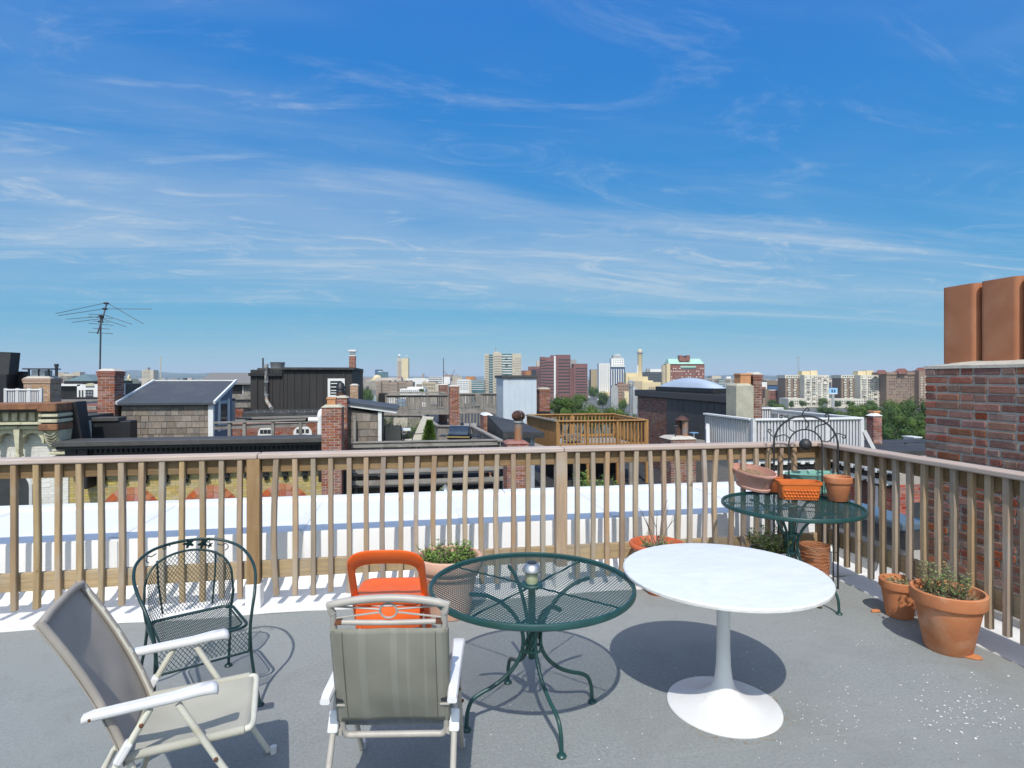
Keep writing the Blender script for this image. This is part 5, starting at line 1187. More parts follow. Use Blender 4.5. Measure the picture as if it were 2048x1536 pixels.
chimney('slender brick chimney with a white cap at the brown penthouse corner', 698, 711, 712, 30, .35, -.6, brick_red, mort_l, white_trim, corbel=False, seed=21)
t_, a_, b_, z_ = chimney('short buff brick stub below the slender white-capped chimney', 700, 716, 771, 26, .5, -.9, brick_buff, mort_l, seed=22, corbel=False)
ct_ = thing('chimney_cap', 'white metal cap on the slender brick chimney', 'chimney cap', (xy(704.5, 30), 30.17, zy(704, 712, 30)))
wb_('base', galv, ct_, xy(699, 30), 30.0, zy(704, 712, 30) + .07, xy(710, 30), 30.3, zy(704, 703, 30)); wb_('lid', white_trim, ct_, xy(697, 30), 29.95, zy(704, 703, 30), xy(712.5, 30), 30.4, zy(704, 699.5, 30))
pipe('black vent pipe right of the slender white-capped chimney', 723.5, 741, 26, -.9, .05, black_paint)
# ---- front chimneys H
chimney('red brick chimney with an orange clay pot at the end of the black cornice', 643, 683, 815, 15.75, .62, -3.5, brick_red, mort_l, concrete_m, pots=((654, 671, 795),), seed=31, corbel=False)
t_, a_, b_, z_ = chimney('brick chimney with a black cowl just behind the clay pot chimney', 673, 694, 796, 16.9, .6, -3.5, brick_red, mort_l, concrete_m, seed=32, corbel=False)
p = onY(681, 790, 17.2); MB().lathe([(0, 0), (.12, 0), (.12, .10), (0, .10)], 12, (p.x, 17.2, z_ + .05)).build('cowl_base', rust_dark, t_, world=True)
MB().lathe([(0, .1), (.13, .1), (.11, .18), (.13, .20), (.10, .34), (.06, .38), (0, .38)], 12, (p.x, 17.2, z_ + .05)).build('cowl', black_paint, t_, world=True, smooth=40)
t = thing('white_duct', 'white plastic elbow duct beside the clay pot chimney', 'duct', (xy(640, 17), 17, .08))
MB().tube(crv([onY(640, 880, 17), onY(640, 845, 17), onY(640, 831, 17), onY(643, 823, 17.1), onY(652, 821, 17.3)], 5), .075, 12).build('duct', white_trim, t, world=True, smooth=60)
MB().tube([onY(617, 840, 17), onY(637, 840, 17)], .075, 12).build('branch', white_trim, t, world=True, smooth=60)
# ---- deck rail and brick wall with white arched windows on the yellow house
t = thing('deck_railing', 'silvered timber deck railing behind the black cornice', 'railing', (xy(530, 18), 18, .08))
A_, B_ = (xy(428, 18), 18), (xy(612, 18), 18.0); zt_ = zy(520, 840, 18)
MB().bar((A_[0], A_[1], zt_ - .06), (B_[0], B_[1], zt_), .14, .045).build('top_rail', grey_wood_h, t, world=True)
MB().bar((A_[0], 18.03, zt_ - .20), (B_[0], 18.03, zt_ - .15), .04, .12).build('mid_rail', grey_wood_h, t, world=True)
MB().bar((A_[0], 18.03, zt_ - .52), (B_[0], 18.03, zt_ - .5), .04, .12).build('lower_rail', grey_wood_h, t, world=True)
for p in (459, 489, 546, 601): wb_('post', grey_wood, t, xy(p - 3, 18), 17.96, -.85, xy(p + 3, 18), 18.05, zt_ - .03)
t = thing('brick_back_wall', 'low red brick wall with white arched window heads behind the timber railing', 'wall', (xy(540, 24), 24, .08))
za = zy(540, 846, 24); mb = MB(); bricks_on(mb, 'y-', 24, xy(425, 24), xy(660, 24), -.9, za, seed=41); stuff(mb.build('bricks', brick_red, t, world=True, fixn=False)); wb_('core', mort_d, t, xy(425, 24), 24.004, -.9, xy(660, 24), 24.4, za - .002)
for pa, pb in ((515, 545), (586, 623)):
    a, b = xy(pa, 23.9), xy(pb, 23.9); c_ = (a + b) / 2; r_ = (b - a) / 2; zb_ = zy(530, 866, 24)
    w_ = MB().prism([(a, 23.97, zb_ - .5)] + [(c_ - r_ * math.cos(math.pi * i / 10), 23.97, zb_ + .26 * math.sin(math.pi * i / 10)) for i in range(11)] + [(b, 23.97, zb_ - .5)], (0, .02, 0)).build('arched_window', white_trim, t, world=True)
    for q in (-.5, 0, .5): MB().box(c_ + q * r_ - .06, 23.955, zb_ - .02, c_ + q * r_ + .06, 23.969, zb_ + .13).build('pane', glass_dark, w_, world=True)
MB().bar((xy(475, 22), 22, zy(540, 836, 22)), (xy(640, 22), 22, zy(540, 834, 22)), .3, .06).build('roof_plank', grey_wood_h, t, world=True)
# ---- middle house: low front roof, grey board patio
def flat_house(label, x0, x1, y0, y1, zt, wall, roof=None):
    t = thing('row_house', label, 'house', ((x0 + x1) / 2, (y0 + y1) / 2, gnd_z))
    wb_('wall', wall, t, x0, y0, gnd_z, x1, y1, zt - .12); wb_('flat_roof', roof or black_roof, t, x0 - .02, y0 - .02, zt - .12, x1 + .02, y1 + .02, zt); return t
X2 = xy(668, 16.5); X3 = xy(1100, 16.5) + .1; X4 = 9.36
h3 = flat_house('black roofed house under the silvered board patio', X2 + .02, X3, 14.6, 26, -1.75, mort_d)
h4 = flat_house('black roofed house under the amber timber deck', X3 + .05, X4 - .05, 14.2, 26, -1.75, mort_d)
hb = [flat_house('long flat black roof behind the brown penthouse', -22, X2 - 1.0, 33.1, 60, -.95, mort_d),
      flat_house('flat black roof with timber decks behind the board patio', X2 - .9, 6.2, 26.1, 60, -.95, mort_d),
      flat_house('flat black roof behind the dark grey skylight penthouse', 6.3, 24, 26.5, 29, -1.3, mort_d)]
# lean-to
YL = 17.3; lx0, lx1 = xy(685, YL), xy(762, YL)
I_ = thing('lean_to_shed', 'shingled lean-to with white trim and a sloping dark roof', 'shed', ((lx0 + lx1) / 2, 18, -1.75))
zl0, zl1 = zy(690, 811, YL), zy(760, 822, YL)
MB().prism([(lx0 + .1, YL, -1.75), (lx1, YL, -1.75), (lx1, YL, zl1 - .1), (lx0 + .1, YL, zl0 - .1)], (0, 2.2, 0)).build('wall', shingle_m, I_, world=True)
rows = 9; zb_ = -1.0
shingles(I_, (lx0 + .14, YL - .005), (lx1 - .08, YL - .005), zb_, zl1 - .08, 8, .22, shingle_m)
xe = xy(793, YL - .1); ze_ = zy(793, 828, YL - .1)
mb = MB(); mb.prism([(lx0 - .02, YL - .12, zl0), (xe, YL - .12, ze_ + .02), (xe, YL - .12, ze_ + .10), (lx0 - .02, YL - .12, zl0 + .08)], (0, .04, 0)); mb.build('fascia', white_trim, I_, world=True)
mb = MB(); mb.prism([(lx0 - .04, YL - .16, zl0 + .08), (xe + .04, YL - .16, ze_ + .10), (xe + .04, YL - .16, ze_ + .15), (lx0 - .04, YL - .16, zl0 + .14)], (0, 2.6, 0)); mb.build('roof', slate_blue, I_, world=True)
wb_('corner_post', white_trim, I_, lx0, YL - .06, -1.75, lx0 + .15, YL + .08, zl0 - .02); wb_('corner_post', white_trim, I_, lx1 - .08, YL - .06, -1.1, lx1 + .02, YL + .06, zl1 - .02)
wb_('board', grey_wood, I_, xy(706, YL - .2), YL - .25, -1.7, xy(712, YL - .2), YL - .17, zy(708, 830, YL))
# patio fence (grey boards)
zt = zy(860, 882, 16.8); PF = -.65
Pn = [atD(1001, 880, 16.75), atD(946, 860, 21.6), atD(876, 853, 21.9), atD(843, 831, 28.0), atD(764, 831, 28.2)]
J = thing('patio_fence', 'silvered board fence with a wide plank cap round the roof patio', 'fence', (xy(860, 16.8), 16.8, -1.75))
A_, B_ = (xy(704, 16.8), 16.8), (xy(1001, 16.8), 16.8)
board_run(J, A_, B_, zt - .03, zt - .62, .155, grey_wood)
MB().bar((A_[0], 16.76, zt), (B_[0], 16.76, zt), .17, .04).build('cap_board', grey_wood_h, J, world=True, bevel=.006)
MB().bar((A_[0], 16.72, zt - .09), (B_[0], 16.72, zt - .09), .03, .10).build('face_board', grey_wood_h, J, world=True)
for k, py_ in enumerate((938, 948, 962, 972)):
    z_ = zy(850, py_, 16.6); o_ = (0, .25, 0, .3)[k]; MB().bar((A_[0] - .1, 16.62 + o_, z_), (B_[0] + .06 - .1 * (k % 2), 16.62 + o_, z_), .04 + .3 * (k % 2), .11 if k % 2 == 0 else .05).build('deck_beam', grey_wood_h, J, world=True)
for p in (712, 800, 890, 995): wb_('post', grey_wood, J, xy(p - 3, 17), 16.95, -1.75, xy(p + 3, 17), 17.06, PF)
for a, b in zip(Pn, Pn[1:]):
    board_run(J, (a.x, a.y), (b.x, b.y), zt - .03, PF, .18, grey_wood)
    MB().bar((a.x, a.y, zt), (b.x, b.y, zt), .15, .045).build('cap_board', grey_wood_h, J, world=True)
mb = MB(); n_ = int((Pn[0].x - A_[0]) / .14)
patio = thing('patio_floor', 'silvered plank floor of the roof patio', 'deck', (xy(860, 19), 19, PF))
for i in range(44):
    y_ = 16.95 + i * .145; o = wb_('plank', grey_wood_h, patio, A_[0], y_, PF - .04, B_[0] - .35 * max(0, (y_ - 16.9) / 5) * .9, y_ + .135, PF)
# things on the patio
def slat_chair(label, px, py, D, rz, h, mtl, recl=.25, leg=True, nm='patio_chair', w=.5):
    p = atD(px, py, D); t = thing(nm, label, 'chair', (p.x, p.y, PF), rz)
    MB().prism([(-w / 2, -.22, .42), (w / 2, -.22, .42), (w / 2, -.22 - recl, h), (-w / 2, -.22 - recl, h)], (0, .02, .01)).build('back', mtl, t)
    MB().box(-w / 2, -.22, .40, w / 2, .26, .43).build('seat', mtl, t)
    for s in (-1, 1):
        MB().tube([(s * w / 2, -.22 - recl, h), (s * w / 2, -.22, .42), (s * w / 2, .25, .42), (s * w / 2, .3, 0)], .015, 6).build('side_frame', dark_alu, t)
        MB().tube([(s * w / 2, -.22, .42), (s * w / 2, -.3, 0)], .015, 6).build('leg', dark_alu, t)
        MB().tube([(s * w / 2, -.3, .62), (s * w / 2, .2, .64), (s * w / 2, .26, .42)], .015, 6).build('arm', dark_alu, t)
    return t
slat_chair('tan sling patio chair with its back to us at the white table', 789, 875, 18.0, rad(-8), .95, sling_tan, .1)
slat_chair('tan sling chair at the far side of the white patio table', 798, 862, 20.6, rad(170), .95, sling_tan, .12)
slat_chair('light reclining patio lounger beside the small conifer', 826, 876, 18.6, rad(128), 1.12, mat('light_sling_cloth', (.46, .44, .37), (.42, .40, .34), 8, rough=.9), .42, w=.55)
p = atD(795, 862, 19.2); t = thing('patio_table', 'small white topped patio table among the tan chairs', 'table', (p.x, p.y, PF))
MB().box(-.42, -.4, .68, .42, .4, .71).build('top', white_trim, t)
for a in (-1, 1):
    for b in (-1, 1): MB().bar((a * .36, b * .34, 0), (a * .36, b * .34, .68), .035, .035).build('leg', dark_alu, t)
p = atD(779, 853, 21.5); t = thing('planter_tub', 'dark red planter tub with dark foliage behind the patio table', 'planter', (p.x, p.y, PF))
MB().lathe([(0, 0), (.16, 0), (.24, .42), (.36, .60), (.37, .66), (0, .64)], 18).build('tub', rust_dark, t, smooth=40); bush(t, leaf_d, .3, .32, 30, 12, .09, .04, 61, .62, .5)
def conifer(label, px, py, D, zb, h, r_, mtl, seed, n=1500, nm='small_conifer'):
    p = atD(px, py, D); t = thing(nm, label, 'plant', (p.x, p.y, zb)); r = random.Random(seed); lf = MB()
    for i in range(n):
        tt2 = r.random() ** .8; a = r.uniform(0, 6.28); q = r_ * (1 - tt2) ** .7 * (1 + .18 * math.sin(a * 3 + tt2 * 9)) * r.uniform(.55, 1.0); z = .06 * h + tt2 * h * .94
        leafmesh(lf, (q * math.cos(a), q * math.sin(a), z), (math.cos(a) * .6, math.sin(a) * .6, r.uniform(.2, 1)), .10 * h / .8, .028 * h / .8, (r.uniform(-1, 1), r.uniform(-1, 1), 1))
    stuff(lf.build('foliage', mtl, t, fixn=False)); MB().tube([(0, 0, 0), (0, 0, h * .8)], [.03, .008], 6).build('trunk', twig_m, t)
conif = mat('bright_conifer_green', (.11, .19, .028), (.07, .14, .02), 12, rough=.6, c3=(.17, .24, .05), s3=6)
conifer('small bright green conifer on the board patio', 859, 875, 18.4, PF, 1.0, .24, conif, 5)
for k, (px_, lab) in enumerate(((766, 'low bright green shrub left of the patio table'), (817, 'loose yellow green shrub behind the light lounger'))):
    p = atD(px_, 870, 19.5 + k * 1.6); t = thing('potted_shrub', lab, 'plant', (p.x, p.y, PF)); bush(t, leaf_g, .3, .75 + .15 * k, 70, 14, .08, .035, 70 + k, .05, .6)
# kettle grill
p = atD(920, 872, 18.2); t = thing('gas_grill', 'black and steel gas grill with a rounded hood on the patio', 'grill', (p.x, p.y, PF), rad(-18))
hood = [(0.0 - .28, .62)] + [(-.28 + .56 * i / 12, .66 + .24 * math.sin(math.pi * i / 12) ** .8) for i in range(13)] + [(.28, .62)]
MB().prism([(-.30, y_, z_) for y_, z_ in hood], (.60, 0, 0)).build('hood', steel_m, t, smooth=40)
MB().prism([(-.305, y_ * 1.02, .62 + (z_ - .62) * 1.02) for y_, z_ in hood[:7] + [(-.02, .62)]], (.61, 0, 0)).build('hood_front', mat('blue_steel_hood', (.04, .06, .09), (.03, .05, .08), 6, rough=.2, metal=.5), t)
MB().box(-.34, -.26, .50, .34, .26, .62).build('firebox', black_paint, t); MB().box(-.36, -.30, .56, .36, -.265, .60).build('front_panel', mat('brass_strip', (.5, .36, .15), rough=.4, metal=.5), t)
for s in (-1, 1): MB().box(s * .34 if s > 0 else -.62, -.2, .58, .62 if s > 0 else -.34, .2, .60).build('side_shelf', black_paint, t)
MB().box(-.30, -.22, .06, .30, .22, .50).build('cabinet', black_paint, t)
p = atD(726, 880, 17.6); t = thing('plastic_chair', 'white plastic garden chair with a slotted back beside the lean-to', 'chair', (p.x, p.y, PF), rad(200))
mb = MB()
for i in range(7):
    a = rad(-42 + 14 * i); mb.bar((.10 * math.sin(a) * 2, -.2, .42), (.30 * math.sin(a) * 1.2, -.30, .55 + .32 * math.cos(a)), .035, .02)
mb.build('back_slats', white_trim, t); MB().tube([(.27 * math.sin(rad(a)) * 1.25, -.30, .57 + .32 * math.cos(rad(a))) for a in range(-60, 61, 8)], .02, 6).build('back_rim', white_trim, t)
MB().box(-.24, -.2, .40, .24, .24, .43).build('seat', white_trim, t)
for a in (-1, 1):
    for b in (-.18, .2): MB().bar((a * .22, b, 0), (a * .22, b, .41), .05, .04).build('leg', white_trim, t)
# low roof bits seen through the railing
p = onY(886, 968, 17.4); t = thing('roof_vent', 'squat galvanised roof vent with a conical cap under the patio deck', 'vent', (p.x, 16.3, -1.75))
MB().lathe([(0, 0), (.10, 0), (.10, .30), (.17, .31), (.17, .38), (.16, .40), (0, .56)], 18).build('hood', galv, t, smooth=40)
for k in range(5):
    p = onY(938 + k * 12, 973, 17.0); t = thing('concrete_block', 'hollow concrete block supporting the patio deck, number %s from the roof vent' % ('one', 'two', 'three', 'four', 'five')[k], 'block', (p.x, 16.5, -1.75), 0, 'blocks under the patio deck')
    t['label'] = ('hollow concrete block nearest the galvanised roof vent', 'second hollow concrete block from the roof vent', 'middle one of five hollow blocks under the deck', 'fourth hollow concrete block from the roof vent', 'hollow concrete block farthest from the roof vent')[k]
    mb = MB(); mb.box(-.075, -.09, .30, .075, .09, .335); mb.box(-.075, -.09, 0, .075, .09, .03)
    for x_ in (-.07, -.012, .045): mb.box(x_, -.09, .03, x_ + .026, .09, .30)
    mb.build('shell', mort_l, t)
def shrub(label, px, py, Y, zb, w, h, mtl, seed, n=60):
    p = onY(px, py, Y); t = thing('roof_weed', label, 'plant', (p.x, Y, zb)); bush(t, mtl, w, h, n, 15, .11, .05, seed, 0, .55)
shrub('leafy green weed growing by the rusty vent chimney base', 1192, 950, 15.6, -1.75, .35, .95, leaf_g, 81, 80)
shrub('green weed sprouting beside the galvanised roof vent', 897, 975, 15.9, -1.75, .2, .5, leaf_d, 82, 40)
wb_('tarred_wall', black_paint, h3, xy(664, 16.45), 16.2, -3, xy(704, 16.45), 16.9, zy(680, 905, 16.4))
# brick base of the rusty vent chimney + turbine vent
Pc, a_, b_, z_ = chimney('stubby brick chimney carrying a rusty turbine vent', 1014, 1058, 888, 15.3, .62, -1.75, brick_red, mort_l, brick_red, seed=51, corbel=False, vis='-')
p = onY(1037, 880, 15.6); zp = zy(1037, 843, 15.6)
tv = thing('turbine_vent', 'rusty round turbine vent on a tall rusted flue', 'vent', (p.x, 15.62, z_ + .05))
MB().tube([(p.x, 15.62, z_ + .05), (p.x, 15.62, zp)], .115, 16).build('flue', rust_pipe, tv, world=True, smooth=50)
MB().lathe([(.11, -.03), (.14, -.03), (.14, .02), (.11, .02)], 16, (p.x, 15.62, zp)).build('collar', galv, tv, world=True)
ball = MB(); cz = zp + .15
for i in range(18):
    a = 2 * math.pi * i / 18
    pts = [(p.x + .165 * math.sin(f) * math.cos(a + .5 * math.cos(f)), 15.62 + .165 * math.sin(f) * math.sin(a + .5 * math.cos(f)), cz - .135 * math.cos(f)) for f in [math.pi * (.14 + .76 * j / 8) for j in range(9)]]
    ball.tube(pts, .02, 5)
ball.build('vanes', rust_dark, tv, world=True, smooth=60); MB().sphere((p.x, 15.62, cz), .135, 14, 8, .85).build('core', rust_dark, tv, world=True, smooth=60)
MB().tube([(p.x + .165 * math.sin(f) * .35, 15.62 - .165 * math.sin(f) * .95, cz - .15 * math.cos(f)) for f in [math.pi * j / 10 for j in range(11)]], .010, 5).build('strap', galv, tv, world=True)
# black sloping dormer
t = thing('roof_dormer', 'black tarred roof dormer sloping down behind the turbine vent', 'dormer', (xy(1045, 18), 18, -1.75))
xa, xb = xy(1004, 17.4), xy(1086, 17.4)
wb_('wall', ply_grey, t, xa + .04, 17.45, -1.75, xb - .25, 20, zy(1045, 873, 17.4))
za, zb2, zc_ = zy(1045, 832, 20), zy(1045, 862, 17.3), zy(1045, 873, 17.3)
mb = MB(); V = []
for i in range(9):
    f = i / 8; x_ = xa + (xb - xa) * f; q = (1 - f) ** 1.0
    V += [(x_, 17.2, zb2 - .05 * f), (x_ * .985 + .0, 20.4, zb2 + (za - zb2) * q + .03), (x_, 17.2, zc_ - .04), (x_ * .985, 20.4, zc_ - .1)]
mb.add(V, [f_ for i in range(8) for f_ in ((i * 4, i * 4 + 4, i * 4 + 5, i * 4 + 1), (i * 4 + 2, i * 4 + 3, i * 4 + 7, i * 4 + 6), (i * 4, i * 4 + 2, i * 4 + 6, i * 4 + 4), (i * 4 + 1, i * 4 + 5, i * 4 + 7, i * 4 + 3))] + [(0, 1, 3, 2), (32, 34, 35, 33)]); mb.build('roof', black_roof, t, world=True, smooth=30)
wb_('window', glass_dark, t, xy(1045, 17.4), 17.42, zy(1055, 886, 17.4), xy(1062, 17.4), 17.46, zy(1055, 877, 17.4)); wb_('window_trim', white_trim, t, xy(1062, 17.4), 17.41, zy(1055, 888, 17.4), xy(1064, 17.4), 17.46, zy(1055, 876, 17.4))
chimney('brick chimney stub with a white slab left of the black dormer', 967, 985, 831, 20.5, .9, -1.75, brick_red, mort_l, white_trim, seed=52, corbel=False, vis='-')
# decks behind (weathered)
YD = 32.0; zt_, zb_ = zy(840, 789, YD), zy(840, 819, YD)
t = thing('deck_railing', 'silvered timber railing of the rear roof deck', 'railing', (xy(835, YD), YD, -.95))
rail_run(t, (xy(772, YD), YD), (xy(896, YD), YD), zt_, zb_, 36, grey_wood, grey_wood_h, bw=.05, capw=.2, caph=.06, posts=4, zpost=-.95, low=True)
MB().bar((xy(762, YD - .5), YD - .6, zb_ - .13), (xy(897, YD - .5), YD - .6, zb_ - .13), .1, .22).build('deck_beam', grey_wood_h, t, world=True)
MB().bar((xy(768, YD + 2), YD + 3, zt_ + .02), (xy(893, YD + 2), YD + 3, zt_ + .02), .15, .12).build('back_rail', grey_wood_h, t, world=True)
board_run(t, (xy(816, YD + 2.9), YD + 3), (xy(860, YD + 2.9), YD + 3), zt_ - .1, zb_, .3, grey_wood)
wb_('dark_screen', black_paint, t, xy(757, YD + 1), YD + 1, -.95, xy(775, YD + 1), YD + 1.1, zt_ + .05)
wb_('deck_floor', grey_wood_h, t, xy(762, YD), YD - .4, zb_ - .06, xy(897, YD), YD + 3, zb_ - .01)
YD2 = 31.0; t = thing('deck_railing', 'dark weathered railing between the brick chimney and pale metal box', 'railing', (xy(960, YD2), YD2, -.95))
rail_run(t, (xy(918, YD2), YD2), (xy(1006, YD2), YD2), zy(960, 786, YD2), zy(960, 815, YD2), 20, grey_wood, grey_wood_h, bw=.06, capw=.16, caph=.07, posts=3, zpost=-.95)
wb_('solid_panel', grey_wood, t, xy(950, YD2), YD2 - .1, zy(960, 812, YD2), xy(960, YD2), YD2 - .05, zy(960, 788, YD2))
for k in range(13):
    p = 920 + k * 6.4; wb_('back_slat', grey_wood, t, xy(p, YD2 + 1.6), YD2 + 1.6, -.95, xy(p + 3.2, YD2 + 1.6), YD2 + 1.63, zy(960, 790, YD2 + 1.6))
wb_('deck_beam', grey_wood_h, t, xy(918, YD2), YD2 - .2, zy(960, 826, YD2), xy(1006, YD2), YD2 - .05, zy(960, 817, YD2))
def barrel(label, px, py, Y, zb, r_, h, m_, nm, cat): 
    p = onY(px, py, Y); t = thing(nm, label, cat, (p.x, Y, zb)); MB().lathe([(0, 0), (r_ * .93, 0), (r_, .04), (r_, h * .3), (r_ * 1.04, h * .33), (r_, h * .36), (r_, h * .66), (r_ * 1.04, h * .69), (r_, h * .72), (r_ * .96, h), (0, h * .98)], 18).build('drum', m_, t, smooth=40)
    MB().lathe([(r_ * .5, h * .98), (r_ * .55, h * 1.03), (r_ * .45, h * 1.03), (0, h * 1.0)], 12).build('lid', m_, t, smooth=40)
barrel('pale blue plastic drum on the rear timber deck', 803, 812, 33.2, zb_, .26, .52, blue_plastic, 'plastic_drum', 'drum')
barrel('small white gas bottle on the rear timber deck', 848, 815, 33.0, zb_, .14, .34, white_trim, 'gas_bottle', 'gas bottle')
barrel('dark bin standing by the right end of the rear deck', 881, 805, 32.7, zb_, .2, .62, grey_fascia, 'rubbish_bin', 'bin')
t = thing('plastic_chair', 'white garden chair left of the blue drum on the rear deck', 'chair', (xy(783, 33.4), 33.4, zb_), rad(20))
MB().box(-.3, .18, .3, .3, .22, .66).build('back', white_trim, t); MB().box(-.3, -.25, .28, .3, .2, .32).build('seat', white_trim, t)
for a in (-1, 1):
    for b in (-.2, .18): MB().bar((a * .26, b, 0), (a * .26, b, .29), .05, .05).build('leg', white_trim, t)
    MB().bar((a * .3, -.22, .47), (a * .3, .2, .50), .06, .03).build('arm', white_trim, t)
chimney('tall red brick chimney between the rear deck railings', 899, 919, 773, 27, .55, -.95, brick_red, mort_d, seed=61, corbel=False, vis='-')
chimney('dark brick chimney left of the tall red one', 878, 896, 770, 35, .55, -.95, brick_brown, mort_d, seed=62, corbel=False, vis='-')
pipe('pale narrow flue between the two rear brick chimneys', 898, 768, 34, -.95, .05, galv)
pipe('thin lightning rod above the dark rear chimney', 887, 716, 36, -.9, .02, dark_alu, False, 'roof_aerial')
sk = thing('skylight_hatch', 'dark roof hatch with tilted panes before the rear railing', 'skylight', (xy(935, 27), 27, -.95))
MB().prism([(xy(926, 27), 27, -.95), (xy(955, 27), 27, -.95), (xy(955, 27), 27.0, -.70), (xy(926, 27), 27, -.70)], (0, 1.3, .25)).build('curb', black_paint, sk, world=True)
for a, b in ((928, 939), (941, 953)): MB().prism([(xy(a, 27), 27.02, -.685), (xy(b, 27), 27.02, -.685), (xy(b, 28), 28.1, -.46), (xy(a, 28), 28.1, -.46)], (0, 0, .02)).build('pane', grey_wood_h, sk, world=True)
# pale metal box
YM = 27.0; mx0, mx1 = xy(1007, YM), xy(1073, YM); t = thing('lift_housing', 'pale blue metal clad rooftop housing', 'penthouse', ((mx0 + mx1) / 2, YM + 1, -.95))
zt_ = zy(1040, 756, YM); wb_('body', pale_metal, t, mx0, YM, -.95, mx1, YM + 2.2, zt_)
n_ = 6
for i in range(n_): wb_('panel', pale_metal, t, mx0 + (mx1 - mx0) * i / n_ + .006, YM - .015, -.9, mx0 + (mx1 - mx0) * (i + 1) / n_ - .006, YM, zt_ - .01)
for i in range(3): wb_('side_panel', pale_metal, t, mx0 - .014, YM + .02 + i * .72, -.9, mx0, YM + .7 + i * .72, zt_ - .01)
wb_('roof_edge', grey_fascia, t, mx0 - .08, YM - .10, zt_, mx1 + .06, YM + 2.3, zt_ + .13, .01)
chimney('brick chimney with a stone cap right of the pale metal housing', 1079, 1100, 778, 28.5, .6, -.95, brick_red, mort_d, concrete_m, seed=63, vis='-')
wb_('chimney_skirt', black_paint, hb[1], xy(1077, 28.3), 28.3, -.95, xy(1101, 28.3), 29.3, zy(1090, 823, 28.3))
# amber deck
YQ = 18.46; qx0, qx1 = 4.74, 7.79; zq = zy(1200, 840, YQ); zf = -.55
Q = thing('timber_deck', 'amber stained timber roof deck with railings', 'deck', ((qx0 + qx1) / 2, 20, -1.75))
wb_('floor', grey_wood_h, Q, qx0, YQ, zf - .06, qx1, 21.5, zf)
rail_run(Q, (qx0, YQ), (qx1, YQ), zq, zf, 25, amber_wood, amber_wood, bw=.04, capw=.13, caph=.04, posts=4, pw=.09, zpost=-1.75)
board_run(Q, (4.40, 21.5), (qx0, YQ), zq - .06, zf - .05, .145, amber_wood)
MB().bar((qx0, YQ, zq - .02), (4.40, 21.5, zq - .02), .2, .045).build('side_cap', mat('greyed_amber_cap', (.22, .19, .15), (.18, .155, .12), 6, rough=.85), Q, world=True)
rail_run(Q, (qx1, YQ + .09), (qx1, 21.4), zq - .003, zf, 18, amber_wood, amber_wood, bw=.04, capw=.13, caph=.04)
rail_run(Q, (4.40, 21.5), (qx1, 21.5), zq + .02, zf, 24, amber_wood, amber_wood, bw=.04, capw=.13, posts=3)
for p in (1150, 1212, 1262): 
    a = xy(p, 18.2); wb_('support_post', grey_wood, Q, a - .05, 18.2, -1.75, a + .05, 18.3, zf - .06)
wb_('under_deck_shade', black_paint, Q, qx0 + .1, 20.5, -1.75, qx1, 20.6, zf - .07)  # black sheet standing in for the shade below the deck
t = thing('pipe_stack', 'pile of dark clutter stored on the amber deck', 'clutter', (xy(1150, 20), 20, zf))
for k in range(7): MB().bar((xy(1128, 20) + .0 , 19.6 + .1 * k, zf + .12 + .07 * (k % 4)), (xy(1165, 20), 20.0 + .1 * k, zf + .1 + .09 * (k % 3)), .09, .06).build('plank', shingle_m, t, world=True)
t = pipe('galvanised steel flue held by guy wires behind the amber deck', 1262, 769, 24.5, -1.3, .085, galv, True, 'steel_flue')
l_ = t.location; MB().lathe([(0, 0), (.16, 0), (.16, .04), (.07, .12), (0, .13)], 14, (0, 0, zy(1262, 769, 24.5) + 1.3 + .05)).build('cap', galv, t, smooth=40)
for dx in (1.1, -.6): MB().tube([(0, 0, 2.3), (dx, .3, .2)], .008, 4).build('guy_wire', galv, t)
# dark grey skylight penthouse (left-facing wall x = X4)
y0_, y1_ = 15.6, 23.1; zt_ = 1.24
R_ = thing('roof_penthouse', 'dark grey sided penthouse with a domed skylight', 'penthouse', (X4 + 2, 19, -3))
ysp = onX(1335, 0, X4).y
wb_('front_wall', mort_d, R_, X4 + .01, ysp, -4, X4 + 3.0, y1_, zt_ - .25)
wb_('side_wall', grey_siding, R_, X4, y0_, -.9, X4 + .6, ysp, zt_ - .25)
wb_('lower_wall', mort_d, R_, X4 + .01, y0_ + .3, -4, X4 + 3.0, ysp, -.9)
mb = MB(); bricks_on(mb, 'x-', X4 + .01, ysp, y1_, -3.6, zt_ - .26, seed=71); bricks_on(mb, 'x-', X4 + .01, y0_ + .3, ysp, -3.6, -.95, seed=72); bricks_on(mb, 'y-', y0_ + .3, X4, X4 + 3, -3.6, -.95, seed=73); stuff(mb.build('bricks', brick_brown, R_, world=True, fixn=False))
board_run(R_, (X4 - .012, ysp), (X4 - .012, y0_), zt_ - .27, -.88, .40, grey_siding, gap=.012, th=.02)
wb_('fascia', grey_siding, R_, X4 - .10, y0_ - .1, zt_ - .25, X4 + .75, y1_ + .1, zt_ - .03, .01)
wb_('drip_edge', black_paint, R_, X4 - .06, y0_ - .06, zt_ - .275, X4 + .7, y1_, zt_ - .25)
wb_('roof', black_roof, R_, X4 - .09, y0_ - .09, zt_ - .03, X4 + .74, y1_ + .09, zt_)
ya, yb = onX(1442, 0, X4 + .3).y, onX(1324, 0, X4 + .3).y
wb_('skylight_curb', black_paint, R_, X4 + .02, ya, zt_, X4 + .68, yb, zt_ + .16, .02)
mb = MB(); V = []; nu, nv = 16, 10; zd = zy(1382, 762, 19) - zt_ - .16
for i in range(nu + 1):
    for j in range(nv + 1):
        u, v = i / nu, j / nv; V.append((X4 + .06 + .58 * v, ya + .1 + (yb - ya - .2) * u, zt_ + .15 + .34 * (math.sin(math.pi * u) * math.sin(math.pi * v)) ** .6))
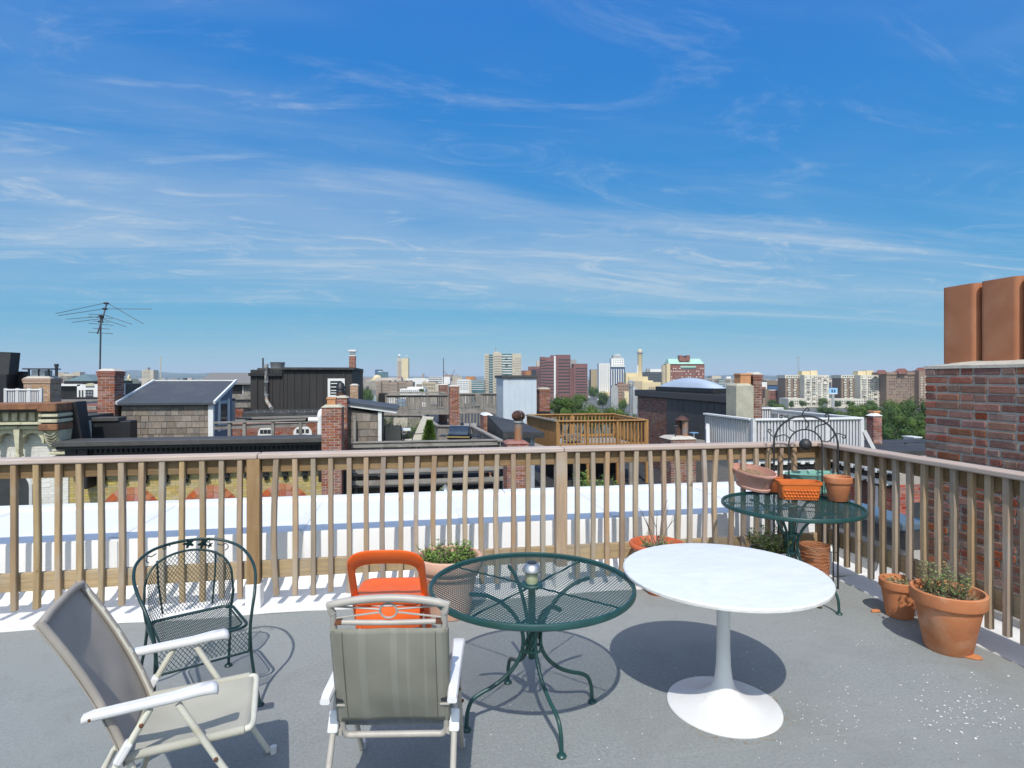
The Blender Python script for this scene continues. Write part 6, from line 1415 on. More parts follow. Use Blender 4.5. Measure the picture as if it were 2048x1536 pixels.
mb.add(V, [(i * (nv + 1) + j, (i + 1) * (nv + 1) + j, (i + 1) * (nv + 1) + j + 1, i * (nv + 1) + j + 1) for i in range(nu) for j in range(nv)]); mb.build('skylight_dome', dome_m, R_, world=True, smooth=60)
# cement chimney S
YS = 15.0; t_, a_, b_, z_ = chimney('buff cement rendered chimney with an orange clay pot', 1473, 1505, 772, YS, .5, -.7, concrete_m, concrete_m, concrete_m, pots=((1481, 1502, 747),), seed=81, corbel=False, vis='')
wb_('render', concrete_m, t_, a_ - .02, YS - .02, -.7, b_ + .02, YS + .5, z_ + .01)
chimney('ragged brick chimney leaning on the cement rendered one', 1507, 1524, 749, YS + .1, .5, -.7, brick_brown, mort_l, seed=82, vis='-', corbel=True)
# white roof deck
YT = 13.6; zt_ = zy(1600, 836, YT); zb_ = -.25
T_ = thing('roof_deck_railing', 'white painted railing around the right-hand roof deck', 'railing', (xy(1600, YT), YT + 1, zb_))
tx0, tx1 = xy(1507, YT), xy(1722, YT); ybk = onX(1410, 0, tx0).y
rail_run(T_, (tx0, YT), (tx1, YT), zt_, zb_, 34, white_rail, white_trim, bw=.045, capw=.14, caph=.05, posts=4, pw=.10, sub=True)
rail_run(T_, (tx0, ybk), (tx0, YT + .09), zt_ - .003, zb_, 20, white_rail, white_trim, bw=.04, capw=.14, caph=.05)
rail_run(T_, (tx0 + .9, YT + 4.2), (tx1 + .6, YT + 4.2), zt_ + .04, zb_, 34, white_rail, white_trim, bw=.045, capw=.14, caph=.05, posts=3)
rail_run(T_, (tx1, YT + .09), (tx1 + .3, YT + 5), zt_ - .003, zb_, 16, white_rail, white_trim, bw=.045, capw=.14, caph=.05)
MB().bar((tx1 + .05, YT - .05, zt_ - .35), (tx1 + .34, YT - .2, zb_ - .1), .08, .09).build('brace', white_rail, T_, world=True)
MB().bar((tx0 - .02, ybk - .2, zt_ - .35), (tx0 - .55, ybk - 1.2, zb_), .09, .12).build('brace', white_rail, T_, world=True)
for s in (-1, 1): MB().bar((tx0, YT - .05, zt_ - .62), (tx0 + s * .42, YT - .12, zb_), .08, .10).build('brace', white_rail, T_, world=True)
wb_('floor', grey_wood_h, T_, tx0, YT, zb_ - .1, tx1, YT + 4.2, zb_ - .02)
brick_speck = bk('speckled_brick', (.27, .10, .075), (.20, .075, .06), (.42, .33, .29), .35)
chimney('speckled red brick chimney with a clay pot right of the white railing', 1747, 1764, 832, 14.6, .26, -.8, brick_speck, mort_d, white_trim, pots=((1748, 1760, 822),), seed=91, corbel=False, vis='-')
# red brick houses on the right
YB = 13.2; cnr = onY(1665, 0, YB).x
h5 = thing('row_house', 'red brick house with white dentil cornice below the white deck', 'house', (cnr, 20, gnd_z))
xl = X4 + 3.05; ztop = zy(1570, 906, YB)
wb_('back_wall', mort_d, h5, 8.0, YB + .02, gnd_z, cnr + .1, 15.5, ztop - .12)
yw = onX(1786, 0, cnr).y
wb_('wing_wall', mort_d, h5, cnr + .02, yw, gnd_z, cnr + 6, 15.5, ztop - .12)
mb = MB(); bricks_on(mb, 'y-', YB + .02, 8.0, cnr, -4.2, ztop - .5, seed=92); wya, wyb = onX(1757, 0, cnr).y, onX(1719, 0, cnr).y
wz1, wz0 = onX(1738, 945, cnr).z, -4.2
bricks_on(mb, 'x-', cnr + .02, yw, YB, -4.2, ztop - .5, seed=93, holes=lambda y_, z_: wya < y_ < wyb and z_ < wz1); bricks_on(mb, 'y-', yw, cnr, cnr + 1.2, -4.2, ztop - .5, seed=94)
stuff(mb.build('bricks', brick_vred, h5, world=True, fixn=False))
wb_('flat_roof', black_roof, h5, 7.95, YB - .25, ztop - .12, cnr + 6, 15.5, ztop)
for dz, mm, pj in ((-.14, white_trim, .20), (-.30, black_paint, .16), (-.40, white_trim, .12), (-.5, black_paint, .08)):
    wb_('cornice_band', mm, h5, 7.95, YB - pj, ztop + dz - .07, cnr - .0 - pj, YB + .02, ztop + dz)
    wb_('cornice_band', mm, h5, cnr - pj, yw - pj, ztop + dz - .07, cnr + .02, YB + .02, ztop + dz)
k_ = 0; DM = None
for dz, pj in ((-.215, .165), (-.47, .105)):
    xx = 8.1
    while xx < cnr - .3:
        if DM is None: o = MB().box(-.05, -.05, -.04, .05, .05, .04).build('dentil', white_trim, h5); DM = o.data
        else: o = link('dentil', DM, h5)
        o.location = Vector((xx, YB - pj, ztop + dz)) - h5.location; xx += .24
    yy = yw + .05
    while yy < YB - .2:
        o = link('dentil', DM, h5, Vector((cnr - pj, yy, ztop + dz)) - h5.location); yy += .24
w_ = wb_('window', glass_dark, h5, cnr + .0, wya, wz0, cnr + .03, wyb, wz1 - .24)
wb_('lintel', tan_stone, h5, cnr - .03, wya - .06, wz1 - .24, cnr + .03, wyb + .06, wz1)
for a, b in ((wya, wya + .07), (wyb - .07, wyb)): wb_('frame', white_trim, w_, cnr - .02, a, wz0, cnr + .002, b, wz1 - .24)
wb_('blind', cream_paint, w_, cnr - .008, wya + .08, wz0, cnr - .003, wyb - .3, wz1 - .62); wb_('sash', white_trim, w_, cnr - .02, wya + .07, wz1 - .95, cnr - .009, wyb - .07, wz1 - .90)
wn = wb_('window', glass_dark, h5, cnr + .35, yw - .035, -3.2, cnr + .75, yw - .015, ztop - .9)
for a in (cnr + .33, cnr + .73): wb_('frame', white_trim, wn, a, yw - .06, -3.2, a + .04, yw - .036, ztop - .88)
t = thing('neighbour_roof', 'flat dark grey roof with pale patches right of the speckled chimney', 'roof', (cnr + 5, 20, -1.2))
zz = onY(1800, 893, 14.2).z
wb_('edge', mat('weathered_grey_membrane', (.20, .21, .22), (.16, .17, .18), 1.2, rough=.8), t, cnr - .2, 14.0, zz - .3, cnr + 7, 15.3, zz, .01)
wb_('upper_slab', black_roof, t, cnr + .3, 14.6, zz, cnr + 7, 15.3, zz + .06)
wb_('white_patch', white_trim, t, xy(1818, 14.1), 14.05, zz, xy(1852, 14.1), 14.9, zz + .02)
pipe('small black vent pipe on the flat roof right of the speckled chimney', 1811, 885, 14.4, zz, .03, black_paint, False)
for k, (a, b, y_, m_) in enumerate(((1792, 1800, 890, galv), (1828, 1842, 876, white_trim))):
    q = onY(a, y_, 16); t = thing('roof_box', ('small grey box on the dark flat roof at right', 'small white roof box near the brick chimney edge')[k], 'box', (q.x, 16, zz)); wb_('case', m_, t, q.x, 16, zz - .4, xy(b, 16), 16.4, q.z); wb_('lid', m_, t, q.x - .03, 15.97, q.z, xy(b, 16) + .03, 16.43, q.z + .03)
# rusty hooded vent on the near mortar-capped chimney
Pc, a_, b_, z_ = chimney('mortar topped brick chimney with rusty hooded vents by the dark penthouse', 1342, 1392, 879, 14.8, .7, -3.0, brick_brown, mort_l, mort_l, seed=95, corbel=False, vis='-')
hv = thing('hooded_vent', 'rusty hooded flue vent before the dark grey penthouse', 'vent', (xy(1368, 15.1), 15.1, z_))
c_ = onY(1366, 860, 15.1)
MB().tube([(c_.x + .06, 15.1, z_ + .05), (c_.x + .06, 15.1, zy(1370, 838, 15.1))], .085, 14).build('flue', rust_pipe, hv, world=True, smooth=50)
MB().tube([(c_.x - .06, 15.25, z_), (c_.x - .06, 15.25, zy(1370, 842, 15.1))], .08, 14).build('second_flue', rust_dark, hv, world=True, smooth=50)
MB().lathe([(0, 0), (.19, 0), (.17, .03), (.06, .11), (0, .12)], 16, (c_.x, 15.15, zy(1370, 840, 15.1))).build('hood', rust_dark, hv, world=True, smooth=30)
MB().tube([onY(1351, 882, 15), onY(1351, 852, 15)], .02, 6).build('side_pipe', dark_alu, hv, world=True); MB().tube([onY(1347, 852, 15), onY(1356, 852, 15)], .02, 6).build('side_cap', dark_alu, hv, world=True)
q = onY(1388, 866, 15.0); MB().lathe([(0, 0), (.13, 0), (.13, .015), (0, .03)], 16, (q.x, 15.0, q.z)).build('round_plate', blue_plastic, hv, world=True); MB().tube([(q.x, 15, z_ - .3), (q.x, 15, q.z)], .022, 6).build('white_pipe', white_trim, hv, world=True)
# ================================================================ THE CITY BEYOND
def fac(n, a, b, rnd=.0, rough=.8): return mat(n, a, b, .08, rough=rough, coords='World', detail=3)
conc_beige = fac('beige_concrete', (.50, .44, .34), (.45, .40, .31)); conc_white = fac('white_concrete', (.72, .71, .68), (.66, .65, .62)); conc_cream = fac('cream_masonry', (.66, .55, .33), (.60, .49, .29))
brick_f = fac('far_red_brick', (.24, .095, .07), (.20, .08, .06)); brick_plum = fac('far_plum_brick', (.20, .085, .075), (.165, .07, .065)); brick_tan = fac('far_tan_brick', (.30, .20, .145), (.25, .17, .12))
glass_teal = fac('teal_curtain_glass', (.07, .15, .16), (.05, .11, .12), rough=.2); glass_blue = fac('blue_curtain_glass', (.045, .10, .20), (.035, .08, .16), rough=.25); glass_blk = fac('far_dark_glass', (.025, .03, .035), (.035, .04, .045), rough=.25)
copper = fac('green_copper', (.36, .56, .46), (.31, .50, .41)); grey_f = fac('far_grey_panel', (.33, .34, .34), (.28, .29, .29)); brown_f = fac('far_brown_panel', (.20, .155, .11), (.17, .13, .09)); tan_f = fac('far_tan_stone', (.44, .37, .26), (.39, .33, .23)); orange_f = fac('far_orange_panel', (.40, .17, .05), (.36, .15, .045))
dkgrey_f = fac('far_dark_roof', (.06, .06, .065), (.08, .08, .085)); apt_white = fac('apartment_white', (.60, .57, .48), (.53, .50, .42)); apt_brick = fac('apartment_brown_brick', (.26, .18, .13), (.22, .15, .11))
class Bld:
    def __init__(s, name, label, pxc, D, cat='building', group=None):
        s.D = D; s.X = (pxc - CX) / F * D; s.t = thing(name, label, cat, cw(s.X, D, gnd_z), rad(-10), group)
    def x(s, px, dy=0): return (px - CX) / F * (s.D + dy) - s.X
    def z(s, py, dy=0): return EYE - (py - CY) / F * (s.D + dy) - gnd_z
    def box(s, nm, m_, px0, px1, py0, py1=None, dy=0.0, dep=18.0):
        return MB().box(s.x(px0, dy), dy, 0 if py1 is None else s.z(py1, dy), s.x(px1, dy), dy + dep, s.z(py0, dy)).build(nm, m_, s.t)
    def grid(s, nm, m_, px0, px1, py0, py1, cols, rows, wf=.5, hf=.5, dy=0.0, out=.12, skip=0, seed=1, side=None):
        mb = MB(); r = random.Random(seed); X0, X1 = s.x(px0, dy), s.x(px1, dy); Z1, Z0 = s.z(py0, dy), s.z(py1, dy); cwid = (X1 - X0) / cols; rh = (Z1 - Z0) / rows
        for i in range(cols):
            for j in range(rows):
                if skip and r.random() < skip: continue
                a = X0 + cwid * (i + .5 - wf / 2); b = Z0 + rh * (j + .5 - hf / 2); mb.box(a, dy - out, b, a + cwid * wf, dy + .3, b + rh * hf)
        return stuff(mb.build(nm, m_, s.t, fixn=False))
    def sidegrid(s, nm, m_, px, sgn, dy0, dep, py0, py1, cols, rows, wf, hf):
        mb = MB(); X = s.x(px); Z1, Z0 = s.z(py0), s.z(py1); cwid = dep / cols; rh = (Z1 - Z0) / rows
        for i in range(cols):
            for j in range(rows):
                a = dy0 + cwid * (i + .5 - wf / 2); b = Z0 + rh * (j + .5 - hf / 2); mb.box(X - .2, a, b, X + .2, a + cwid * wf, b + rh * hf)
        return stuff(mb.build(nm, m_, s.t, fixn=False))
# ground and river road
gm = mat('city_ground', (.09, .10, .06), (.15, .145, .125), .02, rough=.95, coords='World', c3=(.07, .095, .04), s3=.008)
MB().add([(-30000, -200, gnd_z), (30000, -200, gnd_z), (30000, 40000, gnd_z), (-30000, 40000, gnd_z)], [(0, 1, 2, 3)]).build('ground', gm); bpy.data.objects['ground']['kind'] = 'structure'
asph = mat('far_asphalt', (.11, .11, .112), (.13, .13, .13), .2, rough=.9, coords='World')
def strip(nm, A, B, w, m_, dz):
    d = (B - A); d.z = 0; n = Vector((-d.y, d.x, 0)).normalized() * w / 2
    o = MB().add([(A - n).to_tuple()[:2] + (gnd_z + dz,), (B - n).to_tuple()[:2] + (gnd_z + dz,), (B + n).to_tuple()[:2] + (gnd_z + dz,), (A + n).to_tuple()[:2] + (gnd_z + dz,)], [(0, 1, 2, 3)]).build(nm, m_); struct(o)
A_, B_ = cw((1296 - CX) / F * 400, 400), cw((1150 - CX) / F * 1000, 1000)
strip('road', A_, B_, 30, asph, .05)
C_, D_ = cw((1420 - CX) / F * 470, 470), cw((1900 - CX) / F * 470, 470); strip('road', C_, D_, 40, asph, .06)
E_, F_ = cw((1380 - CX) / F * 620, 620), cw((1950 - CX) / F * 640, 640); strip('footpath', E_, F_, 60, mat('tan_verge', (.30, .22, .13), (.24, .18, .11), .05, rough=.95, coords='World'), .04)
water_m = mat('river_water', (.05, .075, .085), (.06, .085, .095), .05, rough=.12, coords='World', bump=.15, bscale=.6)
strip('river', cw(-900, 760), cw(60, 700), 300, water_m, .03)
# --- skyline, left to right
b = Bld('tan_block', 'row of tan blocks on the skyline left of the antenna', 140, 1500)
for a, c_, t_, m_ in ((116, 128, 745, tan_f), (128, 146, 747, conc_beige), (146, 160, 744, tan_f), (120, 164, 752, brick_tan)): b.box('block', m_, a, c_, t_)
b = Bld('pale_tower', 'pale concrete tower on the skyline right of the antenna', 295, 1300)
b.box('body', conc_beige, 284, 307, 740); b.box('roof_house', grey_f, 291, 296, 735, 740, 3, 8); b.grid('windows', glass_blk, 285, 301, 741, 757, 6, 6, .5, .4)
b = Bld('church', 'small cream church tower among distant trees left of the shingled shed', 256, 900, 'church')
b.box('tower', conc_cream, 254.5, 258, 753, dep=4); MB().add([(b.x(254.5), 0, b.z(753)), (b.x(258), 0, b.z(753)), (b.x(258), 4, b.z(753)), (b.x(254.5), 4, b.z(753)), (b.x(256.2), 2, b.z(748))], [(0, 1, 4), (1, 2, 4), (2, 3, 4), (3, 0, 4)]).build('spire', conc_cream, b.t); b.box('nave', conc_cream, 252, 262, 758)
b = Bld('glass_block', 'pair of blue glass blocks left of the radome tower', 762, 1900)
b.box('tall_block', glass_blue, 750, 763, 739); b.box('low_block', glass_teal, 755, 774, 744, dy=-30); b.box('roof_band', conc_white, 756, 764, 742.5, 744, -30, 20)
b = Bld('domed_hall', 'cream domed hall below the blue glass blocks', 750, 1400)
b.box('drum', conc_cream, 743, 763, 757); b.box('wings', conc_beige, 733, 774, 761)
MB().lathe([(b.x(761) - b.x(752.5), 0), ((b.x(761) - b.x(752.5)) * .9, 4), ((b.x(761) - b.x(752.5)) * .6, 7.6), (0, 9)], 24, (b.x(752.5), 10, b.z(757))).build('dome', conc_cream, b.t, smooth=60)
b = Bld('radome_tower', 'tall beige slab tower topped by two white radomes', 805, 1700)
b.box('window_face', conc_beige, 794, 803.2, 717); b.box('plain_face', conc_cream, 803.2, 816.5, 716.5, dy=.5); b.grid('windows', brown_f, 795, 803, 722, 752, 1, 14, .9, .42); b.box('podium', brick_f, 795, 803, 753, dy=-8)
for px_, py_, r_ in ((797.5, 711, 2.7), (812, 712, 1.6)): MB().sphere((b.x(px_), 8, b.z(py_)), r_ / F * 1700, 16, 10).build('radome', conc_white, b.t, smooth=60); MB().tube([(b.x(px_), 8, b.z(717)), (b.x(px_), 8, b.z(py_))], 1.3, 6).build('radome_stand', grey_f, b.t)
b = Bld('balcony_flats', 'stepped grey brown balcony flats below the radome tower', 790, 900)
for i, (a, c_, t_) in enumerate(((752, 762, 763), (762, 778, 761), (778, 795, 764), (795, 812, 762), (812, 826, 763.5))):
    b.box('block', (brick_tan, apt_brick)[i % 2], a, c_, t_, dy=i % 2 * 6); b.grid('balconies', conc_beige, a + 1, c_ - 1, t_ + 2, 784, 1, 7, .95, .28, dy=i % 2 * 6, out=.8)
b = Bld('white_shed', 'long low white shed below the balcony flats', 830, 620); b.box('wall', conc_white, 800, 850, 778); b.box('upper', conc_white, 815, 846, 774, dy=8); b.grid('windows', glass_blk, 802, 848, 779, 784, 12, 1, .5, .4)
b = Bld('tan_hall', 'tan stone hall with tall windows right of the white shed', 862, 800); b.box('wall', tan_f, 844, 872, 764); b.box('wing', conc_beige, 868, 884, 768); b.grid('windows', glass_blk, 846, 870, 766, 780, 8, 2, .4, .6); b.box('roof_box', conc_beige, 846, 850, 761.5, 764, 2, 6)
b = Bld('long_roof_hall', 'very long white roofed hall on the far skyline', 840, 1500); b.box('wall', conc_white, 812, 862, 757); b.box('chimney', brick_tan, 845, 848, 747, dy=5, dep=5); b.box('clerestory', conc_beige, 826, 850, 756, 757, 4)
b = Bld('slab_office', 'white slab offices with dark bands right of the lightning rod', 872, 1100); b.box('wall', conc_white, 857, 900, 753.5); b.grid('bands', glass_blk, 857, 885, 754, 768, 1, 4, 1, .45)
b = Bld('arched_hall', 'brown arched roof hall under small cranes on the skyline', 905, 1600)
b.box('wall', brick_tan, 888, 905, 749.5); MB().prism([(b.x(904) + (b.x(922) - b.x(904)) * i / 10, 0, b.z(754) + 7 * math.sin(math.pi * i / 10)) for i in range(11)], (0, 30, 0)).build('arched_roof', grey_f, b.t); b.box('base', tan_f, 885, 925, 754); b.box('pink_block', brick_f, 879, 902, 757, dy=-20)
def crane(label, px, pyt, D, jx, jy):
    t = thing('tower_crane', label, 'crane', cw((px - CX) / F * D, D, gnd_z), rad(-10)); g = lambda a, c_: ((a - px) / F * D, 0, EYE - (c_ - CY) / F * D - gnd_z)
    MB().tube([(0, 0, 0), g(px, pyt)], .9, 4).build('mast', rust_dark, t); MB().tube([g(px - (jx - px) * .35, pyt + (pyt - jy) * .2 + 1), g(px, pyt), g(jx, jy)], .7, 4).build('jib', rust_dark, t)
crane('small red crane above the arched hall', 893, 748, 1700, 888, 743); crane('small dark crane right of the red one', 905, 750, 1800, 909, 740)
b = Bld('white_offices', 'white offices with small windows left of the teal banded block', 928, 850); b.box('wall', conc_white, 915, 941, 759); b.grid('windows', glass_teal, 916, 940, 761, 780, 8, 5, .5, .5); b.box('orange_roof_house', orange_f, 932, 950, 753, 759, 8, 10)
b = Bld('teal_block', 'teal glass block with white floor bands left of the beige tower', 955, 780); b.box('wall', glass_teal, 943, 969, 760); b.grid('floor_bands', conc_white, 943, 969, 760, 781, 1, 5, 1, .22, out=.4); b.box('end_pier', conc_beige, 938, 943.5, 760)
b = Bld('beige_tower', 'tall beige tower with teal glass strips in the skyline centre', 1006, 800)
b.box('left_bay', conc_beige, 969, 977.5, 708); b.box('left_glass', glass_teal, 977.5, 986, 709, dy=3); b.box('middle_bay', conc_beige, 986, 1003.5, 706, dy=-2); b.box('right_glass', glass_teal, 1003.5, 1024.5, 707.5, dy=3); b.box('right_bay', conc_beige, 1024.5, 1042.5, 707, dy=0)
b.grid('windows', glass_blk, 970, 977, 711, 784, 4, 15, .55, .42); b.grid('windows', glass_blk, 987, 1003, 711, 784, 7, 15, .5, .42, dy=-2); b.grid('windows', glass_blk, 1026, 1042, 715, 784, 5, 14, .4, .34, skip=.15)
b.grid('floor_bands', conc_white, 1004, 1024, 709, 784, 1, 15, 1, .36, dy=3, out=.4); b.grid('floor_bands', conc_white, 978, 986, 710, 784, 1, 15, 1, .14, dy=3, out=.4); b.grid('dark_bays', glass_blk, 1010, 1016, 712, 760, 1, 12, .9, .7, dy=3, out=.6, skip=.5); b.box('roof_house', conc_beige, 988, 998, 703.5, 706, 3, 10)
MB().tube([(b.x(991), 5, b.z(704)), (b.x(991), 5, b.z(693))], .35, 4).build('aerial', grey_f, b.t)
b = Bld('plum_complex', 'stepped plum brick office towers with dark window bands', 1128, 750)
for a, c_, t_, dy_, nfl in ((1081, 1112, 714.5, 0, 11), (1112, 1141, 709.5, 6, 11), (1147, 1175, 727.5, -4, 10)):
    b.box('tower', brick_plum, a, c_, t_, dy=dy_, dep=24); b.grid('window_bands', glass_blk, a + (9 if a < 1100 else 4), c_ - 1, t_ + 7, 788, 1, nfl, 1, .38, dy=dy_)
b.box('corner_bay', brick_plum, 1081, 1090, 713.5, dy=-1.5); b.grid('window_bands', glass_blk, 1081.5, 1090, 718, 785, 1, 12, 1, .4, dy=-1.5); b.box('link', brick_plum, 1140, 1148, 735, dy=2); b.box('lift_core', grey_f, 1139, 1153, 719, dy=20); b.box('white_slot', conc_white, 1108, 1111.5, 712, dy=-.6, dep=3); b.box('rear_tower', brick_plum, 1102, 1112, 710.5, dy=20)
b = Bld('brown_offices', 'low brown offices with an orange block left of the plum towers', 1062, 850); b.box('wall', brick_plum, 1043, 1082, 741); b.box('upper', brick_plum, 1057, 1082, 733, dy=5); b.box('orange_block', orange_f, 1051, 1061.5, 742, dy=-3); b.box('dark_bay', glass_blk, 1063, 1073, 739, dy=-1); b.grid('window_bands', glass_blk, 1074, 1081, 738, 770, 1, 8, 1, .4); b.box('grey_slab', conc_beige, 1073, 1081, 722, dy=30)
b = Bld('striped_block', 'narrow brown block with vertical stripes left of the white tower', 1190, 900); b.box('wall', brown_f, 1182, 1199, 739); b.grid('fins', conc_cream, 1182, 1199, 740, 778, 8, 1, .42, 1, out=.5)
b = Bld('white_tower', 'bright white tower with punched windows and a higher rear block', 1222, 850)
b.box('front_block', conc_white, 1198, 1220, 727); b.grid('windows', glass_blk, 1199.5, 1219, 729, 784, 5, 14, .36, .36); b.box('rear_block', conc_white, 1223, 1248, 717, dy=14); b.grid('windows', glass_blk, 1225, 1247, 718, 732, 5, 3, .36, .4, dy=14); b.box('plant_room', grey_f, 1226, 1243, 710.5, 717, 18, 12); b.box('roof_house', conc_white, 1229, 1241, 709, 711, 19, 6)
b.box('dark_block', glass_blue, 1219, 1250, 733.5, dy=4); b.grid('white_fins', conc_white, 1221, 1249, 738, 775, 6, 1, .38, 1, dy=4, out=.8); b.box('fascia', conc_white, 1222, 1250, 731, 734, 3, 10); b.box('podium', conc_cream, 1199, 1222, 784, dy=-10)
b = Bld('brick_warehouse', 'brown brick warehouse below the white tower', 1250, 600); b.box('wall', brick_tan, 1235, 1262, 768); b.grid('windows', glass_blk, 1236, 1261, 770, 800, 6, 5, .4, .5); b.box('cream_end', conc_cream, 1249, 1258, 783, dy=-8); b.box('roof', brick_f, 1238, 1247, 765, 768, 4, 8)
b = Bld('stone_pylon', 'grey stone pylon before the brown brick warehouse', 1229, 430, 'pylon'); b.box('shaft', grey_f, 1222, 1236, 775, dep=5); b.box('cap', grey_f, 1224, 1234, 771, 775, 1, 3)
b = Bld('stone_pylon', 'grey stone turret beside the galvanised flue', 1268, 430, 'pylon'); b.box('shaft', grey_f, 1263, 1274, 779, dep=4); MB().add([(b.x(1263), 0, b.z(779)), (b.x(1274), 0, b.z(779)), (b.x(1274), 4, b.z(779)), (b.x(1263), 4, b.z(779)), (b.x(1268.5), 2, b.z(770))], [(0, 1, 4), (1, 2, 4), (2, 3, 4), (3, 0, 4)]).build('roof', grey_f, b.t)
b = Bld('power_station', 'cream power station with a tall ringed chimney', 1288, 800)
b.box('block', conc_cream, 1252, 1276, 745.5); b.box('block', conc_cream, 1258, 1296, 753, dy=-4); b.box('block', tan_f, 1265, 1285, 762, dy=-8); b.box('block', conc_cream, 1284, 1322, 764.5, dy=-10); b.box('block', conc_cream, 1284, 1306, 761, dy=-6); b.grid('windows', brown_f, 1297, 1310, 774, 781, 3, 1, .5, 1, dy=-10)
cxp = b.x(1282.3); MB().lathe([(0, 0), (3.6, 0), (3.1, b.z(707)), (3.6, b.z(706)), (3.6, b.z(702.5)), (2.8, b.z(702)), (2.6, b.z(699)), (1.6, b.z(697.8)), (0, b.z(697.8))], 18, (cxp, 8, 0)).build('chimney', conc_cream, b.t, smooth=40); MB().lathe([(3.7, b.z(707)), (4.1, b.z(706)), (4.1, b.z(703)), (3.6, b.z(702.4))], 18, (cxp, 8, 0)).build('chimney_ring', grey_f, b.t); MB().tube([(b.x(1277), 6, 0), (b.x(1277), 6, b.z(731))], 1.1, 10).build('slim_stack', conc_white, b.t)
b = Bld('dark_glass_block', 'dark glass block with a white top storey behind the power station', 1305, 1000); b.box('wall', glass_blk, 1287, 1324, 744); b.box('top_storey', conc_white, 1300, 1324, 738, 744, 2); b.grid('bands', grey_f, 1288, 1323, 745, 765, 1, 6, 1, .12, out=.3); b.box('roof_box', grey_f, 1293, 1299, 737, 744, 4, 6)
b = Bld('copper_roof_block', 'red brick block with a pale green copper roof', 1371, 700)
b.box('wall', brick_f, 1336, 1409, 728, dep=22); b.grid('windows', conc_white, 1341, 1408, 734, 768, 16, 6, .42, .34, skip=.35, seed=3); b.grid('windows', glass_blk, 1341, 1408, 734, 768, 16, 6, .30, .40, skip=.45, seed=9, out=.16); b.box('green_band', copper, 1361, 1392, 732, 735, -.3, 1); b.box('green_window', glass_teal, 1364, 1390, 735, 738, -.25, 1)
z0_, z1_ = b.z(728), b.z(717); MB().add([(b.x(1337), -1, z0_), (b.x(1408), -1, z0_), (b.x(1408), 23, z0_), (b.x(1337), 23, z0_), (b.x(1340), 9, z1_), (b.x(1404), 9, z1_), (b.x(1404), 13, z1_), (b.x(1340), 13, z1_)], [(0, 1, 5, 4), (1, 2, 6, 5), (2, 3, 7, 6), (3, 0, 4, 7), (4, 5, 6, 7), (3, 2, 1, 0)]).build('copper_roof', copper, b.t)
b.box('turret', brick_f, 1359, 1366, 710.5, 722, 1, 8); b.box('turret', brick_f, 1373, 1380, 710.5, 722, 1, 8); b.box('turret_base', brick_f, 1363, 1377, 715, 723, 1.5, 8); b.box('turret_slot', glass_blk, 1366, 1373, 712, 718, 2.5, 6)
for p, m_, t_ in ((1326.5, tan_f, 730), (1335.5, conc_cream, 727.5)): MB().tube([(b.x(p), -2, 0), (b.x(p), -2, b.z(t_))], 2.6, 14).build('stair_cylinder', m_, b.t, smooth=60)
b = Bld('teal_grey_block', 'long grey offices with teal glass right of the copper roof', 1445, 900); b.box('wall', grey_f, 1408, 1481, 757); b.grid('dark_windows', brown_f, 1409, 1480, 758, 766, 4, 1, .8, .8); b.box('glass_centre', glass_teal, 1437, 1450, 758, dy=-3); b.grid('bands', conc_white, 1437, 1450, 760, 772, 1, 4, 1, .3, dy=-3, out=.4); b.box('upper', conc_beige, 1424, 1442, 751.5, 757, 6); b.box('upper', conc_white, 1453, 1462, 753, 757, 8); b.grid('lower_glass', glass_teal, 1408, 1480, 768, 778, 10, 1, .7, .6)
b = Bld('white_low_block', 'low white terraces in front of the long grey offices', 1412, 600); b.box('wall', conc_white, 1376, 1442, 779); b.box('upper', conc_white, 1380, 1428, 771, dy=6); b.grid('windows', glass_blk, 1384, 1426, 772, 778, 9, 1, .5, .5, dy=6); b.box('roof_box', conc_white, 1381, 1396, 766, 771, 8)
b = Bld('brick_terrace', 'low brick terrace left of the cement rendered chimney', 1445, 480); b.box('wall', brick_f, 1405, 1480, 783); b.box('dark_roof', dkgrey_f, 1441, 1476, 778, 783, 4)
b = Bld('brick_terrace', 'red brick warehouses right of the ragged brick chimney', 1540, 560); b.box('wall', brick_f, 1518, 1532, 774); b.box('wall', brick_f, 1536, 1558, 781); b.box('tall_end', brown_f, 1530, 1538, 778, dy=-5); b.grid('windows', glass_blk, 1541, 1556, 786, 791, 3, 1, .35, .9); b.box('parapet', conc_white, 1536, 1558, 779.5, 781, -.5, 2); b.box('lower', brick_tan, 1518, 1530, 796, dy=-8); b.box('white_house', conc_white, 1519, 1534, 764, dy=60)
b = Bld('navy_glass_block', 'navy blue glass block with a brown top beside the pale flats', 1553, 640); b.box('wall', glass_blue, 1535, 1572, 770); b.box('top', brown_f, 1534, 1572, 761, 770, -1); b.box('cornice', conc_white, 1553, 1572, 759.5, 761, 4, 10); b.grid('bands', fac('navy_band', (.06, .12, .26), (.05, .10, .22)), 1536, 1571, 771, 786, 1, 5, 1, .4)
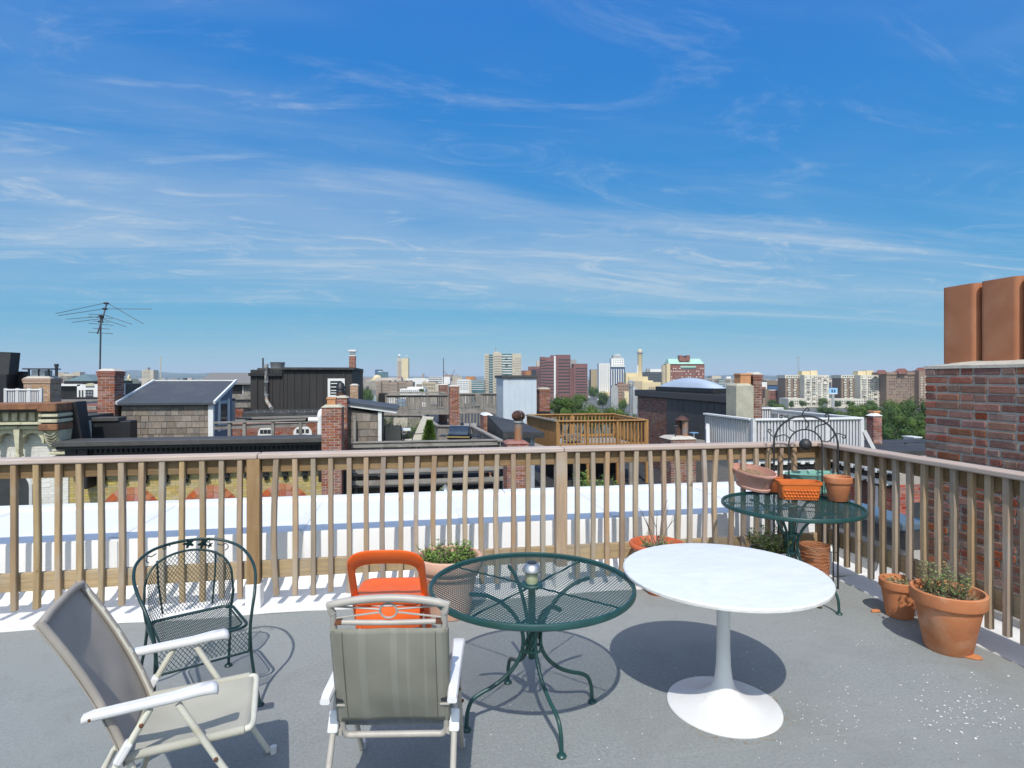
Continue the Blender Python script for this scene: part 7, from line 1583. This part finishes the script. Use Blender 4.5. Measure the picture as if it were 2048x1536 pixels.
def flats(lab, p0, D, seed):
    b = Bld('apartment_block', lab, p0 + 45, D)
    b.box('west_wing', apt_brick, p0, p0 + 37, 752, dep=16); b.grid('white_bays', apt_white, p0 + 1, p0 + 36, 757, 798, 3, 8, .55, .62, out=.9, seed=seed); b.grid('windows', glass_blk, p0 + 1, p0 + 36, 757, 798, 6, 8, .3, .32, out=1.0, skip=.3, seed=seed + 1); b.box('cornice', apt_white, p0 - 1, p0 + 38, 750, 756.5, -.6, 17); b.grid('attic_windows', glass_blk, p0 + 1, p0 + 37, 751.5, 754.5, 8, 1, .4, .9, dy=-.6)
    b.box('link', dkgrey_f, p0 + 34, p0 + 40, 757, dy=5); b.box('east_wing', apt_white, p0 + 38, p0 + 87, 750, dy=-10, dep=20); b.grid('windows', glass_blk, p0 + 39, p0 + 86, 752, 812, 11, 13, .42, .40, dy=-10, skip=.22, seed=seed + 2); b.grid('balconies', conc_white, p0 + 40, p0 + 85, 756, 812, 4, 12, .6, .22, dy=-10, out=1.2, skip=.25, seed=seed + 3); b.grid('balcony_shade', brick_tan, p0 + 40, p0 + 85, 754, 810, 4, 12, .5, .30, dy=-10, out=.3, skip=.5, seed=seed + 4)
    b.box('penthouse', conc_cream, p0 + 33, p0 + 49, 742, 750, 0, 8); b.box('penthouse', conc_cream, p0 + 50, p0 + 64, 741, 750, 0, 8)
    return b
flats('pale apartment slab nearest the navy glass block', 1571, 540, 5); flats('pale apartment slab right of the blue billboard', 1683, 540, 15)
b = Bld('low_wing', 'long low white wing linking the two apartment slabs', 1650, 515); b.box('wall', apt_white, 1577, 1612, 797); b.box('wall', apt_white, 1655, 1728, 798); b.grid('windows', glass_blk, 1579, 1611, 800, 810, 7, 2, .5, .4); b.grid('windows', glass_blk, 1657, 1727, 800, 810, 14, 2, .4, .4)
b = Bld('gabled_flats', 'brown brick flats with gabled turrets at the right of the skyline', 1808, 520); b.box('wall', apt_brick, 1773, 1836, 745, dep=20); b.grid('windows', glass_blk, 1777, 1833, 750, 797, 12, 9, .45, .45, skip=.15); b.grid('white_sills', apt_white, 1777, 1833, 751, 797, 12, 9, .35, .14, out=.3, skip=.5, seed=7); b.box('cornice', brick_tan, 1772, 1837, 744, 749, -.8, 20)
for pa, pb, pt in ((1757, 1772, 740), (1797, 1813, 737), (1838, 1852, 735)):
    b.box('turret', brick_f, pa, pb, pt + 6, None if pa > 1830 else 748, -3, 8); MB().prism([(b.x(pa), -3, b.z(pt + 6)), (b.x(pb), -3, b.z(pt + 6)), (b.x((pa + pb) / 2), -3, b.z(pt))], (0, 9, 0)).build('gable', brick_f, b.t)
b.box('shaded_wing', dkgrey_f, 1828, 1840, 746, dy=4); b.box('right_wing', apt_brick, 1838, 1900, 742, dy=-6); b.grid('white_bays', apt_white, 1840, 1898, 752, 797, 8, 9, .5, .4, dy=-6)
b = Bld('billboard', 'blue and white billboard between the apartment slabs', 1667, 480, 'billboard'); b.box('panel', fac('billboard_blue', (.30, .55, .80), (.26, .50, .76)), 1658.5, 1675, 776, 788, 0, .6); b.box('posts', grey_f, 1664, 1669, 788, dep=.8)
for p in (1663, 1668): b.box('mark', glass_blue, p, p + 3, 779, 785, -.2, .3)
b.box('border', conc_white, 1658.5, 1675, 786.5, 788.2, -.15, .3)
t = thing('lattice_mast', 'thin lattice mast above the first apartment slab', 'mast', cw((1597 - CX) / F * 900, 900, gnd_z), rad(-10)); hh = EYE - (713 - CY) / F * 900 - gnd_z
mb = MB()
for s in (-1, 1): mb.tube([(s * 1.1, 0, 0), (s * 1.1, 0, hh - 6)], .22, 4)
for i in range(20): mb.tube([(-1.1, 0, hh * .55 + i * hh * .42 / 20), (1.1, 0, hh * .55 + (i + 1) * hh * .42 / 20)], .14, 3)
mb.tube([(-2.2, 0, hh - 2), (0, 0, hh), (1.5, 0, hh - 5)], .3, 4); mb.build('lattice', grey_f, t, fixn=False); MB().box(-3, -.5, hh - 3, -1.2, .5, hh - 1).build('head', grey_f, t)
# far low city as one mass
r = random.Random(77); mb = MB()
for i in range(620):
    D = 1000 + 2600 * r.random() ** 1.1; px = r.uniform(-150, 2200); X = (px - CX) / F * D; w = r.uniform(12, 48); h = r.uniform(6, 22) * (1.0 if r.random() < .93 else 1.8)
    h = min(h, EYE - gnd_z - 1 + (D - 1000) * .0015)
    c_ = [cw(X + a, D + q) for a, q in ((-w / 2, 0), (w / 2, 0), (w / 2, 20), (-w / 2, 20))]; mb.hexa([(p.x, p.y, gnd_z) for p in c_], [(p.x, p.y, gnd_z + h) for p in c_])
cm_ = mat('distant_city_walls', (.42, .36, .30), (.30, .25, .21), .05, rough=.9, coords='World', rnd=.45, hue=.04, island=True)
tag(mb.build('distant_city', cm_, fixn=False), 'mass of low distant city buildings along the horizon', 'city', kind='stuff')
# hills
hill_m = mat('wooded_hill', (.030, .055, .035), (.045, .07, .04), .004, rough=1.0, coords='World')
def hill(nm, pts, D, dep=1500):
    V = []; n = len(pts)
    for px, py in pts:
        X = (px - CX) / F * D; z = EYE - (py - CY) / F * D; a, b_, c_ = cw(X, D), cw(X * 1.02, D + dep * .5), cw(X * 1.05, D + dep)
        V += [(a.x, a.y, gnd_z), (a.x, a.y, gnd_z + (z - gnd_z) * .55), (b_.x, b_.y, EYE + (z - EYE) * (D + dep * .5) / D), (c_.x, c_.y, gnd_z)]
    struct(MB().add(V, [(i * 4 + j, i * 4 + 4 + j, i * 4 + 5 + j, i * 4 + 1 + j) for i in range(n - 1) for j in range(3)]).build(nm, hill_m, smooth=80))
hp = lambda f, a, b_, s: [(p, f(p)) for p in range(a, b_, s)]
nz = lambda p, s, k: mnoise.noise((p * s, k, 0))
hill('hill', hp(lambda p: 751 - 9.5 * math.exp(-((p - 195) / 55) ** 2) - 5 * math.exp(-((p - 270) / 60) ** 2) - 5.5 * math.exp(-((p - 390) / 60) ** 2) - 4 * math.exp(-((p + 60) / 120) ** 2) + 1.2 * nz(p, .03, 1) + .7 * nz(p, .12, 2), -400, 640, 8), 7000)
hill('hill', hp(lambda p: 754 - 4 * math.exp(-((p - 1540) / 40) ** 2) - 4.5 * math.exp(-((p - 1650) / 60) ** 2) - 3 * math.exp(-((p - 1480) / 80) ** 2) + 1.0 * nz(p, .03, 5) + .6 * nz(p, .12, 6), 1350, 2500, 8), 7500)
hill('hill', hp(lambda p: 752.5 + 1.0 * nz(p, .02, 9) + .6 * nz(p, .1, 8), 560, 1400, 8), 11000)
# --- trees
def crown_mesh(seed, n, m_, flat=.8):
    r = random.Random(seed); mb = MB(); blobs = []
    for i in range(16):
        a = r.uniform(0, 6.28); q = .62 * math.sqrt(r.random()); blobs.append((Vector((q * math.cos(a), q * math.sin(a), r.uniform(-.45, .5) * flat)), r.uniform(.24, .46)))
    for i in range(n):
        c_, rr_ = r.choice(blobs); d = Vector((r.gauss(0, 1), r.gauss(0, 1), r.gauss(0, 1))).normalized(); p = c_ + d * rr_ * r.uniform(.62, 1.10)
        u = d.cross(Vector((r.uniform(-1, 1), r.uniform(-1, 1), r.uniform(-1, 1)))).normalized(); s = r.choice((.016, .022, .03, .042)); w = u.cross(d + Vector((r.uniform(-.6, .6), r.uniform(-.6, .6), r.uniform(-.3, .8)))).normalized()
        mb.add([p - u * s, p + w * s * .8, p + u * s, p - w * s * .8], [(0, 1, 2, 3)])
    for c_, rr_ in blobs: mb.sphere(c_, rr_ * .50, 7, 5)
    o = mb.build('crown', m_, fixn=False); me = o.data; bpy.data.objects.remove(o); return me
tl = [mat('summer_foliage_%d' % i, a, b_, 1.2, rough=.75, coords='World', c3=c3, s3=.5, spec=.2, lo3=.45, hi3=.7) for i, (a, b_, c3) in enumerate((((.060, .105, .022), (.040, .075, .016), (.085, .13, .03)), ((.045, .085, .022), (.03, .06, .016), (.06, .10, .026)), ((.085, .135, .026), (.06, .10, .02), (.11, .16, .035))))]
crowns = [crown_mesh(100 + i, 4600, tl[i % 3]) for i in range(6)]
bark = mat('grey_bark', (.10, .08, .06), (.07, .055, .04), 3, rough=.95)
TRK = None
def tree(label, px, pyt, pyb, wpx, D, k=0, group=None):
    global TRK
    if D >= 340: pyb = CY + (EYE - gnd_z) * F / D - 1.5
    p = cw((px - CX) / F * D, D, gnd_z); zt = EYE - (pyt - CY) / F * D; zb = EYE - (pyb - CY) / F * D; R_ = wpx / F * D / 2; t = thing('leafy_tree', label, 'tree', p, RN.uniform(0, 6), group)
    zc = (zt + zb) / 2 - gnd_z; hz = (zt - zb) / 2
    link('crown', crowns[k % 6], t, (0, 0, zc), (0, 0, 0), (R_ / .95, R_ / .95, hz / .82))
    if TRK is None:
        mb = MB(); mb.tube([(0, 0, 0), (.0, 0, .5), (.02, .01, 1.0)], [.035, .025, .012], 8)
        for a in (0, 2.1, 4.2): mb.tube([(0, 0, .55), (.12 * math.cos(a), .12 * math.sin(a), .78), (.2 * math.cos(a), .2 * math.sin(a), .95)], [.014, .010, .005], 6)
        o = mb.build('trunk', bark, smooth=60); TRK = o.data; bpy.data.objects.remove(o)
    h = max(zc, 3.0); link('trunk', TRK, t, (0, 0, 0), (0, 0, 0), (h, h, h))
mid = 'trees between the rooftops and the road'
for k, (px, a, c_, w, D, lab) in enumerate(((1120, 779, 850, 70, 95, 'dark leafy tree right beside the stone capped chimney'), (1150, 795, 850, 60, 120, 'leafy tree just right of the darkest tree by the chimney'), (1185, 797, 870, 66, 105, 'broad leafy tree above the middle of the amber deck'), (1222, 806, 870, 66, 110, 'bright green tree above the right half of the amber deck'),
        (1256, 820, 870, 44, 100, 'low bright tree left of the galvanised flue'), (1160, 786, 815, 40, 260, 'small dark tree standing by the plum towers'), (1188, 768, 792, 26, 700, 'dark tree before the narrow striped block'), (1205, 780, 800, 30, 500, 'roadside tree at the foot of the white tower'), (1245, 790, 812, 24, 420, 'small roadside tree near the stone pylon'))):
    tree(lab, px, a, c_, w, D, k, mid)
rt = 'trees right of the white roof deck'
for k, (px, a, c_, w, D, lab) in enumerate(((1838, 792, 870, 70, 170, 'tall tree touching the edge of the near brick chimney'), (1795, 786, 850, 74, 210, 'high rounded tree below the gabled flats'), (1812, 815, 905, 90, 120, 'broad dark tree filling the gap beside the near chimney'), (1770, 806, 880, 70, 140, 'dark tree behind the speckled brick chimney'), (1715, 806, 850, 56, 200, 'tree just left of the speckled brick chimney top'),
        (1740, 800, 842, 50, 260, 'tree between the apartment slab and the speckled chimney'), (1790, 846, 910, 90, 90, 'low bright green tree above the dark flat roof'), (1690, 812, 850, 44, 230, 'tree above the right end of the white railing'), (1840, 850, 910, 60, 95, 'low tree at the foot of the near brick chimney'), (1650, 810, 840, 50, 300, 'low tree above the trellis top'), (1560, 806, 830, 40, 330, 'low dark tree right of the ragged chimney'))):
    tree(lab, px, a, c_, w, D, k + 1, rt)
for k, (px, a, w, lab) in enumerate(((1583, 800, 14, 'first dark street tree before the pale flats, by the navy block'), (1606, 799, 18, 'second dark street tree before the pale flats'), (1645, 794, 28, 'largest dark street tree, below the first apartment slab'), (1675, 799, 20, 'dark street tree directly below the billboard'), (1699, 800, 22, 'dark street tree left of the second slab'), (1743, 799, 24, 'dark street tree below the second apartment slab'), (1545, 797, 26, 'street tree before the red brick warehouses'))):
    tree(lab, px, a, 816, w, 500, k * 2 + 1, 'street trees before the pale flats')
for k, (px, a, c_, w, D, lab) in enumerate(((735, 765, 790, 34, 420, 'wide dark tree clump left of the balcony flats'), (722, 768, 790, 26, 380, 'dark tree behind the black vent pipe'), (764, 775, 790, 22, 360, 'dark tree below the domed hall'), (845, 776, 787, 16, 330, 'round bright green tree above the rear deck'), (952, 780, 790, 14, 500, 'small dark tree below the teal banded block'), (1675, 786, 800, 20, 560, 'tree right under the blue billboard, behind'),
        (260, 762, 776, 40, 600, 'dark tree clump behind the antenna chimney'), (300, 760, 774, 40, 700, 'dark tree clump below the pale skyline tower'))):
    tree(lab, px, a, c_, w, D, k, None)
# --- vehicles on the far road
tyre_m = mat('tyre_rubber', (.02, .02, .02)); 
def car(label, px, D, col, van=False, rz=0):
    p = cw((px - CX) / F * D, D, gnd_z + .06); t = thing('car', label, 'van' if van else 'car', p, rz); m_ = mat('car_paint', col, tuple(c * .9 for c in col), 2, rough=.3, coat=.5)
    if van: MB().prism([(-2.6, -1, .45), (2.6, -1, .45), (2.6, -1, 1.3), (2.2, -1, 2.5), (-2.6, -1, 2.5)], (0, 2, 0)).build('body', m_, t, bevel=.1); MB().prism([(1.5, -1.01, 1.5), (2.4, -1.01, 1.4), (2.15, -1.01, 2.25), (1.5, -1.01, 2.25)], (0, 2.02, 0)).build('window', glass_dark, t)
    else: MB().prism([(-2.2, -.85, .35), (2.2, -.85, .35), (2.2, -.85, .8), (1.2, -.85, .95), (-2.1, -.85, 1.0)], (0, 1.7, 0)).build('body', m_, t, bevel=.08); MB().prism([(-1.7, -.78, .95), (1.1, -.78, .95), (.4, -.74, 1.48), (-1.2, -.74, 1.48)], (0, 1.5, 0)).build('cabin', glass_dark, t); MB().box(-1.15, -.7, 1.48, .38, .7, 1.52).build('roof_panel', m_, t)
    for a in (-1.4, 1.4):
        for b_ in (-.9, .75): MB().tube([(a, b_, .34), (a, b_ + .18, .34)], .34, 10).build('wheel', tyre_m, t)
ra = math.atan2((B_ - A_).y, (B_ - A_).x)
for k, (px, D, col, v, lab) in enumerate(((1285, 425, (.75, .75, .73), True, 'white van nearest us on the far road'), (1268, 440, (.62, .45, .06), True, 'yellow van behind the galvanised flue'), (1246, 470, (.75, .75, .74), False, 'white car behind the first white van'), (1230, 500, (.62, .45, .06), True, 'yellow van left of the stone pylon'), (1222, 540, (.70, .70, .70), True, 'pale van beside the yellow one on the road'), (1205, 600, (.3, .32, .36), False, 'grey car in the middle of the far road'), (1196, 660, (.8, .8, .8), True, 'white van below the white tower'), (1178, 760, (.8, .8, .78), True, 'farthest white van on the road'))):
    car(lab, px, D, col, v, ra)
# haze
D0 = 13500
MB().box(-14000, -60, gnd_z - 1.2, 14000, D0 + 600, 130.0).build('haze', mat('haze_dummy', (1, 1, 1)))
hz = bpy.data.objects['haze']; hz['kind'] = 'stuff'; hz['label'] = 'thin blue haze over the city'; hz['category'] = 'haze'
hm = bpy.data.materials.new('thin_haze'); hm.use_nodes = True; hm.node_tree.nodes.clear()
ho = hm.node_tree.nodes.new('ShaderNodeOutputMaterial'); hv_ = hm.node_tree.nodes.new('ShaderNodeVolumePrincipled'); hm.node_tree.links.new(hv_.outputs[0], ho.inputs['Volume'])
hv_.inputs['Color'].default_value = (.72, .86, 1.0, 1); hv_.inputs['Density'].default_value = 0.0001; hv_.inputs['Anisotropy'].default_value = 0.0
hz.data.materials[0] = hm
